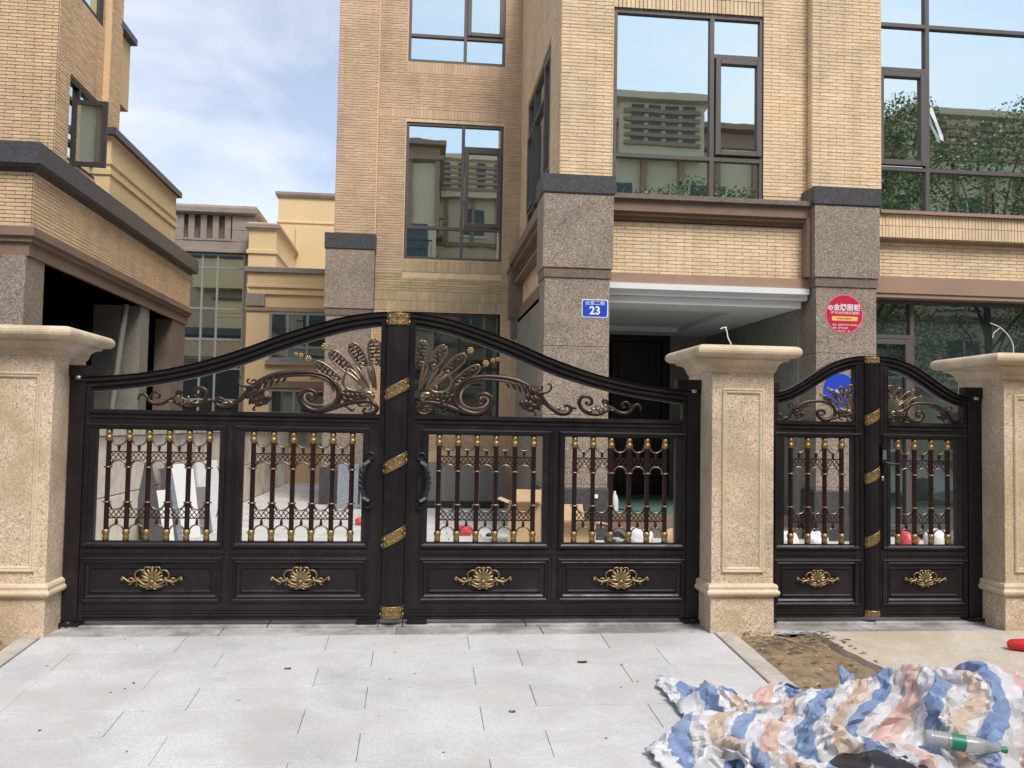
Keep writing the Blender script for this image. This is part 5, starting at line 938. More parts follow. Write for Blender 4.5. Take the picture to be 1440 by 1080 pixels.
-24,19,-12,10,2,7,-2,-10,6,4,12,-4,9,-4,6,-7,-9,2,-4,-1,-3,8,4,-12,-6,-4,9,5,4,6,-3,-25,8,13,20,-3,-9,-22,8,14,28,-10,0,-3,14,-16,9,-26,-14,-10,3,20,4,-8,2,-4,20,-7,2,-39,-1,7,18,9,-10,23,2,14,2,-4,0,-5,-9,-27,-31,7,18,25,-8,-9,-30,9,9,18,-1,6,8,3,3,2,-3,-8,5,0,2,-6,-1,0,2,-3,-7,8,4,0,2,-10,3,-11,2,2,1,-12,-8,-2,17,-5,12,-4,-6,2,-13,9,-14,10,5,2,12,3,3,-12,-14,-17,4,13,3,-8,-12,10,6,-4,-14,-7,12,11,7,8,12,8,-12,-25,-5,11,15,0,-5,-9,-8,0,11,13,6,-2,3,2,-2,-12,3,12,10,-9,-17,-5,1,3,-11,5,12,9,-3,-5,6,-1,-12,1,-5,20,-6,8,-15,7,-3,6,-7,2,-2,2,3,2,9,0,0,-1,-12,8,5,10,-6,-16,0,-17,-4,5,17,9,-4,13,2,5,-2,-4,-29,4,5,18,4,-7,3,-5,2,7,-19,-7,2,-14,23,-16,25,-23,9,-28,19,-4,22,-19,9,-1,1,-10,3,11,3,2,6,0,-12,-8,-1,16,9,-3,2,1,3,-13,-15,-2,4,7,2,-1,-10,-5,-13,1,6,11,
-4,23,4,-8,1,-5,4,-2,4,-5,-13,-4,1,0,1,9,3,7,-4,-5,6,16,11,-6,-6,-6,-14,-25,-2,11,28,3,-6,-25,-12,21,28,13,-11,-13,1,-10,0,-14,-12,9,10,5,-6,1,3,-11,-4,14,1,3,-15,8,-6,22,-6,9,-12,-10,-1,-4,7,-2,0,-2,-15,-18,1,20,3,3,-5,-1,-3,14,4,8,-7,11,2,6,2,-5,-1,-6,10,5,-3,-5,-8,4,-7,-22,15,9,3,5,-5,17,-10,-2,-10,4,11,4,5,-2,-4,-1,-5,-1,-2,-5,3,-9,-5,-2,12,13,0,-28,-4,-3,0,-5,6,17,-8,-14,-8,14,21,4,-13,-18,-4,6,11,7,-10,-6,9,4,4,4,3,-8,-21,2,7,4,9,9,-4,1,3,8,-6,3,8,3,-11,-16,3,13,11,-5,-8,0,9,-4,-20,-13,0,25,4,3,-11,-10,1,2,13,-11,16,-2,11,-21,1,1,5,5,-5,4,-4,-4,6,-13,3,-23,-5,-12,0,17,9,31,3,-7,2,-9,-9,2,10,0,-4,0,14,7,-4,-21,-5,6,0,-7,2,5,0,-2,6,7,-19,21,-35,32,-6,28,-20,6,-16,21,-10,16,-13,3,-6,-1,0,7,1,3,-5,4,0,-10,-15,0,7,13,-3,6,0,3,-26,2,-1,14,-11,0,2,-6,-1,-7,
-18,29,-6,11,-10,11,0,3,-5,2,-2,3,-13,-6,-8,-8,-8,-10,20,4,-4,-20,-6,13,25,15,9,13,-9,-11,-21,2,17,13,1,-3,-9,4,-7,8,-8,-11,-15,7,10,-3,-15,-2,7,15,5,4,-2,2,6,-4,5,-15,3,-19,3,-2,17,8,10,-26,-6,-9,9,-1,2,1,1,2,-3,19,8,6,-11,-5,1,-9,10,8,2,-9,-2,12,4,-2,-17,-23,11,4,12,1,9,6,0,-12,-6,-6,-3,-16,2,2,-4,0,0,5,1,10,17,-5,-10,-4,2,-6,-13,-8,14,10,-8,-14,-4,4,-3,4,9,17,6,-2,5,-1,6,-20,-11,-8,19,19,11,3,-6,-3,-12,-5,-16,8,2,20,4,-2,5,5,3,-3,-7,-3,4,-5,3,-21,4,9,6,-8,-8,-1,-1,3,0,5,-2,-1,0,5,19,-10,1,-23,4,-10,22,15,1,-8,-20,1,-1,16,-4,5,-10,3,-17,4,-4,-16,0,4,17,22,6,-4,-1,-2,24,-15,-19,7,-2,2,3,4,15,-10,-10,0,-6,0,1,-6,5,-1,-3,5,1,11,-4,-4,4,-8,0,-14,17,2,-1,-19,5,-10,14,-4,17,-3,4,-23,-8,-5,18,3,0,-6,10,-6,22,-2,4,-9,-11,3,-9,-10,1,-5,12,-4,26,0,2,-6,-1,-1,-10,-7,-4,-5,
-6,15,7,1,2,-4,-15,-4,-8,7,-2,4,6,3,6,9,2,-1,-7,0,8,7,-1,-15,-18,-10,6,-8,-5,11,4,2,-7,22,12,-15,2,-2,-2,-14,6,6,3,-14,-8,6,3,1,2,2,23,-4,7,-23,-17,-5,-9,14,6,17,11,1,-24,-12,-4,26,-7,-9,-11,12,11,-11,10,4,20,-15,3,-2,3,-1,4,6,-2,3,-10,-4,-1,8,3,6,4,-1,5,-6,-16,1,-6,5,-3,-6,-12,-5,10,14,12,-4,-3,-2,-3,2,-6,7,1,2,5,2,-20,-4,1,2,-6,-2,3,2,5,13,-5,1,-4,3,-11,-15,-1,4,3,7,7,10,-14,-13,-10,4,7,10,25,11,9,-12,-5,-11,-7,-5,-7,8,5,-2,-2,7,20,10,9,2,-21,-25,-19,11,15,0,-9,-11,-1,-6,9,14,4,-3,1,16,-3,-2,-5,2,-10,-17,-6,14,7,9,-12,2,-9,12,28,0,-8,-24,3,-7,-4,-2,-11,7,1,20,-10,-4,4,10,17,-14,3,-11,8,-15,-11,-25,9,-5,-5,1,-1,-5,1,2,3,-17,7,11,24,7,16,-2,1,0,3,0,21,-9,3,-19,4,-3,3,-11,-6,14,5,8,-12,11,-7,9,-11,3,-9,0,-1,5,6,-7,6,-2,8,-9,1,2,-5,-9,3,1,18,-2,2,-7,-2,8,
-16,14,-2,-2,7,-6,14,-7,12,10,-7,11,-5,6,-28,-6,0,18,-13,-6,-17,11,6,11,3,-1,14,-1,1,-16,9,-4,-7,-10,3,1,14,0,1,-23,-20,0,7,27,2,-6,-7,0,-5,-2,-5,8,3,5,9,0,-7,-4,-6,-10,-10,-4,-1,9,6,1,14,10,2,-16,-5,18,13,12,-9,-14,-11,16,13,9,-2,-3,-3,-3,-3,-8,11,-5,-1,-2,0,7,-7,0,0,3,-3,-15,7,3,6,7,-9,-2,-13,7,0,5,0,3,-9,0,-15,-22,-2,10,11,8,17,15,3,-19,-19,-2,7,5,7,-13,-9,-7,13,9,-15,0,12,12,4,-11,11,7,19,-9,-8,-13,-2,-1,2,0,-5,-11,10,20,7,-16,-9,18,11,-2,-11,-13,-15,-10,15,27,18,-5,0,-5,6,0,1,3,-4,5,0,-13,-17,-21,6,7,3,-8,13,30,7,-20,-9,-9,15,1,7,-8,-12,-1,1,1,1,-4,14,0,-17,-22,-3,15,11,2,14,-2,-3,0,-4,2,-31,6,2,10,-17,-3,-8,7,1,15,7,-4,-7,9,-9,-3,-27,11,2,28,7,24,-13,-4,-14,23,-4,10,-20,-3,6,-2,3,-6,14,2,-1,-16,1,-7,14,-5,14,-9,-5,3,3,6,-7,8,-3,7,-18,6,-16,-5,0,0,-4,9,5,6,6,-9,
3,20,6,-1,-4,6,-14,-5,-9,-7,9,-12,10,-9,23,4,0,-20,10,6,21,-13,-5,-17,1,3,-7,15,-13,-8,-14,10,19,1,-10,-15,-16,-3,6,25,27,-2,-17,-18,-2,15,5,10,-6,-5,-15,-9,-2,-11,8,6,15,11,5,6,-11,-4,3,0,-5,-15,-17,2,11,27,16,3,-14,-19,14,5,11,-16,2,-6,11,-6,-3,1,6,3,3,-5,-2,0,-3,-12,0,5,8,3,-5,0,-3,2,-3,1,3,-5,5,1,14,-22,5,-7,-6,3,10,17,-13,-8,-13,0,-6,-7,-3,11,20,5,-10,-22,6,13,17,-20,-4,12,20,1,-20,-7,-3,19,4,9,-9,18,8,-1,-8,-7,-17,2,16,12,-20,-25,10,22,17,5,-7,-5,-3,2,12,1,-4,-16,-17,0,-1,21,-1,0,-9,6,-3,-7,-20,15,13,24,-20,-10,-18,12,-5,-8,-15,26,22,8,-20,-22,-4,10,2,3,-12,13,2,1,1,-2,3,1,3,18,-13,-4,-22,8,-21,-25,-4,16,8,8,-11,-5,13,13,18,-1,0,-1,-20,1,18,3,10,0,6,-13,-22,-2,-9,-7,2,17,24,-5,1,-7,-7,-4,4,13,3,-2,-10,-2,7,10,-1,5,-5,1,-9,8,2,-9,-13,-1,7,-28,-4,-7,21,2,6,9,1,3,-1,0,-6,-14,-2,2,
-12,15,-1,2,-6,2,2,11,-1,-2,-18,15,14,11,-21,-2,2,4,-5,-9,-14,6,12,30,-5,-1,-14,-3,-2,-7,13,0,7,-9,1,5,1,-1,-7,-18,-14,-15,25,12,15,-5,-5,-14,8,2,15,-18,2,-3,5,5,4,-24,-3,-10,15,5,8,2,-8,9,20,12,-18,-22,-18,21,5,15,-15,10,-3,10,-5,1,0,7,-3,9,-7,6,-14,-2,-12,13,7,0,5,-5,2,-6,-8,-18,1,15,20,-7,5,3,-10,-8,-13,18,2,8,-3,-19,-5,-13,14,3,14,-15,-2,-6,14,-2,-19,-12,7,22,1,0,-9,11,-6,-14,-2,9,18,-4,-14,-19,11,15,8,-15,-6,0,11,5,2,-7,-4,14,26,17,-3,-15,-20,-22,-1,18,12,-8,-6,10,-6,-3,21,12,-1,-23,-7,-11,20,-10,6,-9,25,0,-19,-17,13,10,17,-12,-9,-10,3,6,-9,-7,11,20,5,-14,-13,2,-5,13,0,8,2,-2,10,-20,-15,5,26,0,-8,-17,15,-27,7,-2,26,-18,3,-6,-2,-5,5,-6,-1,-4,15,3,-11,0,-14,-14,9,18,24,-6,-1,5,6,-8,-23,-12,4,24,8,1,-1,-10,-1,0,16,3,-3,-8,-2,6,-8,5,-19,-3,-7,18,-1,3,-7,13,1,1,-16,-2,-13,-14,-3,-4,12,3,17,2,2,-1,
-1,21,-3,-15,-11,5,11,-5,11,4,10,-26,-6,-6,2,-6,6,19,14,-1,-8,-2,-17,-17,8,-2,-8,4,13,19,-9,3,-3,11,-11,-3,-15,-1,-5,13,9,26,-15,4,-20,2,1,21,-18,7,-17,18,1,6,-11,-6,-6,19,5,10,2,1,-1,0,4,-2,-13,-5,2,8,9,-7,10,2,3,-9,-9,3,-5,-13,10,-11,0,-11,10,-1,12,1,-12,2,-7,14,-8,2,-10,7,20,23,-11,-17,-23,12,0,0,1,7,14,-10,-19,-13,-6,2,9,4,6,2,-8,22,1,4,-17,2,-3,4,-4,-6,2,-4,-3,-5,1,4,-8,3,4,22,17,7,-16,-23,-15,18,18,-2,-15,12,20,24,-15,-24,-32,-4,10,14,5,27,-5,6,-21,10,-9,20,2,1,-16,-32,-25,24,15,10,0,1,-2,-5,3,-3,8,8,10,-37,-8,5,17,-2,0,0,18,-6,1,-22,6,-15,11,1,1,-9,-15,20,9,12,-7,-3,-1,-8,10,0,-8,-8,-6,33,-21,-2,-40,23,8,11,-3,2,-1,0,-10,-11,5,-5,0,3,15,9,-3,-15,-5,-5,17,13,-8,-4,4,6,0,9,2,-1,-5,-2,0,3,-10,3,-11,-3,5,-14,1,-13,25,-2,5,-16,-6,-7,-6,14,9,-7,-18,-7,9,13,7,12,-21,6,-15,25,1,5,
-15,11,-7,22,4,7,-7,-3,-8,12,4,14,-14,0,2,15,-6,-19,-12,4,11,0,-4,12,8,3,-11,-21,-3,-5,16,-4,-11,-20,4,-3,10,2,2,1,-4,0,13,-1,26,-23,20,-25,23,-16,25,-9,-8,5,17,17,-7,-14,4,-9,-7,-11,9,7,5,-9,-1,-10,13,2,1,0,-14,-4,0,4,-6,2,20,24,-11,-4,-7,11,-8,-16,2,-12,12,-13,13,-12,12,-4,-11,-5,3,10,5,18,18,-10,-28,-5,3,-3,-1,-4,18,5,-6,2,-1,-11,-6,-5,1,-19,2,16,16,1,-1,5,2,9,-1,8,-12,-2,9,6,14,-20,-21,-6,10,5,2,2,-2,-15,-8,7,16,-10,-11,-12,14,19,20,-6,-4,-31,3,13,5,-24,10,9,8,-1,-7,-15,9,6,12,-11,-11,17,-30,0,-1,8,-2,-1,-14,6,-6,29,19,2,-12,-7,6,-2,1,-2,6,2,0,-1,0,0,-2,3,1,-12,-18,-8,26,13,0,-4,-22,3,-25,0,-5,7,16,12,-2,-9,-6,21,-3,4,-21,14,0,12,3,-2,12,4,6,-6,-14,-5,-13,9,6,4,-2,-6,6,-16,-15,3,-3,3,1,18,12,-7,1,0,2,-3,-5,10,-3,0,-25,-15,-8,2,1,5,-4,-18,-5,6,14,13,4,1,-1,-1,22,-10,18,-2,18,5,
-1,13,6,1,1,-7,-6,-2,-4,-1,2,-10,5,1,12,-4,-1,4,11,-1,3,-15,0,-5,2,0,3,14,-1,6,-8,-4,-24,7,3,6,-2,3,12,-7,-6,18,-9,4,-16,25,0,4,-14,6,-15,6,5,1,-4,-16,17,1,7,-3,6,2,-1,-7,8,-2,1,-6,1,3,6,-5,5,-9,10,-2,3,-1,-18,-10,-2,0,-2,3,17,18,-2,-8,-25,5,14,20,-4,-10,-3,-2,-16,-17,4,2,7,-21,4,5,1,9,2,-2,-9,-7,0,10,6,18,-9,1,-9,14,-3,-12,-7,0,25,5,8,-11,-24,-17,-2,28,9,-14,-2,10,6,-9,-14,-4,14,12,25,4,-4,6,-3,9,-6,-5,-1,0,5,-5,17,4,-7,-8,-11,-5,2,1,-9,-5,0,5,-5,2,-7,4,3,-1,4,-9,20,-14,4,-9,6,7,7,-13,-13,2,6,6,-2,-1,-13,2,3,13,4,-13,1,-6,8,0,1,-1,-13,-4,11,13,-1,-30,-5,-6,40,15,12,-20,-14,-8,12,6,12,-21,10,-25,29,-3,9,-8,-21,11,-22,-4,0,0,10,6,12,0,-5,-11,-3,-7,20,1,0,2,-3,5,-6,-1,6,-14,-3,1,0,9,-8,-9,-8,0,-4,2,11,10,-11,-8,6,8,4,6,15,-2,3,-4,10,7,-11,-13,3,11,-1,9,
12,14,-6,-13,-1,3,9,-1,19,-16,1,-13,3,1,-5,-2,-1,6,-1,1,-4,11,3,-7,-10,-8,14,3,9,-9,-4,-18,18,3,12,-7,1,8,-5,-2,3,-21,5,-1,21,-5,-7,11,7,-2,-3,-5,13,-8,-2,-2,-3,4,-19,12,-4,15,-10,1,-18,12,8,6,-4,2,4,-1,-10,-13,4,3,18,-13,8,-23,17,3,18,-7,-5,-19,8,4,19,-5,-24,-24,2,7,8,3,13,17,-7,-17,-4,-5,28,5,-15,-14,-16,-10,0,18,14,-6,-8,-5,3,0,19,9,9,-5,-2,-1,-1,-13,-7,-9,17,12,3,-13,-8,10,26,14,3,-13,-4,-4,14,-3,-13,-14,4,15,-3,-18,17,3,4,-7,-9,-6,12,17,4,-21,6,-9,8,-34,-9,-4,3,0,2,21,20,1,-23,-1,-12,14,-6,9,-1,-1,4,-10,-11,-5,17,19,0,3,-2,1,5,2,-17,-12,-4,14,-2,5,-3,-2,2,-8,5,-3,-8,-4,-3,24,7,3,-10,-13,4,2,16,-23,2,-3,-8,6,-8,28,-9,-4,6,-16,3,0,11,5,4,4,-3,-3,0,-5,-22,13,2,10,-4,-3,4,-5,-2,4,-5,-1,-2,0,9,1,-11,-27,3,-4,4,-3,10,7,-9,7,14,13,2,0,-2,2,-10,0,2,9,-2,2,9,9,2,-9,-27,-2,
2,15,5,15,0,-4,-12,1,-19,-4,-8,33,13,3,-4,-5,1,-1,-6,-11,6,-1,1,0,-5,22,-19,-5,-34,15,4,34,-15,3,-27,18,-12,14,-7,14,17,-2,6,-8,-12,4,-6,7,-14,13,-3,11,-12,10,-6,-5,1,2,15,-10,0,-16,13,-3,0,-2,6,14,-10,-10,-23,14,0,15,-16,5,-18,18,-1,7,-2,4,2,2,-7,4,-7,-4,-6,4,8,13,-11,3,-1,3,-4,2,-24,8,1,8,-13,-19,-10,3,11,7,3,-7,-6,-3,13,30,5,-1,-14,-5,-3,5,-5,-1,3,17,10,-6,3,-5,15,-1,5,-15,-14,-7,2,21,7,10,-21,-7,4,19,-2,-16,1,4,18,-23,-20,15,12,13,-19,-26,-19,4,9,15,-6,-6,-12,9,14,9,-4,-16,4,-14,19,3,14,-2,-12,7,-2,16,-26,-1,9,-2,-7,-19,16,26,1,0,-11,8,-6,5,-2,0,13,-5,-2,-25,8,2,15,-7,-3,-1,-7,-10,0,11,6,10,-17,12,-5,9,1,-14,17,-2,-5,-9,-22,1,6,28,10,6,-14,-11,-17,14,6,6,1,-2,7,-16,-7,-20,23,5,8,-6,15,8,-21,-8,-7,-6,0,5,3,-7,-2,2,-4,9,13,1,-12,3,4,3,6,3,7,-8,6,1,2,1,-28,4,-3,13,4,6,7,-2,
9,14,-2,-14,-1,3,3,1,-1,4,0,-3,-14,-5,12,15,-4,5,1,10,-4,-10,8,-7,15,-14,13,-6,18,-14,-7,-16,7,0,8,-4,11,-17,10,-7,5,-4,-6,-3,1,-5,5,-3,11,5,-2,-4,-1,0,3,7,-4,5,-17,13,0,8,-8,7,10,-8,-12,-15,17,1,10,-19,4,-6,12,-6,2,-7,-2,3,-2,2,-26,18,-1,14,-8,18,10,-3,-6,-7,6,0,12,-30,2,-8,21,-8,-17,13,-2,19,-13,2,7,-4,3,5,10,3,-16,-23,-5,4,21,5,3,5,0,6,-24,4,-19,28,2,20,-12,3,-4,8,-7,-4,-3,-1,-4,15,14,10,-18,-20,-7,-3,-13,-8,15,26,4,-7,-39,-11,-3,18,2,5,-6,-16,5,29,20,-13,-22,8,-2,4,-7,9,9,0,-3,-3,8,-20,-10,0,-2,14,-7,33,-3,6,-23,-10,3,3,12,0,-5,-6,-4,13,-10,3,-12,16,-5,9,2,-10,-21,-7,15,1,-3,13,5,-1,-17,-4,10,8,15,8,-11,-1,-10,15,4,0,0,-9,-5,-8,12,5,4,4,-4,-13,12,-2,3,-7,0,2,-6,0,5,-20,-3,-6,19,5,1,0,-27,3,-12,26,1,8,2,-4,3,3,16,-22,-5,-4,7,5,-22,18,-4,13,7,-6,0,0,4,-16,-6,-1,24,-3,
6,15,3,-3,-4,-10,9,-3,26,-10,-2,-1,-4,11,-20,-9,-3,6,9,7,2,-1,-28,12,-10,12,-11,6,6,0,4,4,-2,4,4,1,0,8,-6,1,-19,13,1,14,-12,1,0,-1,-1,-12,9,4,1,-1,4,2,-2,2,-1,4,-7,7,-10,-11,-16,15,-3,9,-17,15,0,7,1,2,-3,-2,-1,10,-4,-5,5,-2,6,-12,10,-11,16,-6,-5,-6,6,19,-22,-6,-18,24,-1,2,-4,-6,14,-24,0,-2,9,5,3,5,-9,-11,8,7,0,8,-1,11,-16,3,-1,0,11,-15,15,4,21,-10,-4,-17,5,-6,11,-5,11,2,4,8,3,-3,-9,-5,5,-6,-10,22,8,-1,-22,-33,-9,19,27,-1,-9,-5,5,-3,6,7,-5,-7,1,-2,3,6,-8,3,4,-6,-24,-9,-6,1,1,-1,18,5,18,-3,-1,-11,13,-3,14,-15,3,-11,-1,1,-7,12,0,-2,-9,-1,18,-6,-6,12,-2,9,-20,11,-5,-13,6,-10,-2,-12,18,26,-11,-2,-13,14,8,8,15,-5,14,-15,-3,-19,3,-1,8,-4,-9,7,8,9,-11,-13,-13,8,8,10,-22,1,-5,21,-4,11,-19,-4,3,4,13,-15,11,2,3,-2,-2,3,-6,-17,8,8,9,-18,2,-7,32,5,6,-29,0,4,26,-14,-3,-10,2,11,-25,6,
10,8,-6,3,2,13,-12,3,-1,11,11,-10,-1,-14,17,-5,4,-7,-12,-9,5,5,24,-9,10,-9,9,-1,3,-5,-9,-14,6,-2,10,-8,3,-8,6,4,2,-3,0,0,-1,-6,1,-3,11,2,2,-6,-1,-3,-5,-5,9,2,6,-11,6,-11,14,5,20,-18,-1,-11,7,-5,-5,8,1,2,-2,10,-5,-8,1,5,6,4,0,-10,-3,-1,-6,-9,4,17,4,-11,8,1,12,-15,-15,0,-8,-2,-1,-3,4,-5,19,3,2,-2,9,4,-2,-3,-3,7,14,-12,7,-5,-4,-3,-6,15,-6,-11,3,-7,18,3,12,9,-16,10,-8,5,-9,-3,9,-18,-16,-16,36,19,2,-16,-34,5,6,13,5,-14,1,-10,10,8,8,-9,-18,0,0,11,-2,4,15,4,-9,-25,5,-8,18,4,-5,4,-4,7,-12,-12,14,17,8,-12,-12,2,8,10,-1,-10,-10,-4,15,-10,6,-20,2,-4,14,16,-1,-7,-12,4,5,-4,6,19,-1,-6,-17,5,10,-1,8,5,2,-5,-10,-2,-6,0,-23,12,1,30,-4,-12,11,5,8,-17,-16,-13,8,11,10,-11,1,1,0,0,3,-5,-3,-13,13,-3,-2,0,2,11,-10,-7,1,5,3,7,-3,17,-6,6,-8,19,-15,10,-22,3,-7,1,10,3,-3,-2,-5,17,-11,-9,1,2,
10,18,7,-8,3,2,9,-10,-5,-10,-9,14,-7,1,-6,13,3,5,-1,8,-6,-6,2,-4,-2,-19,10,-3,3,-3,8,18,-13,9,0,2,-8,-5,3,-3,4,-8,4,-3,4,3,1,1,-1,-5,8,1,4,-5,-1,-1,-3,-1,0,2,-7,2,-13,3,-13,22,13,4,1,-4,-1,-2,-2,-4,0,-9,15,-10,6,-5,-1,-3,2,8,-4,-4,9,6,5,-35,6,1,13,-9,-1,-5,-10,0,-7,8,-2,17,3,-2,13,4,-4,6,2,0,1,-3,5,-14,6,0,3,-7,3,-4,6,12,-7,9,-10,13,-7,-2,-3,11,10,-4,-11,-3,-4,-7,-13,15,19,1,-9,-19,-4,21,7,-6,-7,3,1,-10,-18,11,-4,5,1,-5,15,-2,4,-10,9,-10,-17,-5,7,27,-7,3,-11,8,-5,11,-5,9,10,3,-7,-22,2,-4,-2,-2,-10,8,-2,11,3,1,-4,1,-3,10,-2,1,-3,-19,4,-4,18,2,19,-12,0,-20,1,2,18,7,4,-23,-5,-6,0,6,3,-1,0,3,23,-6,-16,12,11,7,-9,-8,-8,-3,4,10,-15,-2,-2,8,-2,-3,7,5,2,-19,0,0,11,-8,3,-11,11,-3,8,-7,6,-3,-2,-10,9,-1,2,-2,-1,3,1,-8,-9,7,6,13,-18,2,0,1,-5,-8,14,2,2,-1,
17,-10,1,-1,5,-3,-2,16,6,-2,-8,-10,-3,11,17,-7,-2,0,-2,-1,-2,7,1,2,-6,4,-3,6,2,-3,5,-16,15,-18,10,-16,5,3,-4,7,-3,7,-2,0,0,3,-1,3,3,4,-7,1,-4,5,-2,5,-10,-15,-5,10,9,3,-2,2,-3,8,7,-4,-2,-2,3,-5,4,12,-8,-2,-17,20,9,7,-6,-16,-11,9,1,15,-33,13,-5,27,-23,1,-17,-8,-1,-5,26,4,9,6,-2,13,-4,7,-27,-9,-8,0,0,-1,0,10,4,21,4,1,-1,-1,-7,-1,1,1,2,-1,11,-10,-6,-3,3,-6,-1,-8,-4,-20,23,8,5,8,-19,9,-21,15,-1,1,6,-3,-9,-4,-4,25,7,1,-5,-7,-2,1,-5,7,-8,0,8,-9,0,2,-4,3,7,-9,-2,-13,16,-1,1,-7,-14,-2,8,17,1,9,6,-3,0,-3,3,-19,-5,1,14,8,1,-12,-6,-6,22,2,10,-3,-10,-1,-13,3,7,5,6,8,-9,-4,-4,17,2,5,-4,-6,-1,5,8,-27,7,6,6,-27,-13,-2,-5,13,11,26,-4,-6,-1,3,-3,-16,-8,4,5,-12,-4,0,9,5,-16,14,1,4,-10,-8,17,5,8,-15,-6,2,-4,-6,-4,13,5,-12,9,4,7,-25,-1,10,12,-5,-13,11,14,7,-15,-4,-3,-2,
21,-1,-8,-7,-10,10,2,9,-6,4,4,9,-5,-3,-7,-10,14,10,-6,-6,5,3,-8,4,2,8,-5,11,1,2,-27,12,-25,19,-12,25,7,3,-3,-9,3,-14,11,-1,11,0,1,-14,-20,-1,5,15,-2,-9,-6,2,21,4,3,-18,4,-5,18,2,0,-23,-11,-1,0,-3,6,13,5,-14,16,6,9,-13,-28,-6,2,22,9,0,6,1,3,-13,-5,-4,-10,3,-14,19,2,5,-9,-7,16,6,2,-7,4,0,6,3,-5,15,2,11,-10,7,3,-6,-24,-8,-16,19,14,9,-1,0,-1,-5,-13,11,3,9,-23,-1,-20,42,4,10,-6,-11,3,-17,2,-11,24,-25,-2,-20,14,-3,13,13,13,-23,-2,-5,9,6,11,-13,-4,2,-4,-3,-4,6,0,1,0,-8,1,-1,21,-2,0,-2,-1,2,10,0,4,-17,-6,8,-13,5,-23,17,-1,16,-11,2,-20,-4,-5,32,12,7,-6,1,-5,-6,-12,6,1,3,-2,9,-2,-1,-2,8,4,-19,3,-3,13,-7,-13,14,-8,18,-14,14,-4,8,0,9,18,-8,-10,-30,2,-1,-4,2,1,16,-2,-4,-27,13,3,24,-4,-1,-6,-8,0,-3,-7,2,-21,7,-10,30,-4,8,-5,10,-1,-17,1,4,5,-3,0,-4,-5,-20,-7,9,19,10,-10,-4,15,-9,-7,-25,
4,-15,1,13,8,-2,-18,-10,-4,18,25,9,-5,9,-4,3,-20,-8,-3,16,8,-4,1,3,-1,3,-12,-16,3,-4,35,-8,34,-11,3,-16,-4,-1,-10,5,1,2,-18,-2,-1,-1,0,8,17,1,-9,-19,5,17,16,-8,-26,0,3,16,2,0,-2,-4,-5,-11,-1,5,15,10,-6,-7,-3,4,2,-20,-2,9,29,2,2,-28,-2,-3,11,-5,6,-16,12,-25,12,-7,17,2,3,1,13,1,-7,-2,0,4,-6,-11,16,-1,14,-15,4,-2,12,-11,-2,-23,18,13,16,-8,-4,-15,0,-6,20,2,7,-22,5,-19,43,-13,11,-36,5,3,13,-5,-12,15,-20,-11,-11,27,10,9,-9,6,-14,-1,-7,9,4,14,-22,-6,0,2,7,1,-2,-8,2,-1,20,-1,-8,-13,-5,13,4,-8,8,8,6,-7,1,-1,-3,7,-1,-10,-14,1,26,-16,2,-16,9,-1,11,6,4,-11,-10,-3,-1,-2,2,4,8,1,22,5,8,-17,-9,-8,-2,-4,-4,12,1,-7,11,7,11,-23,16,-3,19,-19,3,-7,13,-6,-20,-10,-1,-4,3,3,15,-3,-2,-15,7,3,26,-10,-5,-33,3,6,9,-6,2,22,17,2,-12,-16,-8,1,7,-1,3,-4,-1,1,1,4,-15,-4,-2,15,10,8,-5,-6,-22,-17,-2,15,1,13,0,16,
18,4,-2,-3,-5,-7,5,11,0,-21,-1,-5,5,-6,2,-3,3,-1,11,3,6,0,-7,-9,-12,12,20,-2,-6,8,5,2,-27,2,3,7,-7,-1,3,9,2,14,8,3,-9,-1,0,-3,-7,0,0,-1,2,5,7,1,7,-2,-12,-21,-4,4,6,1,3,7,-8,-2,-1,5,1,-2,-7,-1,-2,16,-2,8,-18,-2,10,36,5,-11,-38,0,-7,14,5,-3,5,-1,1,0,-11,15,-1,7,-4,-12,-11,10,0,12,-19,8,2,12,-4,-6,-17,4,8,14,8,7,0,1,-2,7,16,1,-20,-13,-20,36,-3,10,-31,-13,-8,35,0,2,-11,-14,-9,-7,13,10,0,-8,2,-8,2,-3,6,-7,8,-21,15,-1,9,2,0,1,-3,5,-5,12,-4,-4,-17,1,12,19,-5,-3,2,0,3,-10,0,0,2,1,-3,-17,-2,20,18,0,-18,-7,2,-4,12,3,13,-14,-1,2,1,3,-12,0,-7,18,1,6,-22,-9,-13,18,18,5,3,0,-3,9,-2,5,-11,-6,4,-7,-4,-5,-22,12,5,26,-13,0,-7,7,4,13,1,-2,-12,-6,-2,17,9,-5,-38,0,9,36,-19,-6,-20,11,-4,-17,-13,1,30,12,7,-17,11,-8,-11,-6,6,13,-6,-3,13,12,-2,-30,-8,1,9,5,15,7,4,-20,-8,-6,1,-4,
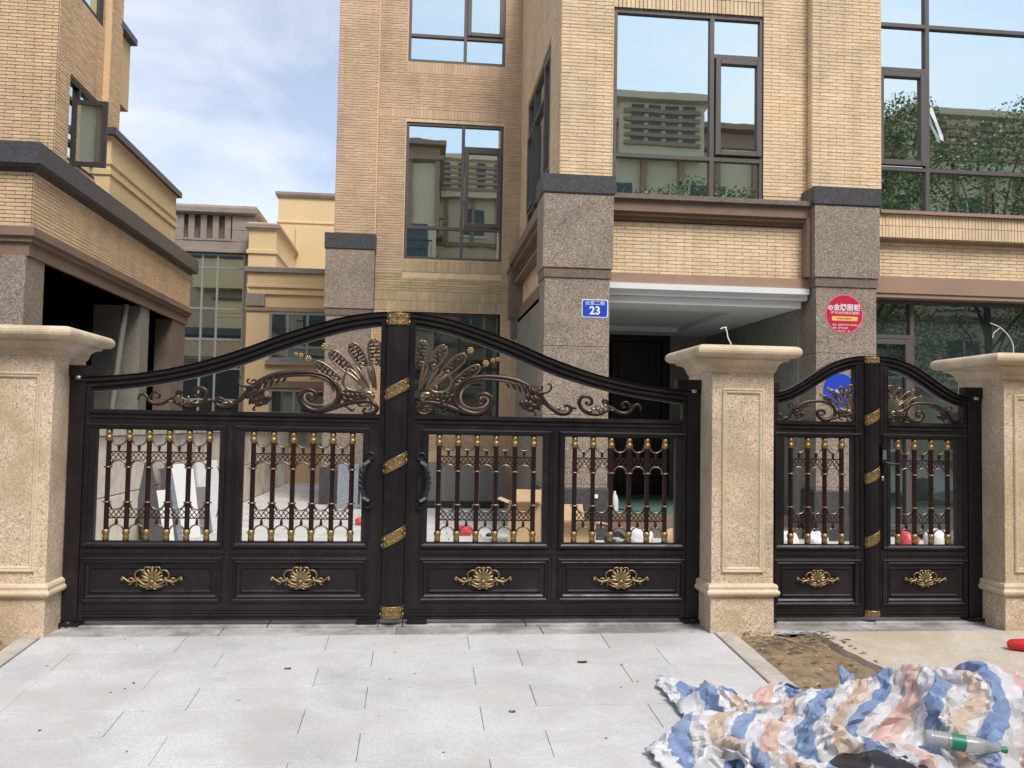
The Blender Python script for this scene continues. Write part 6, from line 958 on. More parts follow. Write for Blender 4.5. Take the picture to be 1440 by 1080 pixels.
-6,17,15,8,-3,-18,14,-15,5,-3,10,-11,5,-13,2,2,18,7,-11,-1,-6,1,0,0,15,4,5,0,1,0,-12,-2,7,-5,-4,-12,13,6,13,-15,-4,-7,3,0,-2,-1,-2,-5,4,4,8,2,-12,-19,-16,2,3,13,11,15,6,-11,-11,-11,11,21,6,-3,-9,0,-2,10,-9,-5,14,1,0,-4,10,6,-26,-15,2,10,22,-2,-9,-2,-10,9,-10,7,4,5,5,-4,-14,-15,15,8,17,-20,7,2,6,4,-5,-18,-2,9,15,5,-5,-12,-5,4,3,-5,-6,-10,-13,-15,35,18,16,-18,-12,-4,12,-6,0,-1,-9,-16,0,26,10,0,-11,3,-3,-7,-3,4,2,6,-10,13,11,-11,-9,-8,7,1,9,-20,-9,-4,-4,2,-4,28,27,-9,-1,-2,-1,3,0,14,-14,-12,-7,13,-7,-5,8,15,7,-18,-2,-1,3,-16,-3,9,3,3,-6,-4,2,-10,21,-4,21,-7,1,0,1,-7,15,0,9,-19,-14,-8,12,6,4,-11,-5,4,-9,7,-2,16,7,8,19,-12,-6,-31,1,-1,12,0,-2,-14,0,-3,13,-2,2,-21,-1,6,27,1,-5,-33,14,0,15,1,2,9,-10,-1,-1,8,1,-3,-11,1,-5,4,-1,-3,5,-4,-12,-16,12,33,9,-13,-32,-6,-5,0,-2,6,0,9,4,2,
21,5,-5,-22,16,17,9,-16,-23,6,-9,11,-15,26,2,-7,-12,-7,22,-7,-8,-5,18,16,-4,-21,-19,14,3,-1,-10,12,12,9,5,9,-17,-9,-6,18,-2,-17,-8,5,7,-7,8,18,1,-4,-8,0,-7,-6,4,5,1,-8,-2,2,-8,2,-3,6,2,9,12,-6,5,-6,0,8,-2,0,-7,3,2,-1,-1,0,-7,5,-4,-15,-4,-5,27,-13,7,-7,11,-7,10,-4,3,3,6,7,-24,8,0,16,0,-8,1,-24,4,-6,26,-1,-16,-6,15,14,5,-11,-14,2,-7,38,-1,11,-21,-7,-11,16,-1,4,-5,12,-6,-4,-13,-1,10,-1,11,-16,6,-3,-3,-2,-1,9,8,7,-11,1,0,-1,-8,2,-9,-21,-6,9,17,6,-7,-4,-5,-8,-3,0,5,9,5,5,-9,-20,21,8,6,0,15,16,-21,-21,-11,15,-4,0,-3,25,7,-2,-17,-3,-5,2,-5,22,-17,0,-8,9,3,-5,7,3,-8,5,-4,13,0,1,-5,3,5,-6,7,-2,12,-13,0,-6,-12,-5,-15,10,2,8,7,1,0,-5,-5,15,-1,2,-30,6,9,23,-11,-6,-12,9,-2,18,1,4,3,-8,-5,-9,9,-3,-33,-23,5,22,9,6,13,6,-3,-15,-3,-12,-13,11,-11,-18,-9,18,26,1,6,4,-6,-9,-7,9,2,2,
-2,19,0,16,-23,-21,-5,34,21,-3,-21,-8,5,5,3,8,-5,-3,-9,13,5,-2,-8,-6,9,7,6,-8,0,-1,2,-14,-9,-16,4,5,9,0,-13,-6,6,17,-2,0,6,22,1,-10,-13,-10,-7,7,14,15,-13,-7,6,12,-5,-16,-4,3,20,11,-6,-14,-2,5,16,-23,-2,-6,21,2,-3,-5,0,-1,4,-4,10,-3,-2,3,-12,15,-24,12,-2,19,-1,-1,-5,-7,-7,-14,15,6,8,-5,-6,-7,12,18,7,7,-9,6,-22,7,-9,7,-11,-4,-21,-14,21,13,8,2,3,-3,1,-12,8,-21,-7,-15,23,1,7,-7,11,15,-26,-13,-18,25,6,13,8,3,4,-26,8,1,0,-8,-6,4,-7,12,-22,16,-8,16,7,2,8,10,0,-1,-6,-6,6,-12,-12,11,-2,15,-17,10,1,-3,-16,-13,21,8,4,-5,7,3,-4,-22,-5,3,6,4,-4,5,-1,5,7,1,0,-1,-3,6,0,-4,5,0,5,-10,13,8,-1,-17,-7,0,-2,2,-6,19,0,9,-10,2,-4,-9,-5,13,-1,3,-2,10,9,-12,-9,-1,3,-4,-12,-20,13,7,17,-14,0,-11,2,-4,-2,8,5,8,-9,5,8,15,-4,-17,-5,-3,-3,-5,2,5,-3,3,6,-7,8,11,2,-8,-15,6,-4,-2,14,0,-1,-20,-8,-6,
8,13,-4,-6,14,15,-4,-26,-21,-1,28,3,4,-25,-8,-4,14,1,24,-21,0,0,3,-1,-13,9,-1,1,-8,1,3,30,10,0,-29,-14,15,21,17,-18,0,6,6,-6,-12,-16,-12,-6,1,6,6,-5,5,19,15,-1,-21,-18,-1,18,26,-4,-6,-22,1,7,-13,1,-9,24,2,11,7,-1,0,0,-1,-14,-1,-3,-12,-21,4,12,20,-12,18,0,12,-11,-5,-3,-13,10,4,11,4,-2,8,-15,5,-14,5,4,-2,2,3,-9,0,-7,36,-8,-10,2,19,8,-14,-17,1,-2,-8,-3,-12,-9,-11,22,9,11,-9,-2,4,-12,6,-13,27,-1,15,-27,2,1,-11,3,1,14,-14,-5,-12,0,2,1,12,-2,8,15,0,4,-15,-1,4,2,3,-1,8,-2,7,8,13,-24,-2,-14,24,-16,-7,6,3,8,-13,-1,5,-10,-5,-10,17,-1,7,-10,2,-8,12,1,3,-7,-6,-2,4,15,3,4,-15,1,-18,-7,-3,-6,-3,-3,12,12,3,8,1,4,-5,0,-3,-6,9,-4,19,2,6,-19,-5,0,3,-5,-4,-15,2,2,23,7,4,-5,-11,-3,-10,6,5,8,-5,2,9,-8,-10,-19,12,10,10,-9,-1,-5,-10,-2,0,9,-6,-5,-2,21,18,4,-20,-20,7,4,11,-3,-5,-8,7,-6,-6,11,0,1,
-7,20,10,9,-12,-21,6,18,11,5,-25,-5,5,27,-1,11,-18,-1,-23,16,-1,11,-12,-8,-1,-7,0,1,25,11,-11,-29,-8,16,21,6,-24,-1,10,16,-4,-12,-14,-9,-2,-9,6,16,22,0,4,-6,-16,-28,-9,12,28,20,-4,-16,-22,5,2,17,-3,6,3,3,9,15,-8,-14,-32,10,6,1,-3,-8,-11,4,25,27,-2,-25,-7,1,13,2,-18,5,-4,14,-3,7,1,5,-13,8,-8,1,0,-3,-4,-15,-17,11,12,15,5,-3,-1,-7,4,9,3,-1,-1,-16,-5,-7,8,-1,10,1,-1,5,-7,-4,-3,-1,-6,5,-1,14,-18,-1,-2,0,3,0,6,4,0,-23,10,2,19,-8,8,-7,21,-5,8,-18,4,-4,14,-8,8,-1,-5,5,-13,9,-23,-13,-15,28,13,15,-19,6,-1,2,-9,-4,8,-6,-8,9,5,8,-9,7,-3,5,-10,6,-6,-5,1,-5,10,-1,-3,-8,0,-12,7,-1,15,15,3,13,-12,-4,-21,3,3,10,-2,-7,7,-3,5,-6,-10,-2,-2,14,1,6,-1,4,-12,4,-2,4,-1,-2,1,1,4,7,-5,-1,-8,3,6,17,-15,-5,-26,10,7,3,1,6,-9,-11,-24,2,5,11,3,-1,3,13,-2,-9,-16,0,7,8,1,-8,-7,2,-5,-2,-9,17,14,7,-15,-16,
10,12,-10,1,11,19,-10,-5,1,8,6,-18,10,-28,-2,5,19,2,-12,0,-2,-7,1,-2,6,17,6,0,-21,-7,23,4,9,-25,21,14,0,-14,-12,-19,-14,-7,26,13,20,-1,-5,-10,-26,-10,-12,15,7,5,1,-1,3,3,3,6,-1,-1,5,4,-3,-6,-1,-1,1,-11,5,-1,2,-2,-3,8,-1,3,0,-4,-7,-10,2,19,5,5,-12,4,5,7,8,-9,6,-10,6,-25,-3,2,7,19,-2,0,-13,5,3,5,-5,8,-4,-2,-2,12,-1,-12,-18,-2,12,2,2,4,3,-9,7,8,-4,-18,0,4,-4,-11,18,1,-1,-3,-12,-8,-6,19,3,0,-10,11,3,9,-5,17,-21,12,-18,20,-18,5,-3,18,-3,8,-10,1,-6,-6,9,-22,4,-15,30,2,7,-15,3,-4,8,-2,0,8,-4,0,1,3,-5,6,-12,3,-9,5,-1,1,-2,-3,-1,14,-3,5,-1,8,-6,-8,0,-1,-13,-8,6,10,3,-5,-5,5,-3,-1,-3,-9,2,1,-3,-1,-4,18,11,5,-14,-1,1,17,-1,-10,2,-10,5,-5,11,7,-7,4,-2,4,4,5,22,-13,-9,-40,11,5,12,-10,-1,-13,-13,-12,3,16,24,1,1,1,13,-11,-14,-18,11,2,12,-1,3,4,-8,-4,-5,3,-2,-3,14,-14,-14,-13,29,24,
-7,18,5,2,-9,-14,13,10,7,-10,-1,18,5,1,-20,-7,5,6,17,-20,-21,5,16,11,-6,-14,-4,10,15,1,-25,-3,-6,7,-1,7,1,-7,-2,3,19,26,-15,-20,-23,8,-2,-4,0,2,2,-8,4,16,12,-2,-18,-3,2,10,14,-4,0,-17,5,6,0,1,-5,-6,1,3,17,-6,-6,-6,3,14,9,1,-4,-2,-6,-16,-5,1,0,-6,2,3,7,6,6,1,3,-1,2,-8,-11,-3,11,4,-4,-7,23,-5,-5,0,9,6,4,1,-3,-4,-12,-6,0,14,2,-16,-21,-5,11,5,7,7,-5,1,-28,15,-6,-3,-11,6,15,25,11,-16,1,-2,-7,-16,-1,21,3,-8,12,3,2,-4,3,0,-1,-13,-1,-17,10,10,-5,-4,-17,32,-9,11,-21,20,0,7,-17,-4,6,-9,-3,-2,-1,-7,2,11,17,-8,2,-10,12,-6,5,-5,3,-2,2,-10,-3,2,7,2,0,8,0,-2,1,2,-2,-7,-3,5,12,-4,3,-4,1,-4,-2,5,-4,0,-1,-10,4,2,21,-10,-4,-31,11,7,15,1,1,8,-5,-5,13,-6,-1,-1,5,6,-10,7,-1,6,-8,1,-16,-3,2,9,15,-6,7,-17,-1,-6,7,-9,-26,2,7,18,-2,-8,-19,-10,10,12,13,-1,3,-3,-8,-13,-11,11,12,16,-8,-10,
8,15,-7,0,11,11,-12,-5,-1,4,-2,-8,6,11,5,1,-10,-6,-6,1,6,-3,2,2,19,5,-10,-15,-12,6,3,8,2,6,-19,-8,3,2,7,2,0,-2,-6,7,4,-14,-11,-16,10,13,23,-3,-2,-3,1,-3,2,9,-5,10,-22,1,-2,29,4,-15,0,-4,0,-19,7,-4,0,1,8,-2,-2,-11,-7,2,2,6,4,8,6,-6,-11,5,-5,-3,-3,14,6,-1,-6,13,5,5,-3,-12,-7,-2,17,6,-1,-11,-5,2,-2,-2,-7,-11,-14,22,11,17,-14,-3,-4,4,1,-1,-1,-9,6,-25,15,-5,24,1,1,-26,2,0,5,-9,1,11,-7,-3,-3,16,16,-7,-10,-5,-16,7,0,13,-8,-2,-6,10,0,20,-7,-13,15,5,18,-33,9,-7,22,-16,-3,1,-9,-7,2,8,8,-3,5,-6,11,-1,3,-4,-1,2,-3,0,-5,3,0,-2,3,3,8,-6,-11,-5,3,2,-2,2,12,10,-11,-9,-4,0,-5,-3,6,8,7,-7,0,-11,14,1,3,-2,-6,2,-22,5,0,25,-4,-2,-23,3,-2,23,-1,8,-17,-3,7,15,5,-10,-17,7,8,9,-6,-2,1,7,-6,22,-10,0,-10,2,1,-8,3,-4,12,0,8,-16,-16,-7,-5,23,-9,-19,-6,3,3,-11,5,10,13,0,-4,-18,3,6,
-3,23,1,-3,-4,1,12,5,-5,7,-2,-7,-10,0,14,14,3,-11,0,21,21,7,-19,-13,-46,-18,21,18,7,-4,-8,-3,7,6,6,-7,-3,-2,-7,10,-1,-17,-7,-10,-6,14,3,4,-2,-6,-5,0,11,9,-14,-6,17,-9,5,-5,23,5,-14,-17,-5,-1,13,0,4,9,-5,0,-7,4,-3,2,-1,1,5,-4,-5,-7,11,6,0,7,11,4,-1,-12,0,-15,-7,-3,15,9,-6,-12,-6,13,0,29,-9,-9,-3,6,14,-10,-18,-19,4,3,13,-6,4,-8,12,2,6,-3,0,6,-17,12,-2,5,-5,11,-21,-8,-12,25,6,1,-24,1,-1,-3,1,8,13,-13,-8,7,13,2,6,-20,0,-14,27,3,11,-12,-1,-14,-1,7,-13,-4,-16,37,-4,12,-16,14,-6,20,3,4,-1,-11,-10,3,2,20,-18,-19,-24,8,11,10,-5,7,-1,7,6,5,0,-3,0,0,-3,-2,-2,-12,1,-4,4,-5,5,9,-4,3,-5,14,-16,-8,-7,6,13,6,-11,7,-2,4,-4,-6,15,-3,-3,-23,3,12,26,10,4,-8,-6,-9,-4,8,0,-6,-6,-3,17,-21,-2,-10,11,5,26,3,-1,-33,-15,-7,-2,24,12,17,-13,-13,-22,-6,15,20,19,-14,-11,-25,5,0,14,-7,-11,2,7,9,-3,1,10,11,-2,-24,
4,15,-4,0,2,5,-10,-9,-10,12,17,12,10,3,-7,-16,-4,5,0,-10,-5,-26,-2,22,16,-2,-10,-11,3,6,18,6,-10,-12,-11,-2,19,11,-4,-16,-11,-2,4,0,-4,9,5,16,10,-4,-12,-1,-9,-5,11,9,9,-18,5,0,-7,-2,5,8,2,-2,-5,1,0,-2,-1,-11,6,-2,0,-10,11,12,3,-7,-9,3,-7,-5,9,4,2,-8,7,14,0,-2,-12,1,-16,-8,2,16,33,11,-6,-22,-12,5,11,-7,-12,9,9,8,-21,-1,2,-4,-9,-2,4,-1,-2,-9,4,3,-8,-9,-1,4,-4,-7,23,12,10,-6,2,3,-2,3,0,8,-5,0,-10,8,2,-11,-3,-1,-4,5,-5,23,-20,-2,-17,9,0,9,-7,-8,14,17,17,-12,4,-8,14,-23,-3,-15,2,0,6,3,-1,1,-7,-11,6,23,30,-9,-10,-7,4,-8,-7,3,1,-3,-2,2,-4,4,3,14,-4,9,-3,9,-15,-2,-4,-8,6,-8,14,-17,14,0,7,-12,6,1,-2,-20,-8,6,30,12,-14,-9,0,6,1,-1,-4,-4,-1,4,5,2,0,-4,-2,9,1,3,0,1,-2,4,9,-3,-21,-3,12,19,-9,-5,5,-11,-13,-18,-4,-2,5,15,-17,-24,-3,31,32,18,-10,-11,-20,2,-8,12,2,-2,2,0,-3,-8,-1,5,
1,20,0,-11,-3,-3,18,25,16,-14,-26,-15,3,0,2,5,5,19,-8,-16,6,12,-1,0,10,11,-17,-14,-11,-25,-15,8,10,14,-5,-8,-10,1,6,11,4,1,-9,7,9,11,-12,-19,-10,7,17,21,2,2,-11,-2,-2,14,-4,-5,-18,4,9,1,-3,8,1,-1,-21,1,5,18,-6,-8,-21,12,6,7,-5,6,7,3,6,0,-10,-1,-3,0,-13,-8,4,13,14,6,1,1,0,-8,-5,-9,-3,-1,2,-1,1,3,-5,-12,-3,6,19,-12,-1,-21,3,1,1,-1,-3,-2,8,6,2,2,-2,17,0,13,-23,-6,0,-2,4,-8,25,-1,6,-18,-2,-9,17,-5,-5,-24,-4,0,17,8,8,-19,10,-3,21,-6,-7,11,6,6,-11,-10,-5,8,-6,-16,6,14,10,11,0,11,-20,-3,3,2,7,5,-14,-16,-23,18,1,7,0,11,10,2,-17,12,-7,7,-6,6,-2,-16,3,-11,11,-17,24,-6,11,-4,1,-1,-7,1,1,-1,-10,13,-14,0,-23,25,1,-11,-16,-2,3,13,13,14,-6,1,11,12,-7,-24,5,11,28,-10,-6,-19,7,4,5,3,-4,0,-18,2,3,1,-5,7,20,-1,-20,-25,-10,-4,11,18,25,-5,-1,-2,1,-9,-22,8,1,0,-10,3,8,2,-2,7,-1,2,-7,-2,1,5,
-8,11,1,28,25,-4,-16,-22,-7,9,11,9,-12,-5,8,-20,-14,10,3,1,-3,0,5,-17,16,2,23,-3,12,-3,8,-15,-27,-12,-2,0,8,3,1,-7,-16,-9,32,3,11,-23,14,0,3,-2,-1,-19,1,1,12,1,-2,5,-2,-3,4,2,6,-15,1,-3,3,0,4,4,0,-2,1,5,11,-1,1,-9,-2,-6,-4,2,-9,-4,-2,3,2,7,19,8,-4,-18,-8,-14,8,17,18,-6,-14,-18,5,22,10,-6,-24,0,3,4,-12,-1,-8,8,1,13,-2,0,-7,9,1,9,-6,2,-7,1,2,-2,1,0,2,-3,-5,6,2,8,-18,-6,-8,9,10,5,-1,1,-2,8,-8,-11,18,8,7,-11,-8,-1,1,10,14,-15,-5,-5,15,-11,-14,-3,1,12,-2,-3,-3,-3,5,-5,13,21,6,-9,-2,-5,4,2,11,-24,-1,4,16,-24,-8,6,15,-17,11,-8,17,-9,-7,-3,4,9,-1,-8,-8,5,-2,11,-12,14,-1,6,-7,7,2,-15,15,-4,15,-20,1,-14,-1,5,12,6,3,8,3,-3,-15,-18,-1,3,-3,0,-7,17,-1,12,-3,0,-5,10,3,10,-6,-3,-3,1,-1,-13,-1,0,3,7,-5,-4,-21,-13,-4,3,-5,-7,-1,-4,8,-5,6,0,17,21,11,4,-6,-22,-7,5,11,-1,0,5,
-2,21,-1,-11,-16,8,11,14,-6,-12,0,19,10,-5,-1,15,-4,-15,-6,4,9,-3,3,15,-9,-5,-30,6,-8,16,3,-15,8,8,21,-14,-24,-7,-21,15,13,11,-18,1,4,17,-3,-1,3,0,-8,11,-3,6,-12,2,-2,-5,3,2,21,-11,-5,-4,1,1,-18,10,8,-1,2,-10,6,-9,-4,3,2,3,0,7,1,-6,10,6,-8,-7,-4,5,-18,-8,-5,14,14,11,-15,-15,-14,9,22,14,-1,-17,-4,3,4,-10,1,6,12,-3,-9,3,3,10,8,3,-11,-15,3,-14,-6,-7,19,-1,-1,3,11,7,-9,1,1,2,-1,-4,7,-5,-4,3,3,1,-7,-3,-1,-3,24,6,-6,-21,-9,-4,-10,1,5,0,-1,23,2,-14,-3,11,17,10,-2,-5,-1,1,12,-16,-1,-5,1,0,1,-6,-2,1,-10,0,0,15,-5,-3,-3,-1,7,-2,-1,11,2,-1,-15,5,-2,2,-21,2,-10,29,4,4,-2,-8,7,-8,13,-3,0,-3,0,-2,-4,-1,9,3,1,-3,18,-15,-14,-8,-4,-6,3,17,8,-5,1,16,12,0,-12,-6,-2,-7,-2,4,4,-5,6,8,19,-11,-10,-31,-1,5,9,1,-3,-12,-2,14,29,-6,-24,-30,1,12,18,6,-7,-15,-4,8,6,-12,-13,-11,13,17,13,4,-5,-1,9,4,
4,29,8,-4,-4,-12,-1,-9,14,15,1,3,-25,-10,12,-1,7,-18,-8,0,6,22,0,-17,-8,-2,15,-3,-16,5,8,23,-11,-9,-12,11,3,3,-3,8,4,-4,14,-5,-8,-6,4,-4,-1,0,0,-18,1,1,15,-5,-17,-11,6,12,-11,4,-6,10,-2,3,7,-4,-3,3,-3,4,0,2,1,-8,-11,-9,-6,16,9,8,-1,1,7,-12,-7,-13,19,15,11,-18,-15,-1,13,24,1,-8,-19,-12,4,12,-1,-1,-4,0,-2,-20,12,6,12,-6,-3,-9,-2,2,10,1,0,3,4,7,-14,3,7,-9,-13,-16,22,6,4,-7,-3,-6,-3,3,2,-6,-2,0,5,1,-2,18,-6,-7,-20,2,6,19,5,-3,10,-6,-14,-5,1,19,6,2,-4,0,0,10,-9,10,-5,5,-4,3,-12,-15,-20,-3,4,18,16,6,3,-14,-6,6,-5,3,-6,11,-6,-2,-5,16,-9,-8,-1,13,26,-14,-1,-28,7,-5,7,8,-1,13,-3,1,-4,3,-2,13,-5,3,-11,5,0,-4,-11,4,-1,15,-13,-10,-3,-17,-7,3,29,10,-1,-15,-4,-8,19,23,-6,-9,-13,5,-7,-11,5,9,17,12,-8,-11,-22,7,8,23,-12,-9,-31,9,4,24,-4,-12,-16,4,15,14,-2,-14,-3,4,21,4,2,-3,-11,-2,-9,0,-2,11,
-8,9,-8,4,8,10,0,-7,10,-20,-6,-4,26,8,2,-11,-6,14,22,1,-25,-18,7,22,-5,-7,-5,0,3,-6,4,-7,7,2,15,-15,19,-10,10,-8,-4,1,-2,8,-9,-17,0,2,8,1,-9,13,0,-1,-9,0,1,-3,-1,-9,18,-4,7,-14,5,-1,-4,-10,-13,2,13,11,-7,6,-1,-2,1,2,13,-13,-2,0,0,0,-3,13,10,5,-17,-14,-11,10,15,0,-8,-18,-9,0,-4,0,-1,-3,6,-1,2,18,11,19,-26,-6,3,-2,3,-7,5,-1,-11,5,-1,4,-1,-2,14,5,0,-16,3,2,6,-3,0,5,3,-1,-11,-6,-1,8,2,-9,-11,-4,13,19,-9,-8,-2,4,0,0,5,-6,13,4,13,-17,-7,-3,-2,9,1,-1,-3,3,11,-12,-13,-17,5,-5,3,19,7,-4,-2,-14,5,-19,20,10,0,-12,4,4,16,-15,10,-1,1,-25,5,-7,11,-13,-3,15,11,21,-19,-5,7,0,2,-15,4,3,11,5,-2,-5,5,-5,-9,18,4,11,-5,-5,-13,-6,11,0,0,9,10,2,-32,-16,-10,24,30,-2,-14,-33,8,11,21,0,-3,-5,-2,-1,-2,-5,-4,-15,20,-13,9,-11,17,7,-5,5,9,-5,-5,-11,2,-4,-24,4,9,32,-3,0,-10,-7,-4,7,8,1,2,-5,-5,10,
-8,22,0,0,-10,16,-3,-4,1,8,-2,6,-8,-1,-9,11,6,-5,0,1,-2,3,-5,-22,4,5,14,1,-1,-13,-15,6,16,11,-14,11,2,0,-1,-7,11,-10,-15,2,-20,23,-2,22,-8,3,-4,3,-3,-23,-1,-2,11,1,-3,-2,-24,13,9,11,-6,-7,18,3,11,-8,-14,-14,4,6,6,1,-1,1,-8,4,-1,-10,-4,-3,8,-1,1,-4,7,11,6,0,-1,-4,-4,-7,9,-1,-3,4,-1,-6,-7,4,11,-19,-4,0,16,1,-12,12,-1,-12,-18,-1,16,2,4,0,3,-2,-2,-2,-5,0,-8,1,0,8,0,-9,-2,6,30,2,-4,-15,4,14,21,-4,-29,-40,6,19,20,-9,-5,14,-1,7,-28,1,-4,19,13,2,-4,-12,-2,2,11,-5,-13,9,6,13,1,-1,-1,-27,0,4,-1,-5,-23,10,-17,6,-2,25,7,4,2,5,-11,-4,-9,7,7,12,-5,-10,-9,-5,-6,15,13,11,-3,-6,-2,-2,16,2,0,-15,-4,0,11,4,0,-10,1,3,7,1,3,-5,-9,-13,2,0,-4,2,3,4,-5,0,8,4,5,10,-12,-8,-22,-2,-10,4,8,4,-9,18,17,24,-23,1,-9,12,-6,-6,-1,-3,-2,6,-1,-2,-2,-4,35,-10,5,-27,10,2,13,-8,0,-10,-7,-2,4,15,4,-5,
-2,14,5,-9,-3,-2,-3,-5,3,1,5,-15,3,4,8,10,4,9,-11,-2,-5,3,-4,3,5,1,-11,-5,-4,-6,5,1,-3,-6,1,4,-6,10,4,3,-9,-6,20,-3,20,-23,3,-15,16,-3,17,2,5,-10,-10,-1,1,8,0,6,7,-7,-22,6,-2,1,-25,11,11,5,-5,-9,-10,6,7,9,-4,-5,6,7,7,2,1,5,-7,-8,-8,2,-6,-10,-1,-7,-12,-2,1,6,0,5,8,-3,-1,-8,4,0,-14,8,-3,9,-1,8,6,-11,-1,13,13,-2,-14,-2,-6,2,-9,3,-2,-3,9,21,17,1,-23,-15,0,29,4,-4,-19,1,3,11,-10,-12,-15,10,10,13,-7,6,14,18,-8,-27,-5,6,23,2,-6,-21,-17,1,11,11,-9,-17,-14,-5,5,5,14,7,4,4,1,2,-8,-16,1,8,14,-2,5,4,-6,-8,-11,1,-2,1,9,6,24,-15,-3,-19,22,1,19,0,-7,-20,-20,6,7,5,3,9,-2,-2,-4,22,7,-2,-18,-9,-2,12,-5,-10,-13,-3,4,3,10,3,7,-7,-4,2,11,13,-13,-13,-17,-4,-3,-2,10,-8,-1,6,17,6,-4,4,17,-11,-1,-3,6,-3,-11,2,7,6,0,-6,-11,9,-2,28,-6,3,-34,-5,2,17,-7,0,-7,18,0,18,-19,-3,-6,1,0,0,
-5,16,1,9,2,7,3,-7,-16,-5,7,14,-9,-4,-12,-4,-17,-13,-5,17,10,5,-3,0,-4,-8,-3,20,8,6,-15,-16,-12,5,17,13,4,-7,-11,-3,10,20,-5,0,-1,18,-5,-12,-14,1,-8,-11,-1,21,2,4,-9,1,1,-1,-1,1,8,-8,2,-4,13,-5,-8,0,7,11,7,-4,-2,-8,-3,-8,-2,-6,-6,5,0,-1,-2,5,9,3,-2,-10,4,2,8,1,2,1,-7,0,1,5,-1,11,-2,0,0,-3,-4,-23,-6,-7,-9,6,-2,2,-8,-2,-2,13,8,14,-4,5,7,3,-6,-11,-12,2,22,8,-2,-20,-7,1,7,0,9,3,9,-2,-2,-10,-4,1,9,-5,-7,-7,12,21,3,-11,-29,3,8,20,11,-6,-13,-7,-12,-6,15,22,11,-16,-6,-6,4,1,-1,6,-1,22,-10,1,-20,1,7,8,1,-6,-2,-3,-2,-4,-3,-1,-6,16,2,25,-17,5,-11,-2,-9,-3,15,6,4,-7,0,-2,-12,0,3,13,1,0,5,10,7,-11,-3,0,4,-9,-12,5,1,2,-16,0,-1,10,-7,-9,-6,-2,3,10,-6,-5,-11,12,18,10,3,-1,-13,-8,-20,23,-9,1,-7,17,5,-20,-3,-4,32,-1,21,-32,-3,-9,6,9,2,-4,-10,18,3,3,-12,-2,-4,2,11,0,11,-3,7,-12,
0,13,-4,-11,3,-6,6,-5,-4,-7,-5,-2,12,-2,3,-13,2,1,11,-3,0,6,0,-3,-10,-1,-1,-10,1,5,10,7,-6,2,-2,1,-8,0,8,9,-3,-6,-9,-5,-1,-6,13,20,5,-2,5,9,2,-18,4,-2,-3,2,2,-2,5,1,-1,-5,1,15,-4,-2,-9,5,-2,-2,-16,-3,-2,13,4,6,-6,3,5,-4,-6,-16,8,0,-8,-6,4,17,-3,0,8,1,2,-23,3,-3,4,7,0,-4,-4,-3,4,6,5,4,0,1,10,-2,-2,-2,2,2,11,-7,-11,-21,13,-4,-3,-16,3,4,9,1,3,0,-9,-3,-2,-3,1,-2,1,-2,-17,15,9,8,5,1,0,-7,-6,-10,-1,6,14,8,9,-14,-5,-13,9,-10,0,8,12,1,-7,-5,1,16,-5,-9,-11,-19,-4,4,44,7,-4,-2,2,6,-28,-12,4,11,9,-8,1,-6,-11,-13,-2,-2,-1,8,7,19,10,9,3,-4,-7,-3,-1,7,-4,0,16,9,2,-19,2,8,-4,-17,-10,-5,0,3,19,16,18,-20,-6,-7,22,-6,-14,-19,3,-1,15,4,5,-4,1,16,5,-10,-29,-7,-2,-8,2,15,12,-13,0,1,10,-4,5,10,-5,0,-31,-13,-1,23,18,-3,-2,-5,29,10,12,-30,-10,-7,20,-13,-1,-4,16,-1,-12,-31,-8,21,
-7,19,5,13,-15,-18,-18,13,15,22,-5,-8,-29,-11,-11,17,18,5,-14,-23,-4,-3,10,-5,3,7,9,9,2,10,2,-4,-9,1,-5,-4,4,6,8,-10,-9,-14,0,10,15,9,3,9,-2,5,-11,-14,-9,3,14,0,12,-12,-6,3,-13,-1,-5,21,3,-20,-2,3,4,-4,1,4,13,2,2,-8,1,5,3,-6,-14,-2,4,9,-13,0,5,14,3,-17,-12,5,-9,13,-6,13,-3,-1,7,-9,1,-12,6,0,9,-8,-2,3,6,-5,-14,2,-5,-1,10,-3,-7,-6,12,26,-5,0,-9,12,-15,-3,-3,6,-2,5,-2,2,-18,22,-10,3,-9,4,18,-16,7,-12,19,13,0,-12,-17,5,1,0,-17,2,13,9,-16,-9,1,16,2,8,7,5,-1,-30,-13,-8,13,5,20,8,0,-18,-13,3,4,17,23,1,3,-27,5,-18,-8,10,-4,16,-3,20,-4,-13,-13,-5,5,-10,8,-6,20,-1,0,2,-2,9,10,9,-12,-7,-3,-1,-13,-11,8,16,14,-9,-3,0,-5,-1,9,14,-4,9,-6,5,-19,2,-1,-4,0,-6,-23,-10,6,11,4,10,13,-3,-7,12,1,-9,-21,1,8,7,-16,-12,6,7,-6,6,15,10,-17,10,5,21,-19,-6,-24,8,-2,30,4,8,-5,1,2,-3,-18,-3,-5,20,1,-15,
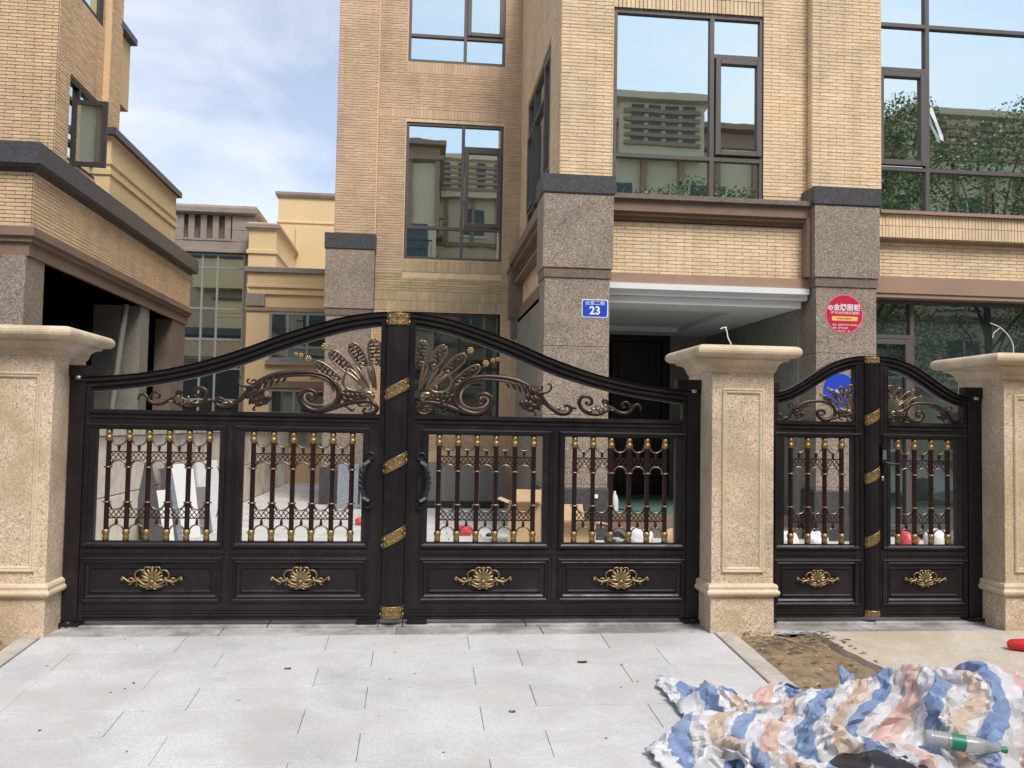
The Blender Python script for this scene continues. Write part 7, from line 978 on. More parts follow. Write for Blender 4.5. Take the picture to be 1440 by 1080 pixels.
-10,20,-7,-5,-1,15,23,-15,-20,-21,10,3,11,-12,-7,-11,-14,-6,8,14,-2,-8,-3,0,23,3,6,-11,9,-3,-5,1,-2,-14,-10,3,6,5,9,11,7,14,4,-3,-14,-12,-7,-6,-14,5,15,33,6,9,-23,-4,-9,3,2,0,6,1,0,-5,-2,9,5,-4,14,-4,4,-19,9,0,-18,-15,1,4,14,9,3,-4,0,8,5,-1,-13,-14,-6,8,13,-3,-8,-10,2,3,1,2,-19,7,-4,2,3,-3,10,0,0,3,-5,0,-1,10,4,12,-20,-6,-11,1,-3,-1,9,-13,2,1,32,-2,-5,-15,-2,-4,-3,-1,18,-3,5,3,-2,2,-13,1,-7,8,-3,3,-20,21,19,15,-11,-17,11,-2,1,-3,-1,-1,0,-8,-5,-14,-3,0,15,20,19,-10,-25,-19,-3,14,-3,11,3,-6,-17,-4,18,-1,9,14,23,-2,-12,-5,-13,-8,13,-1,11,-16,23,7,-11,-3,-3,-10,-11,3,18,-2,-17,-3,-1,0,-7,11,10,6,6,5,1,-18,-13,9,18,18,-11,-12,-17,2,3,2,-12,-11,32,2,2,0,4,9,-20,8,10,-20,2,1,12,-16,-4,-14,8,-2,24,-9,-3,-11,28,-12,-7,-1,3,-3,4,14,14,-32,-9,-29,26,4,40,-17,-3,-24,1,0,1,-2,3,6,1,0,4,1,1,13,
-3,14,4,9,-3,-21,-28,8,6,19,-17,-19,5,18,20,-7,1,10,-9,-5,-6,14,0,1,-23,-2,5,9,-6,-16,8,4,27,10,3,-22,-10,-10,-5,-4,1,3,0,6,8,1,5,12,13,-5,-13,-27,0,1,6,0,4,6,3,-5,4,4,1,-6,-7,9,2,7,-22,8,-3,3,2,-1,9,2,4,0,-5,1,0,-4,-2,2,3,6,3,1,8,-6,1,-10,5,1,-2,-3,-6,-2,3,-4,-1,4,-1,-5,-23,1,-3,-8,12,3,22,-19,-7,7,23,10,12,-1,-15,-26,-10,16,7,13,-23,-3,-7,7,-4,1,15,-5,5,-15,5,-8,8,-4,5,8,8,4,-16,-3,-2,8,1,-14,6,8,2,-9,-16,0,15,27,-5,-10,-17,-5,4,11,17,1,-16,2,-3,4,-21,-10,6,6,5,4,24,-6,-16,-14,13,19,-1,-4,7,-7,1,-7,1,-9,-19,21,13,10,-15,-18,-6,8,25,15,-7,7,4,6,-2,-7,-8,-21,-12,5,5,2,-5,4,2,1,-6,-1,8,11,11,-31,-8,-5,24,2,-11,-22,-4,7,22,-5,27,0,3,-8,-14,0,-10,7,6,-10,-5,-8,-6,2,-30,-12,-1,31,14,6,-1,-5,-5,-9,-2,15,18,20,-5,0,0,-2,0,0,-5,-5,0,0,0,-10,-3,3,25,-3,-3,-24,
-7,14,13,-6,11,-14,13,-9,-2,-8,-3,18,-2,8,-26,10,-6,8,7,9,-4,-12,-6,11,10,0,-21,-3,-6,23,-12,3,-18,2,-3,18,4,1,-6,-4,1,6,-2,-2,-6,0,-1,-7,3,-1,14,-7,-6,0,13,11,-2,-10,-8,3,-3,-13,8,3,17,-18,5,-1,-10,-5,0,4,2,2,11,15,6,-19,-16,0,10,17,9,-13,-12,-8,21,12,-7,2,-10,8,-4,-6,3,-1,9,-2,-12,-4,-3,3,2,-2,9,1,-2,0,-15,-7,9,11,4,-1,-18,-6,-9,9,8,-1,23,-3,-11,-20,-12,1,14,6,-7,-6,0,3,-7,13,5,18,-19,1,-17,5,-8,-1,6,0,18,-22,4,-6,27,14,-7,0,-5,7,-2,2,-2,2,1,6,-12,-15,-8,-16,0,3,34,22,2,-4,-3,-18,-23,5,1,10,-6,14,-2,-17,-10,9,4,10,5,12,-22,2,15,-4,-12,-8,20,21,-9,5,-23,-10,8,-7,-2,-20,12,4,19,-6,-5,-14,8,8,-6,5,7,3,-8,-10,-19,-1,-2,33,7,15,-22,1,-10,21,0,2,-8,3,-8,-8,-10,-11,-6,0,-4,8,-10,13,-12,-10,-3,17,24,12,-5,-22,-10,-7,6,9,8,19,-2,2,-11,21,0,10,-9,6,-7,12,-7,5,-10,-4,-8,9,5,5,-21,-2,3,10,
8,24,-17,-14,-12,31,-4,8,-10,-5,8,-19,16,-8,18,-3,11,-25,-1,-14,23,-1,-1,0,0,7,-9,-1,-6,3,0,-3,6,-1,-1,-5,2,1,8,-10,0,-9,10,3,7,-7,-8,5,-13,-6,-5,19,4,9,-10,-9,-1,7,10,-1,6,14,-20,-4,-6,5,-1,-3,5,-5,-1,-7,9,9,-13,-8,-4,8,14,-2,-1,-21,-7,15,23,19,-14,-10,0,14,-6,-1,-7,7,-5,-4,-8,-1,14,22,-10,6,-11,6,-10,1,-1,1,7,-8,-17,-16,10,6,25,-13,21,-7,-4,7,1,6,4,-13,13,-19,-5,-4,0,-1,-2,-11,6,-19,-7,-15,11,-4,20,1,6,1,-7,-1,-10,9,-3,2,-14,-3,10,20,22,-4,0,-10,-2,-1,-3,2,1,9,-23,9,-3,15,-30,-8,14,20,13,-12,-1,5,-6,-18,9,-3,3,-7,-2,8,-11,7,4,-9,14,1,-2,-9,-1,5,8,-1,-2,-5,18,11,-14,-5,-4,26,-15,-12,-32,6,9,8,-10,-4,13,19,11,-16,-8,-3,12,2,11,-12,-2,-22,-4,0,19,1,2,-20,-2,-2,2,-10,-15,5,13,-14,-3,1,17,2,13,4,-2,-13,-17,-7,-10,8,18,12,10,-3,6,7,4,-4,1,-3,4,-1,-10,7,-3,24,-16,-12,-16,15,17,3,-10,-7,-6,-3,-11,6,
-17,25,3,12,-1,-8,3,-8,13,0,6,-1,-10,6,-11,4,-16,14,0,15,-19,5,-6,6,-7,-7,9,-1,4,-8,10,-3,0,0,-1,7,-6,3,-12,7,-3,12,-9,-13,8,10,5,0,7,10,-5,-14,-3,-3,-4,-5,2,1,6,-15,10,4,5,-6,-6,-15,-3,1,1,15,17,1,-14,-12,5,7,4,17,-6,7,0,10,2,-7,-4,-13,-1,-5,2,4,8,-6,5,4,-4,-2,-3,8,-13,-27,11,2,16,-11,2,18,-8,14,-5,4,-9,8,-1,12,-18,2,-6,14,-11,7,-22,2,-10,12,5,16,20,-4,-2,-9,0,-1,-16,6,-23,4,-1,-3,-7,-10,-9,3,6,3,0,7,12,22,-17,-10,-20,4,-7,1,10,7,11,-3,19,-14,-2,-19,13,-12,-8,-13,10,8,-4,6,13,18,3,-8,-21,-6,7,-1,-12,14,2,-5,12,-3,8,1,-4,12,-24,29,-8,-15,-13,16,5,5,-19,-6,6,5,0,-10,-5,0,6,10,1,-3,2,1,-17,-16,0,19,20,16,-19,-6,-22,-10,1,10,15,2,3,2,2,-4,-14,-15,-13,18,9,10,-7,-12,-2,-6,-18,-5,-3,8,4,-1,6,13,11,10,-8,14,8,20,-5,-8,6,4,19,-24,-11,-19,21,-8,10,-28,23,-2,35,-15,-3,-30,-1,1,18,10,6,-14,
-7,18,6,-1,8,-11,5,12,-10,3,-20,20,-1,-7,4,-1,20,-18,-1,-19,16,-1,4,-6,1,1,-4,1,-1,-3,-6,-4,12,0,2,-9,-6,-7,22,9,1,-7,1,8,-15,2,-1,4,-12,-16,8,-1,3,-4,12,16,-14,9,-4,15,-14,-5,-16,13,6,0,4,3,15,-1,5,-9,-6,-2,9,-6,-1,-20,12,3,4,-3,-2,2,-20,-6,16,8,-3,-31,-2,5,1,2,1,12,6,-5,18,12,-4,-13,0,2,7,-2,-3,-7,5,0,5,-5,0,-6,5,-2,5,-11,5,17,1,-1,-4,14,2,0,-32,-2,-6,12,0,4,6,2,9,-12,1,-21,-3,0,-4,-3,1,4,21,-12,-15,-25,14,12,19,-23,-9,-3,17,4,-4,6,8,10,1,15,-10,-5,-22,4,2,3,-9,-18,-16,-1,19,11,26,5,-4,-20,3,5,4,-15,-2,-9,12,1,27,-12,22,-21,0,-23,-10,-10,4,13,8,-7,1,-1,0,-6,3,5,2,2,0,-5,-7,-1,-6,4,1,6,3,3,1,6,11,12,-3,0,-14,-14,-26,-7,-7,6,11,18,7,-13,-14,1,10,4,-7,-3,-3,6,0,-10,-4,4,22,6,10,5,2,-7,4,-13,1,-2,19,0,-12,17,5,7,-9,2,2,0,-8,-3,0,-2,-3,6,0,4,-19,7,6,5,
0,25,-9,-3,-6,12,-10,-12,11,1,19,-18,1,-8,8,4,-6,4,6,0,0,-4,0,-17,3,6,7,-3,-4,7,4,-2,2,-3,-8,10,8,11,-33,-17,-3,3,9,-3,24,-6,-3,-2,18,14,-9,-13,-10,7,7,11,-14,0,-10,-10,1,3,19,-7,2,-11,-8,-1,4,8,-4,13,6,11,-17,4,5,17,-18,-18,1,1,7,-16,7,6,-5,1,-1,5,0,-2,2,1,-3,13,6,-2,-15,1,-2,13,2,-1,-9,-7,8,3,-9,4,15,21,-14,-13,-11,6,13,-7,-1,-4,11,-6,9,-18,-3,-9,20,11,1,-6,7,-9,-7,-8,-6,-6,-8,13,11,4,-1,11,-1,-18,-20,2,13,23,-3,-12,-15,-2,-5,10,-11,1,-10,19,9,-5,-11,-18,13,13,23,-20,2,3,6,0,2,10,-14,-30,-14,9,13,33,-8,5,-22,16,-3,8,-28,-5,-17,19,4,18,14,15,8,-5,-18,-7,-1,7,-15,-19,-8,2,10,6,-3,-7,-5,0,2,1,8,5,3,-24,-4,-2,13,-12,-8,0,10,5,3,6,5,-1,-1,0,-13,-30,-8,13,14,-2,-7,3,8,17,7,-5,-10,3,6,3,-1,-3,0,5,7,-7,-1,6,-2,-4,6,-6,-3,3,5,7,-8,11,-4,13,2,6,-11,18,-4,-2,-16,4,13,-18,-13,-7,
-17,17,4,12,14,-7,2,15,-11,5,-28,20,3,3,-5,-4,-6,3,-1,2,-6,-7,5,-1,0,-18,17,6,4,-3,-5,12,-21,7,1,-1,-11,-12,26,19,1,-9,-23,-3,0,16,8,-11,-8,-6,14,15,10,-7,-1,-9,6,-3,11,-20,-15,-10,-13,4,1,31,14,11,-19,-14,-4,5,1,8,14,-3,-17,5,13,14,-14,-11,-3,3,7,-6,-23,-1,0,28,1,1,-6,2,-2,0,-5,-6,17,7,5,-12,-23,7,-3,24,-8,7,4,-3,-7,-16,-11,18,14,12,-12,-3,-1,6,-11,5,-21,8,5,6,-7,-7,8,-8,-7,-3,7,9,6,0,-2,1,-7,-3,-18,-9,-3,1,9,5,2,-1,-8,-8,17,8,6,-14,0,0,13,-1,-3,4,7,13,-13,-4,-10,2,5,1,1,-9,-8,-9,10,18,29,-21,-10,-25,12,-10,22,-6,-3,-2,13,0,-1,-8,-2,-1,6,2,-3,2,15,-10,-10,-7,24,15,6,-17,-13,-10,5,4,5,-17,-6,-1,3,6,4,-6,-24,-21,6,17,13,-15,-13,-3,0,7,5,4,3,3,-4,-1,-3,4,-10,-6,9,17,10,-3,-6,-8,10,19,7,3,-11,19,0,0,2,-14,-3,-9,8,7,-8,3,-7,-7,8,-1,-1,-8,1,-1,-9,2,12,1,1,14,24,-8,-14,-16,18,18,
-3,26,-4,-3,-8,7,-3,-12,12,9,11,-18,-14,7,-2,17,-13,13,-4,12,-23,7,-10,20,5,0,-7,-23,4,4,16,-19,20,1,12,-4,5,3,-10,-17,1,-12,15,4,-6,-15,-9,17,1,6,-7,1,-2,4,2,-7,-22,-5,1,7,11,8,17,11,12,-11,-8,-4,4,-11,-11,12,4,-4,3,3,14,-23,-6,-3,10,14,-11,4,-11,6,-2,5,-1,-13,3,-2,10,-1,5,11,-9,-12,-24,14,6,4,18,-3,15,-31,-7,14,-1,-7,4,13,18,-16,-15,-12,14,16,21,-26,-11,-4,9,1,2,-3,-1,-2,0,3,0,3,-13,-9,2,11,9,-20,-2,-8,25,13,6,-13,-18,-4,-9,0,5,18,-4,-4,-14,9,-11,-9,-14,-9,1,12,26,15,-1,6,7,5,-6,-13,-8,-3,-7,14,-7,-2,-15,25,-6,19,-20,0,-16,5,6,8,-4,1,4,-6,-3,-2,-9,3,5,14,-1,-4,4,7,-24,-12,-3,2,6,3,-4,-4,-3,14,3,0,3,-12,-7,2,22,15,-5,-12,-13,4,-3,-2,0,-16,2,-2,10,0,13,14,9,-5,1,3,-6,-11,-14,-4,9,24,-5,-12,14,4,12,-14,-6,3,-16,13,2,10,-6,-5,-18,9,4,17,-12,-5,-3,-2,1,7,12,6,-17,-3,1,17,2,-2,9,17,-11,-19,
5,15,2,-6,6,-9,1,-2,4,-12,9,-8,15,-11,5,-10,9,-14,10,-22,37,-8,5,-2,9,-2,-2,16,2,-20,-12,1,13,-21,-1,-16,7,1,-5,4,-1,28,-4,1,-6,14,10,-2,-5,-8,5,1,-3,-36,-6,4,27,-2,1,-2,15,8,1,2,-9,10,-21,7,-6,22,9,-14,-8,-18,-8,-8,4,25,4,-4,-23,3,11,3,-1,-18,25,-3,-2,3,11,9,-8,-10,-13,-28,15,13,19,-21,2,16,2,-9,8,17,-3,-26,-19,12,13,-4,-9,7,6,8,-8,1,2,1,1,3,-4,-3,-12,9,-1,10,-6,8,5,0,8,-7,-6,-17,1,9,0,1,-7,-4,-3,-3,16,2,-1,0,-11,-15,-12,11,25,-5,10,-13,13,-13,-7,-26,-3,7,11,-10,-7,0,3,-8,1,16,9,1,11,8,7,-22,-12,-15,26,8,16,-17,-7,0,4,5,-7,7,2,6,-1,-5,-12,-21,-1,13,-11,-3,13,17,-2,-9,-14,2,1,-1,-2,-6,-1,0,-7,0,2,5,-15,-5,-3,12,7,6,7,-4,-13,1,6,11,-15,-8,1,9,-4,-2,12,6,4,9,14,5,-2,13,4,7,-23,-8,-3,-4,4,-2,21,3,-1,7,4,2,3,-12,-5,-22,8,8,7,-11,-5,-1,-1,-2,8,0,1,-14,0,2,6,19,1,1,
8,15,1,-5,0,2,4,2,-10,1,-6,10,-2,-2,5,1,-1,1,-8,10,-21,12,-8,5,-14,8,-6,-2,-6,20,4,4,-6,-1,-2,1,0,-1,5,5,0,-3,-6,-2,5,-7,-6,1,10,8,-18,-5,-2,1,8,10,-10,0,-2,16,14,6,11,-26,-1,-14,21,-4,7,-2,-13,14,-12,20,-7,3,-7,-26,-1,-14,29,-3,7,-4,12,-9,2,-9,16,-20,3,-18,23,10,2,-6,-8,9,-10,5,-15,-11,-2,9,3,-5,6,11,-1,-1,7,-6,-9,8,0,9,-21,4,3,8,4,2,7,-10,0,-20,-3,-8,8,-11,-23,-7,6,17,14,20,12,0,3,-10,-21,-15,6,29,8,0,-21,-14,2,10,16,2,-12,-6,-17,-5,-12,19,-3,2,-3,4,-14,20,19,16,-6,-3,2,-2,6,1,-14,-17,1,9,5,11,-9,-6,-9,13,11,-2,-6,-5,0,-16,-9,10,-1,-1,-1,-1,-1,-8,16,1,-9,-21,4,8,5,-3,5,3,0,-1,0,0,0,-2,-1,1,0,0,-6,-9,0,0,0,3,12,18,-6,-10,0,24,-9,0,-4,10,2,-4,-1,-8,13,-9,7,-23,18,1,20,-10,0,-9,0,-2,-8,0,1,8,0,1,-11,14,5,16,-15,-10,3,4,7,-20,10,-1,-3,6,3,3,6,2,-9,-10,0,12,
-3,27,1,4,-8,-4,9,-8,3,-7,5,0,-2,5,-11,1,-5,2,14,-12,17,-7,7,-14,-11,3,11,12,1,-7,-20,-4,3,8,2,9,3,-13,7,-10,-1,-7,17,13,3,-10,1,-26,2,-1,6,-4,3,-10,-9,-11,27,21,16,-4,-25,-19,-2,23,6,9,-1,7,-1,-12,-4,-2,11,-17,4,3,11,2,-3,9,-11,5,-14,9,-4,16,-12,-7,-2,4,1,-7,-19,3,7,8,17,-10,19,3,2,-9,-4,-3,-7,-9,5,19,6,-5,-12,-19,11,1,10,-1,8,-13,0,-20,-8,-14,-3,9,16,4,-7,-14,-10,8,17,12,1,-2,-10,-2,-23,-3,-1,22,16,-1,-2,-2,-10,-4,11,13,9,-8,-14,-11,-12,0,15,15,0,-9,-11,25,-5,-12,3,4,2,-6,16,20,-8,-11,-12,-5,4,9,-8,-4,4,14,7,-5,10,-7,-7,-1,-6,-6,0,15,0,-16,-31,2,16,8,-3,0,-8,-1,-6,9,3,4,3,0,-14,-18,-1,7,2,2,0,2,-3,-4,11,1,7,4,-3,-5,4,27,-6,-2,-9,20,8,-2,7,0,4,-13,-17,10,-2,13,-14,6,-5,15,-19,3,-14,21,3,10,3,-5,9,-6,6,-24,-11,-6,21,-3,1,-5,8,3,-20,1,1,15,-6,-1,6,6,-1,-22,2,2,5,7,1,13,
-3,19,-1,20,-16,9,-22,14,-2,7,2,-9,8,-14,13,-3,3,-1,-4,9,-18,1,-3,11,13,-5,4,-21,-4,7,11,-6,5,-3,-7,1,-5,25,-19,2,0,0,0,-4,-6,12,2,7,-17,-14,-33,22,18,40,-2,2,-15,-19,-13,19,19,15,-5,-1,-4,5,-15,-5,-2,8,-4,2,5,15,-4,-3,-26,1,-11,15,6,5,1,-14,-4,2,-9,34,-30,10,-19,21,-2,-2,1,-2,1,-3,-4,0,1,10,-4,-1,17,-22,5,-11,17,-5,8,-5,6,-10,-5,-1,-2,-2,2,-9,-2,-3,5,-4,-8,-6,8,16,0,-6,-14,-4,-1,-5,-1,2,11,6,0,11,14,7,-9,-18,-6,11,13,-3,-20,-19,-5,8,9,13,1,-5,6,15,15,-17,-2,-8,7,0,-3,-9,-17,-6,18,24,13,3,-9,-8,2,8,-6,-12,-27,-4,8,5,0,0,-3,1,4,-13,0,4,23,-1,-12,-11,2,-4,-1,2,8,-14,-3,-2,8,0,8,11,2,-16,-6,3,8,12,9,-4,-3,-3,-3,-4,25,2,8,-33,8,4,6,-9,-2,-3,6,-27,30,12,27,-12,-5,-17,6,-1,14,-10,9,-13,4,-12,9,3,-5,-4,3,0,4,1,17,1,-22,-10,-11,-11,-12,9,24,21,5,-19,9,3,-4,-19,-3,21,4,0,4,-3,3,-25,
14,10,0,-13,13,-8,13,-13,7,-3,-6,12,3,10,-17,-5,1,1,11,-10,10,-13,8,-2,-21,-7,2,9,6,0,1,6,-3,2,0,0,7,-7,4,12,9,-2,-10,-5,-8,-14,-20,-19,-1,17,22,-1,-3,-7,8,6,8,14,7,-4,-8,-8,13,-19,-5,-9,22,-5,16,3,9,-8,-5,-19,2,6,17,3,10,-17,-14,-4,-6,3,6,7,4,-14,15,-4,10,-13,4,-8,14,-2,4,-9,11,-6,6,-8,-15,-2,9,24,-2,-6,-29,4,-18,10,7,13,-3,-3,1,-13,-9,1,10,12,-16,-4,-5,7,-2,-11,-10,8,23,8,-3,-14,-8,1,7,9,0,-12,-9,-2,12,16,9,-13,-19,-17,20,29,2,-3,1,-5,-8,-9,7,7,-7,-2,-4,-1,6,-2,-6,1,18,2,0,-19,-6,8,6,-3,-5,-9,4,6,14,-2,-9,-12,-1,9,-1,0,-1,-2,0,-6,-5,0,6,-2,-1,-4,-4,2,1,0,0,-4,-10,6,14,3,-10,3,5,4,-15,5,-2,10,18,22,1,1,-14,1,-6,13,2,-7,13,-8,-13,5,0,19,-16,7,-2,2,7,-15,-3,-3,1,4,2,8,6,-13,1,0,-3,10,-31,-8,-13,3,1,-5,-1,3,19,10,13,2,-6,-7,-4,14,-9,0,-9,12,4,-5,-8,1,-1,3,-3,9]
# ------------------------------------------------------------------ things in the courtyard
def slab(name,cx,cy,z0,w,h,t,lean,rot,mat,label,cat,group=None):
    """flat board standing on the ground, leaning back by 'lean' degrees, turned by 'rot'"""
    o=thing(name,(cx,cy,z0),label,cat,group); m=MB(); m.loft((cx-w/2,cx+w/2,cy,cy+t),[(-.003,z0),(0,z0+.003),(0,z0+h-.003),(-.003,z0+h)]); m.build('slab' if 'slab' in name else 'board',mat,o); o.rotation_euler=(R(-lean),0,R(rot)); return o
G='boards leaning on the courtyard wall'
for i,(y,w,h,rot,ln,mat,lab) in enumerate(((4.45,.30,1.00,62,14,'darkgrey_panel','dark grey board leaning on the courtyard wall, leftmost of the leaning boards'),
 (4.70,.34,.66,66,10,'offwhite','short grey white board leaning between the dark board and the striped planks'),
 (4.95,.16,.92,70,12,'silver','long narrow metallic plank leaning on the courtyard wall'),
 (5.10,.12,.90,72,13,'bluegrey','thin blue grey plank beside the metallic one'),
 (5.35,.42,.95,64,10,'white','wide white board leaning behind the planks'),
 (5.9,.35,.62,60,12,'grey_panel','square mid grey panel, rightmost of the leaning boards'),
 (6.3,.5,.95,70,8,'plastic_white','pale wrapped sheet leaning beyond the grey panel'))):
    slab('leaning_board',-2.88+.04*i+.08,y-.5,-.018,w,h,.03,ln,rot,mat,lab,'board',G)
for i,(x,y,w,h,ln,rot,lab) in enumerate(((-1.02,9.15,.36,.78,6,2,'narrow blue grey granite slab standing against the tower pilaster'),(-.58,9.05,.44,.80,6,-3,'wide blue grey granite slab beside the narrow one'),(-.12,9.0,.40,.66,6,4,'lower blue grey granite slab, nearest the gate post'))):
    slab('granite_slab',x,y,-.018,w,h,.03,ln,rot,'bluegrey',lab,'slab','granite slabs leaning on the tower')
for i,(x,w) in enumerate(((.35,.62),(.98,.62),(1.55,.46))):
    slab('stone_slab',x,9.5,-.018,w,.82,.04,5,0,'grey_panel',['grey stone slab standing under the tower window, left one','grey stone slab standing under the tower window, middle one','grey stone slab standing under the tower window, right one'][i],'slab','stone slabs under the tower window')
o=slab('timber_frame',.75,9.42,-.018,2.0,.12,.1,0,0,'void','dark sill timber lying before the stone slabs','timber')
# cardboard boxes
def carton(cx,cy,w,d,h,rot,lab):
    t=thing('cardboard_box',(cx,cy,-.018),lab,'box','cardboard boxes behind the gate'); m=MB(); z0=-.018
    m.box(cx-w/2,cx+w/2,cy-d/2,cy-d/2+.006,z0,z0+h);m.box(cx-w/2,cx+w/2,cy+d/2-.006,cy+d/2,z0,z0+h);m.box(cx-w/2,cx-w/2+.006,cy-d/2+.006,cy+d/2-.006,z0,z0+h);m.box(cx+w/2-.006,cx+w/2,cy-d/2+.006,cy+d/2-.006,z0,z0+h);m.box(cx-w/2+.006,cx+w/2-.006,cy-d/2+.006,cy+d/2-.006,z0,z0+.01);m.build('body','card',t)
    for s,ax in (((cx,cy-d/2,z0+h),0),((cx,cy+d/2,z0+h),1),((cx-w/2,cy,z0+h),2),((cx+w/2,cy,z0+h),3)):
        m=MB();a=[R(25),R(70),R(20),R(-5)][ax]; l=d*.48 
        if ax<2: sg=-1 if ax==0 else 1; m.add([(cx-w/2,s[1],s[2]),(cx+w/2,s[1],s[2]),(cx+w/2-.01,s[1]+sg*l*math.cos(a),s[2]+l*math.sin(a)*(.6 if ax==0 else 1)),(cx-w/2+.01,s[1]+sg*l*math.cos(a),s[2]+l*math.sin(a)*(.6 if ax==0 else 1))],[(0,1,2,3)])
        else: sg=-1 if ax==2 else 1; m.add([(s[0],cy-d/2,s[2]),(s[0],cy+d/2,s[2]),(s[0]+sg*l*math.cos(a),cy+d/2-.01,s[2]+l*math.sin(a)),(s[0]+sg*l*math.cos(a),cy-d/2+.01,s[2]+l*math.sin(a))],[(0,1,2,3)])
        m.build('flap','card',t)
    t.rotation_euler=(0,0,R(rot)); return t
carton(1.95,3.6,.52,.40,.38,8,'open cardboard box with raised flaps in front of the granite column base')
carton(1.55,4.5,.40,.34,.52,-14,'taller cardboard box standing behind the open one')
def sack(name,cx,cy,w,d,h,mat,lab,cat,seed,z0=-.02,group=None):
    from mathutils import noise
    m=MB(); m.ball((cx,cy,z0+h*.42),(w/2,d/2,h*.58),28,18)
    m.v=[(x+.10*w*noise.noise(Vector((x*9,y*9,z*9+seed))),y+.10*w*noise.noise(Vector((x*9+5,y*9,z*9+seed))),max(z0,z+.22*h*noise.noise(Vector((x*13,y*13,z*13+seed))))) for x,y,z in m.v]
    o=m.build(name,mat,None,loc=(cx,cy,z0)); return tag(o,lab,cat,group)
sack('plastic_bag',.84,5.4,.20,.18,.16,'pink','small red pink bag on the courtyard floor behind the right leaf of the wide gate','bag',1)
sack('plastic_bag',-.62,6.6,.20,.18,.12,'pink','flat red pink plastic scrap near the blue grey slabs','bag',2)
sack('plastic_bag',1.15,5.3,.09,.07,.05,'plastic_black','tiny dark lump of rubbish right of the red bag','rubbish',9)
for i,(x,y,w,h,mt,lb) in enumerate(((3.05,4.6,.36,.20,'plastic_white','white sack before the porch step, leftmost of three'),(3.50,4.6,.34,.19,'card','beige sack before the porch step, middle of three'),(3.95,4.65,.38,.18,'plastic_white','white sack before the porch step, rightmost of three'))):
    sack('cement_sack',x,y,w,.3,h,mt,lb,'sack',20+i,group='sacks before the porch step')
sack('plastic_bag',2.62,4.1,.30,.26,.20,'plastic_black','black bin bag beside the open cardboard box','bag',31)
for i,(x,y,w,h,mt,lb) in enumerate(((4.85,4.2,.30,.22,'plastic_white','white sack behind the left small gate leaf, left one'),(5.25,4.2,.32,.22,'plastic_white','white sack behind the left small gate leaf, right one'),(6.42,4.1,.26,.25,'pink','red plastic bag behind the keypad lock leaf'),(6.85,4.2,.32,.26,'plastic_white','white sack right of the red bag'),(7.15,4.15,.30,.28,'grey_panel','grey sack between two white sacks at the window foot'),(7.45,4.2,.30,.26,'plastic_white','white sack at the window foot, nearest the right pillar'))):
    sack('rubbish_sack',x,y,w,.26,h,mt,lb,'sack',40+i,group='sacks behind the small gate')
# bottle on the porch floor and a cable
m=MB(); m.lathe([(0,.27),(.05,.27),(.055,.30),(.055,.44),(.04,.50),(.018,.54),(.018,.57),(0,.57)],(2.98,5.8),14); tag(m.build('water_bottle','plastic_white',loc=(2.98,5.8,.27)),'white bottle standing on the teal film at the porch edge','bottle')
m=MB(); m.tube(smooth_path([(2.75,5.9,.275),(3.0,6.3,.28),(3.2,6.1,.28),(3.25,5.8,.28),(3.6,5.75,.28)],5),.008,6); tag(m.build('cable','plastic_black',loc=(2.75,5.9,.27)),'thin black cable lying on the teal film in the porch','cable')
m=MB(); m.box(2.48,2.56,4.930,4.948,.535,.585); tag(m.build('socket_plate','sign_white',loc=(2.52,4.95,.56)),'small white plate on the dark base of the left granite column','plate')
# wire loop hanging by the leaning boards
m=MB(); c=(-2.2,4.2,.62); m.tube([(c[0]+.0*math.cos(t),c[1]+.20*math.cos(t),c[2]+.30*math.sin(t)) for t in np.linspace(-1.4,1.5,14)],.006,5); tag(m.build('wire_loop','plastic_black',loc=(-2.2,4.2,.3)),'thin dark wire bent in an arc before the courtyard wall','wire')
# parked white car seen only as a reflection
# ------------------------------------------------------------------ red cone lying at the right edge
cone=MB(); a=Vector((4.78,-.95,zg(-.95)+.075)); b=Vector((4.36,-.78,zg(-.78)+.05)); 
cone.tube([tuple(a+(b-a)*t) for t in (0,.25,.5,.75,.95,1)],[.062,.060,.055,.045,.035,.018],14); tag(cone.build('gas_canister','red',loc=tuple(a)),'red plastic bottle lying on the path at the right edge','bottle')
# ------------------------------------------------------------------ striped tarpaulin heap in the foreground
CLOTH_NY,CLOTH_NX=72,92
CL=np.array(CLOTH_ROWS).reshape(CLOTH_NY,CLOTH_NX,3)
CL=np.cumsum(np.cumsum(CL,axis=1),axis=0)*.002
m,t,b=nodes('striped_tarpaulin'); uvn=t.nodes.new('ShaderNodeUVMap'); uvn.uv_map='sheet'; sep=t.nodes.new('ShaderNodeSeparateXYZ'); t.links.new(uvn.outputs[0],sep.inputs[0])
mth=t.nodes.new('ShaderNodeMath'); mth.operation='MULTIPLY'; mth.inputs[1].default_value=1/.98; t.links.new(sep.outputs[0],mth.inputs[0])
fr=t.nodes.new('ShaderNodeMath'); fr.operation='FRACT'; t.links.new(mth.outputs[0],fr.inputs[0])
r=t.nodes.new('ShaderNodeValToRGB'); r.color_ramp.interpolation='CONSTANT'; e=r.color_ramp.elements
st=[(0,(.66,.66,.68)),(.14,(.22,.30,.48)),(.29,(.64,.63,.65)),(.42,(.60,.47,.37)),(.54,(.64,.62,.62)),(.60,(.21,.29,.48)),(.72,(.63,.62,.63)),(.84,(.60,.40,.37)),(.93,(.62,.46,.38))]
while len(e)<len(st): e.new(.5)
for q,(p,c) in zip(e,st): q.position=p; q.color=c+(1,)
t.links.new(fr.outputs[0],r.inputs[0])
co=coords(t); f=nz(t,co,5,6,.7); col=mix(t,1.0,r.outputs[0],ramp(t,f,[(.3,(.70,.69,.68)),(.55,g3(.96)),(.8,g3(1.12))]),'MULTIPLY')
dsp=nz(t,co,3.2,5,.7,.8); col=mix(t,ramp(t,dsp,[(.52,g3(0)),(.7,g3(.45))]),col,(.50,.42,.34))
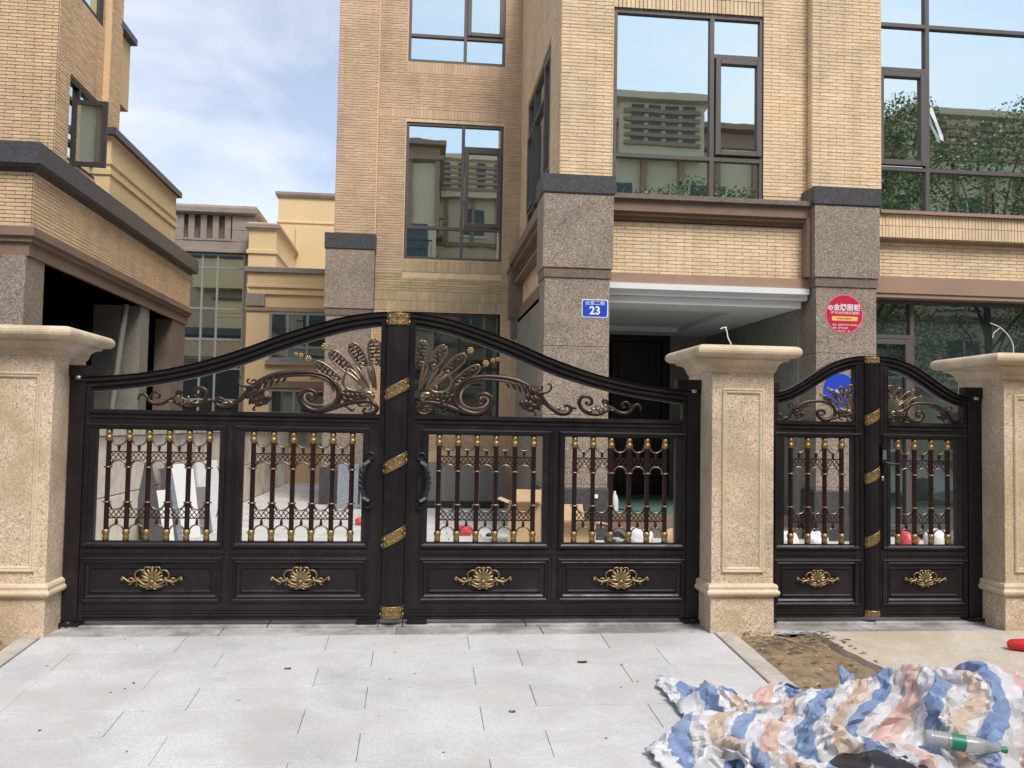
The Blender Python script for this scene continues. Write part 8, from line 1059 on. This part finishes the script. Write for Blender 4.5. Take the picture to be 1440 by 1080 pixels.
t.links.new(col,b.inputs['Base Color']); b.inputs['Roughness'].default_value=.42; b.inputs['Specular IOR Level'].default_value=.4
b.inputs['Transmission Weight'].default_value=0.0
wv=nz(t,co,28,4,.6,1.2); bp=t.nodes.new('ShaderNodeBump'); bp.inputs['Strength'].default_value=.35; bp.inputs['Distance'].default_value=.008; t.links.new(wv,bp.inputs['Height'])
t.links.new(bp.outputs[0],b.inputs['Normal'])
M['tarp']=m
TX,TY,TS,TZ=2.40,-2.34,.84,.92
from mathutils import noise as mnoise
K=2; FX_=(CLOTH_NX-1)*K+1; FY_=(CLOTH_NY-1)*K+1
def refine(A,n,ax):
    """cubic refinement of the coarse sheet along one axis"""
    A=np.moveaxis(A,ax,0); m_=A.shape[0]; P_=np.concatenate([2*A[:1]-A[1:2],A,2*A[-1:]-A[-2:-1]]); o=np.zeros(((m_-1)*n+1,)+A.shape[1:])
    for k in range(n):
        q=k/n; a,b_,c_,d_=P_[:-3],P_[1:-2],P_[2:-1],P_[3:]
        o[k::n][:m_-1]=.5*(2*b_+(c_-a)*q+(2*a-5*b_+4*c_-d_)*q*q+(3*b_-a-3*c_+d_)*q**3)
    o[-1]=A[-1]; return np.moveaxis(o,0,ax)
FINE=refine(refine(CL.astype(float),K,0),K,1)
# sharp creases: folded ridges of limited length, pushed along the sheet's normal
gu,gv=np.meshgrid(np.linspace(0,3.9,FX_),np.linspace(0,2.7,FY_)); cre=np.zeros_like(gu); rc=np.random.default_rng(11)
for k in range(520):
    cu,cv_=rc.uniform(0,3.9),rc.uniform(0,2.7); th=rc.uniform(0,math.pi); ln=rc.uniform(.10,.5); wd_=rc.uniform(.03,.11)
    du=(gu-cu)*math.cos(th)+(gv-cv_)*math.sin(th); dv_=-(gu-cu)*math.sin(th)+(gv-cv_)*math.cos(th)
    cre+=(1 if k%2 else -1)*wd_*.040*np.clip(1-np.abs(dv_)/wd_,0,1)*np.clip(1-(du/ln)**2,0,1)
tu=np.gradient(FINE,axis=1); tv=np.gradient(FINE,axis=0); nn_=np.cross(tu,tv); nn_/=np.linalg.norm(nn_,axis=2)[...,None]+1e-9
FINE=FINE+nn_*cre[...,None]; FINE[...,2]=np.maximum(FINE[...,2],.004)
pts=FINE.reshape(-1,3); ca,sa=math.cos(R(-14)),math.sin(R(-14)); WX=TX+TS*(pts[:,0]*ca-pts[:,1]*sa); WY=TY+TS*(pts[:,0]*sa+pts[:,1]*ca); WZ=np.array([zg(y) for y in WY])+.006+pts[:,2]*TZ
me=bpy.data.meshes.new('tarpaulin'); org=Vector((TX,TY,zg(TY)))
me.from_pydata((np.stack([WX,WY,WZ],-1)-np.array(org)).tolist(),[],[(j*FX_+i,j*FX_+i+1,(j+1)*FX_+i+1,(j+1)*FX_+i) for j in range(FY_-1) for i in range(FX_-1)])
uv=me.uv_layers.new(name='sheet'); li=np.zeros(len(me.loops),dtype=np.int32); me.loops.foreach_get('vertex_index',li)
U=(li%FX_)/(FX_-1)*3.9; V=(li//FX_)/(FY_-1)*2.7; uv.data.foreach_set('uv',np.stack([U,V],-1).ravel())
me.materials.append(M['tarp']); me.polygons.foreach_set('use_smooth',[True]*len(me.polygons)); me.set_sharp_from_angle(angle=R(17))
tp=link_obj('tarpaulin',me,None,org); tag(tp,'crumpled blue, white and peach striped tarpaulin heaped on the driveway edge','tarpaulin')
sol=tp.modifiers.new('thick','SOLIDIFY'); sol.thickness=.002
# ------------------------------------------------------------------ plastic bottle lying on the heap
M['pet']=plain('cloudy_plastic',(.70,.73,.70),.18,var=.10,sc=8,bst=.1); M['pet'].node_tree.nodes['Principled BSDF'].inputs['Transmission Weight'].default_value=.65; M['label_green']=plain('bottle_label_green',(.02,.20,.12),.4,var=.05,bst=0)
def bottle(p,q,r):
    p=Vector(p);q=Vector(q); t=thing('plastic_bottle',p,'clear plastic bottle with a green label lying on the front of the striped tarpaulin','bottle')
    def seg(fr,m): m.tube([tuple(p+(q-p)*f) for f,_ in fr],[k*r for _,k in fr],20); return m
    pr=[(0,.55),(.01,.80),(.03,.93),(.07,1)]
    for k in range(6): pr+=[(.10+k*.03,1),(.11+k*.03,.95),(.12+k*.03,1)]
    pr+=[(.30,1),(.32,.97),(.5,.97),(.52,1),(.62,1),(.72,.85),(.82,.6),(.9,.36),(.93,.3),(.95,.3)]
    seg(pr,MB()).build('body','pet',t); seg([(.32,.99),(.49,.99)],MB()).build('label','label_green',t); seg([(.93,.36),(1.0,.36)],MB()).build('cap','red' if False else 'label_green',t)
    return t
bottle((2.62,-2.66,-.005),(2.98,-2.76,-.04),.040)
sack('black_sack',2.36,-2.74,.6,.26,.15,'plastic_black','black plastic sack showing under the striped tarpaulin','bag',77,z0=zg(-2.6))
# ------------------------------------------------------------------ leaf litter and grit
def litter(name,region,n,mat,lab,cat,sz,seed,flat=True):
    r=random.Random(seed); m=MB()
    for _ in range(n):
        x=r.uniform(region[0],region[1]); y=r.uniform(region[2],region[3]); z=(zg(y) if y<-.3 else -.022)+.004+region[4]; a=r.uniform(0,6.28); s=r.uniform(.5,1.2)*sz; w=s*r.uniform(.25,.5)
        c,q=math.cos(a),math.sin(a); tl=r.uniform(0,.3)*s
        P=[(-s,0,0),(-s*.3,-w,tl*.5),(s*.5,-w*.8,tl),(s,0,0),(s*.4,w*.8,tl),(-s*.3,w,tl*.4)]
        m.add([(x+c*i-q*j,y+q*i+c*j,z+k) for i,j,k in P],[(0,1,2,3,4,5)])
    o=m.build(name,mat); o['kind']='stuff'; return o
M['litter_brown']=plain('dry_leaf',(.10,.06,.035),.8,var=.4); M['litter_grey']=plain('grit',(.10,.095,.085),.9,var=.3); M['litter_rust']=plain('rusty_leaf',(.30,.11,.04),.8,var=.4)
litter('leaf_litter',(-2.3,2.3,-2.8,-.1,0),26,'litter_brown','','',.014,1)
litter('grit',(-2.3,3.0,-3,.1,0),70,'litter_grey','','',.0055,2)
litter('leaf_litter',(-3.3,-2.52,-1.4,-.35,.02),150,'litter_rust','','',.020,3)
litter('rubble',(2.56,3.25,-.75,-.33,.012),160,'litter_grey','','',.020,4); litter('rubble',(2.56,3.3,-2.2,-.4,.010),90,'dirt','','',.030,14)
litter('rubble',(2.56,3.2,-1.9,-.33,.005),60,'wallblock','','',.014,6)
litter('rubble',(3.2,5.2,-2.2,-.35,.014),60,'litter_grey','','',.006,7)
litter('rubble',(-.5,5,1,4.4,.004),130,'litter_grey','','',.014,8)
# one larger leaf and dark spots on the drive as things seen singly
for x,y,s,lab in ((1.27,-.93,.035,'dark oval leaf lying right of the middle of the driveway'),(-.62,-1.0,.022,'dark leaf scrap left of the middle of the driveway'),(.72,-1.75,.020,'curled brown leaf low on the driveway')):
    m=MB(); z=zg(y)+.006; m.add([(x+s*math.cos(k*math.pi/5),y+s*.55*math.sin(k*math.pi/5),z+.004*math.sin(k*2)) for k in range(10)],[tuple(range(10))]); tag(m.build('fallen_leaf','litter_brown',loc=(x,y,z)),lab,'leaf')
# ------------------------------------------------------------------ street opposite, seen in the window reflections
def opposite(x0,x1,y,zt,lab,bal):
    """a villa block facing +Y across the street behind the camera"""
    t=thing('apartment_block',((x0+x1)/2,y,-.31),lab,'building','buildings across the street'); f=((lambda u,d,z:(u,y+d,z)),False)
    m=MB(); m.box(x0,x1,y-9,y,-.35,zt-1.0); m.build('wall','brick_flat',t)
    m=MB(); m.loft((x0,x1,y-9,y),[(0,zt-1.0),(.35,zt-.85),(.35,zt-.6),(.1,zt-.55),(.1,zt-.1),(.45,zt),(.45,zt+.25),(-.2,zt+.3)]); m.build('cornice','mould_light',t)
    m=MB(); m.loft((x0+2.2,x1-2.5,y-8,y+.6),[(0,zt-1.4),(0,zt+.9),(.35,zt+1.0),(.35,zt+1.3),(-.2,zt+1.4)]); m.build('roof_block','brick_flat',t)
    fl=3.3; z=.8; k=0
    while z+2<zt-1.2:
        n=max(2,int((x1-x0)/3.0)); w=(x1-x0)/n
        for i in range(n):
            c=x0+w*(i+.5)
            if bal and i%2==0:
                m=MB(f); m.box(c-w*.42,c+w*.42,0,1.2,z-.45,z-.2); m.build('balcony_slab','mould_light',t)
                m=MB(f); m.box(c-w*.42,c+w*.42,1.12,1.2,z+.7,z+.78)
                for q in np.linspace(c-w*.42+.03,c+w*.42-.03,14): m.box(q-.015,q+.015,1.14,1.18,z-.2,z+.7)
                m.build('railing','frame_dark',t)
                m=MB(f); m.box(c-w*.34,c+w*.34,-.05,.03,z-.2,z+1.9); m.build('window','glass_far',t)
            else:
                m=MB(f); m.box(c-.8,c+.8,-.05,.03,z,z+1.7); wn=m.build('window','glass_far',t)
                m=MB(f); m.box(c-.9,c+.9,0,.12,z-.15,z-.02); m.box(c-.03,c+.03,.02,.08,z,z+1.7); m.build('frame','offwhite',wn)
        m=MB(f); m.box(x0,x1,0,.15,z-.75,z-.5); m.build('string_course','mould_light',t); z+=fl
    n=max(2,int((x1-x0)/1.5)); w=(x1-x0)/n
    for i in range(n+1):
        m=MB(f); m.box(x0+w*i-.12,x0+w*i+.12,.0,.22,zt-4.6,zt-.9); m.build('pilaster','mould_light',t)
    for k in range(5):
        m=MB(f); m.box(x0+2.4,x1-2.7,.6,.7,zt-1.0+k*.36,zt-.82+k*.36); m.build('roof_band','mould_light',t)
    for i in range(4):
        c=x0+2.6+(x1-x0-5.4)*(i+.5)/4; m=MB(f); m.box(c-.28,c+.28,.6,.66,zt-.95,zt+.8); m.build('louvre','glass_far',t)
    return t
M['brick_flat']=plain('sandstone_render',(.66,.56,.40),.85,var=.08,sc=.4,bst=0); M['glass_far']=plain('far_window',(.05,.06,.06),.15,0,var=.3,bst=0)
opposite(6.5,15.0,-21,14.9,'sandstone block with a stepped cornice across the street, left of the gap with trees',False)
opposite(19.8,34,-21,14.9,'long sandstone block with a stepped cornice across the street, behind the trees',False)
opposite(-14,1.0,-22,17.0,'tall balconied block across the street behind the camera',True)
opposite(-1.5,8.5,-31,17.8,'block block set back across the street with balconies',True)
def mkleaf():
    m,t,b=nodes('tree_foliage'); g=t.nodes.new('ShaderNodeNewGeometry'); col=ramp(t,g.outputs['Random Per Island'],[(0,(.06,.10,.02)),(.5,(.12,.185,.04)),(1,(.21,.28,.07))]); t.links.new(col,b.inputs['Base Color']); b.inputs['Roughness'].default_value=.6; return m
M['leaf']=mkleaf(); M['bark']=plain('bark',(.08,.06,.045),.9,var=.3)
def tree(x,y,h,rad,seed,lab):
    r=np.random.default_rng(seed); t=thing('tree',(x,y,-.31),lab,'tree','street trees behind the camera'); m=MB()
    m.tube([(x,y,-.35),(x+.05,y,h*.2),(x-.1,y+.1,h*.45),(x,y,h*.75)],[.18,.15,.10,.04],8)
    cl=[]
    for i in range(26):
        th=r.uniform(0,6.28);rr=rad*math.sqrt(r.uniform(.05,1))*.85; zz=h*r.uniform(.30,.93); rr*=math.sqrt(max(.12,1-((zz/h-.55)/.48)**2)); c=(x+rr*math.cos(th),y+rr*math.sin(th),zz); cl.append(c)
        if i%2==0: m.tube([(x,y,zz*.6),((x+c[0])/2,(y+c[1])/2,zz*.85),c],[.05,.03,.01],5)
    m.build('trunk','bark',t)
    n=20000; ci=r.integers(0,len(cl),n); C_=np.array(cl)[ci]; d=r.normal(size=(n,3)); d/=np.linalg.norm(d,axis=1)[:,None]; rr=rad*.40*r.uniform(.35,1,n)**.6; P=C_+d*rr[:,None]*np.array([1,1,.75])
    a=r.normal(size=(n,3)); a/=np.linalg.norm(a,axis=1)[:,None]; b=np.cross(a,r.normal(size=(n,3))); b/=np.linalg.norm(b,axis=1)[:,None]; s=r.uniform(.05,.11,n)[:,None]*.72
    vs=np.stack([P-a*s,P-b*s*.55,P+a*s,P+b*s*.55],1).reshape(-1,3)-np.array(ORG[t.name]); me=bpy.data.meshes.new('crown'); me.from_pydata(vs.tolist(),[],np.arange(n*4).reshape(-1,4).tolist()); me.materials.append(M['leaf']); link_obj('crown',me,t,ORG[t.name])
for i,(x,y,h,rad) in enumerate(((14.4,-9.5,13.2,2.6),(18.8,-9.8,12.6,3.9),(24,-10,14,4.2),(10.2,-10.5,9.6,2.8),(6.6,-11.5,9.4,2.6),(30,-11,13.5,4.0))):
    tree(x,y,h,rad,50+i,['leafy tree by the kerb opposite the corner glazing','largest tree across the street, opposite the right edge','broad tree across the street beyond the largest one','small round tree opposite the bay window','lowest tree across the street, nearest the camera','farthest tree across the street on the right'][i])
# parked car reflected in the ground floor glazing
cp=[(0,.35),(.05,.62),(.35,.78),(1.05,.86),(1.75,1.32),(2.9,1.36),(3.7,1.02),(4.25,.92),(4.4,.6),(4.35,.32),(3.9,.22),(.5,.22)]
car=thing('parked_car',(12.2,-5.6,-.31),'white car parked across the street, seen reflected in the ground floor glass','car'); x0,y0=10.0,-6.4
m=MB(); n=len(cp)
m.add([(x0+x,y0+dy+(0.12 if z>1 and dy==0 else -.12 if z>1 else 0),z-.31) for dy in (0,1.7) for x,z in cp],[tuple(range(n))[::-1],tuple(range(n,2*n))]+[(i,(i+1)%n,n+(i+1)%n,n+i) for i in range(n)]); m.build('body','carwhite' if 'carwhite' in M else 'white',car)
m=MB(); m.add([(x0+a,y0+1.715-(.10 if z>1 else 0),z-.31) for a,z in ((1.25,.92),(1.85,1.27),(2.85,1.30),(3.5,.98))],[(0,1,2,3)]); m.build('window','glass_far',car)
for xw in (.95,3.5):
    for yy in (0.02,1.58):
        m=MB(((lambda x,y,z:(x0+xw+x,y0+yy+z,y+.005)),False)); m.lathe([(.0,0),(.2,0),(.31,.02),(.31,.13),(.2,.15),(0,.15)],(0,0),20); m.build('wheel','door',car)
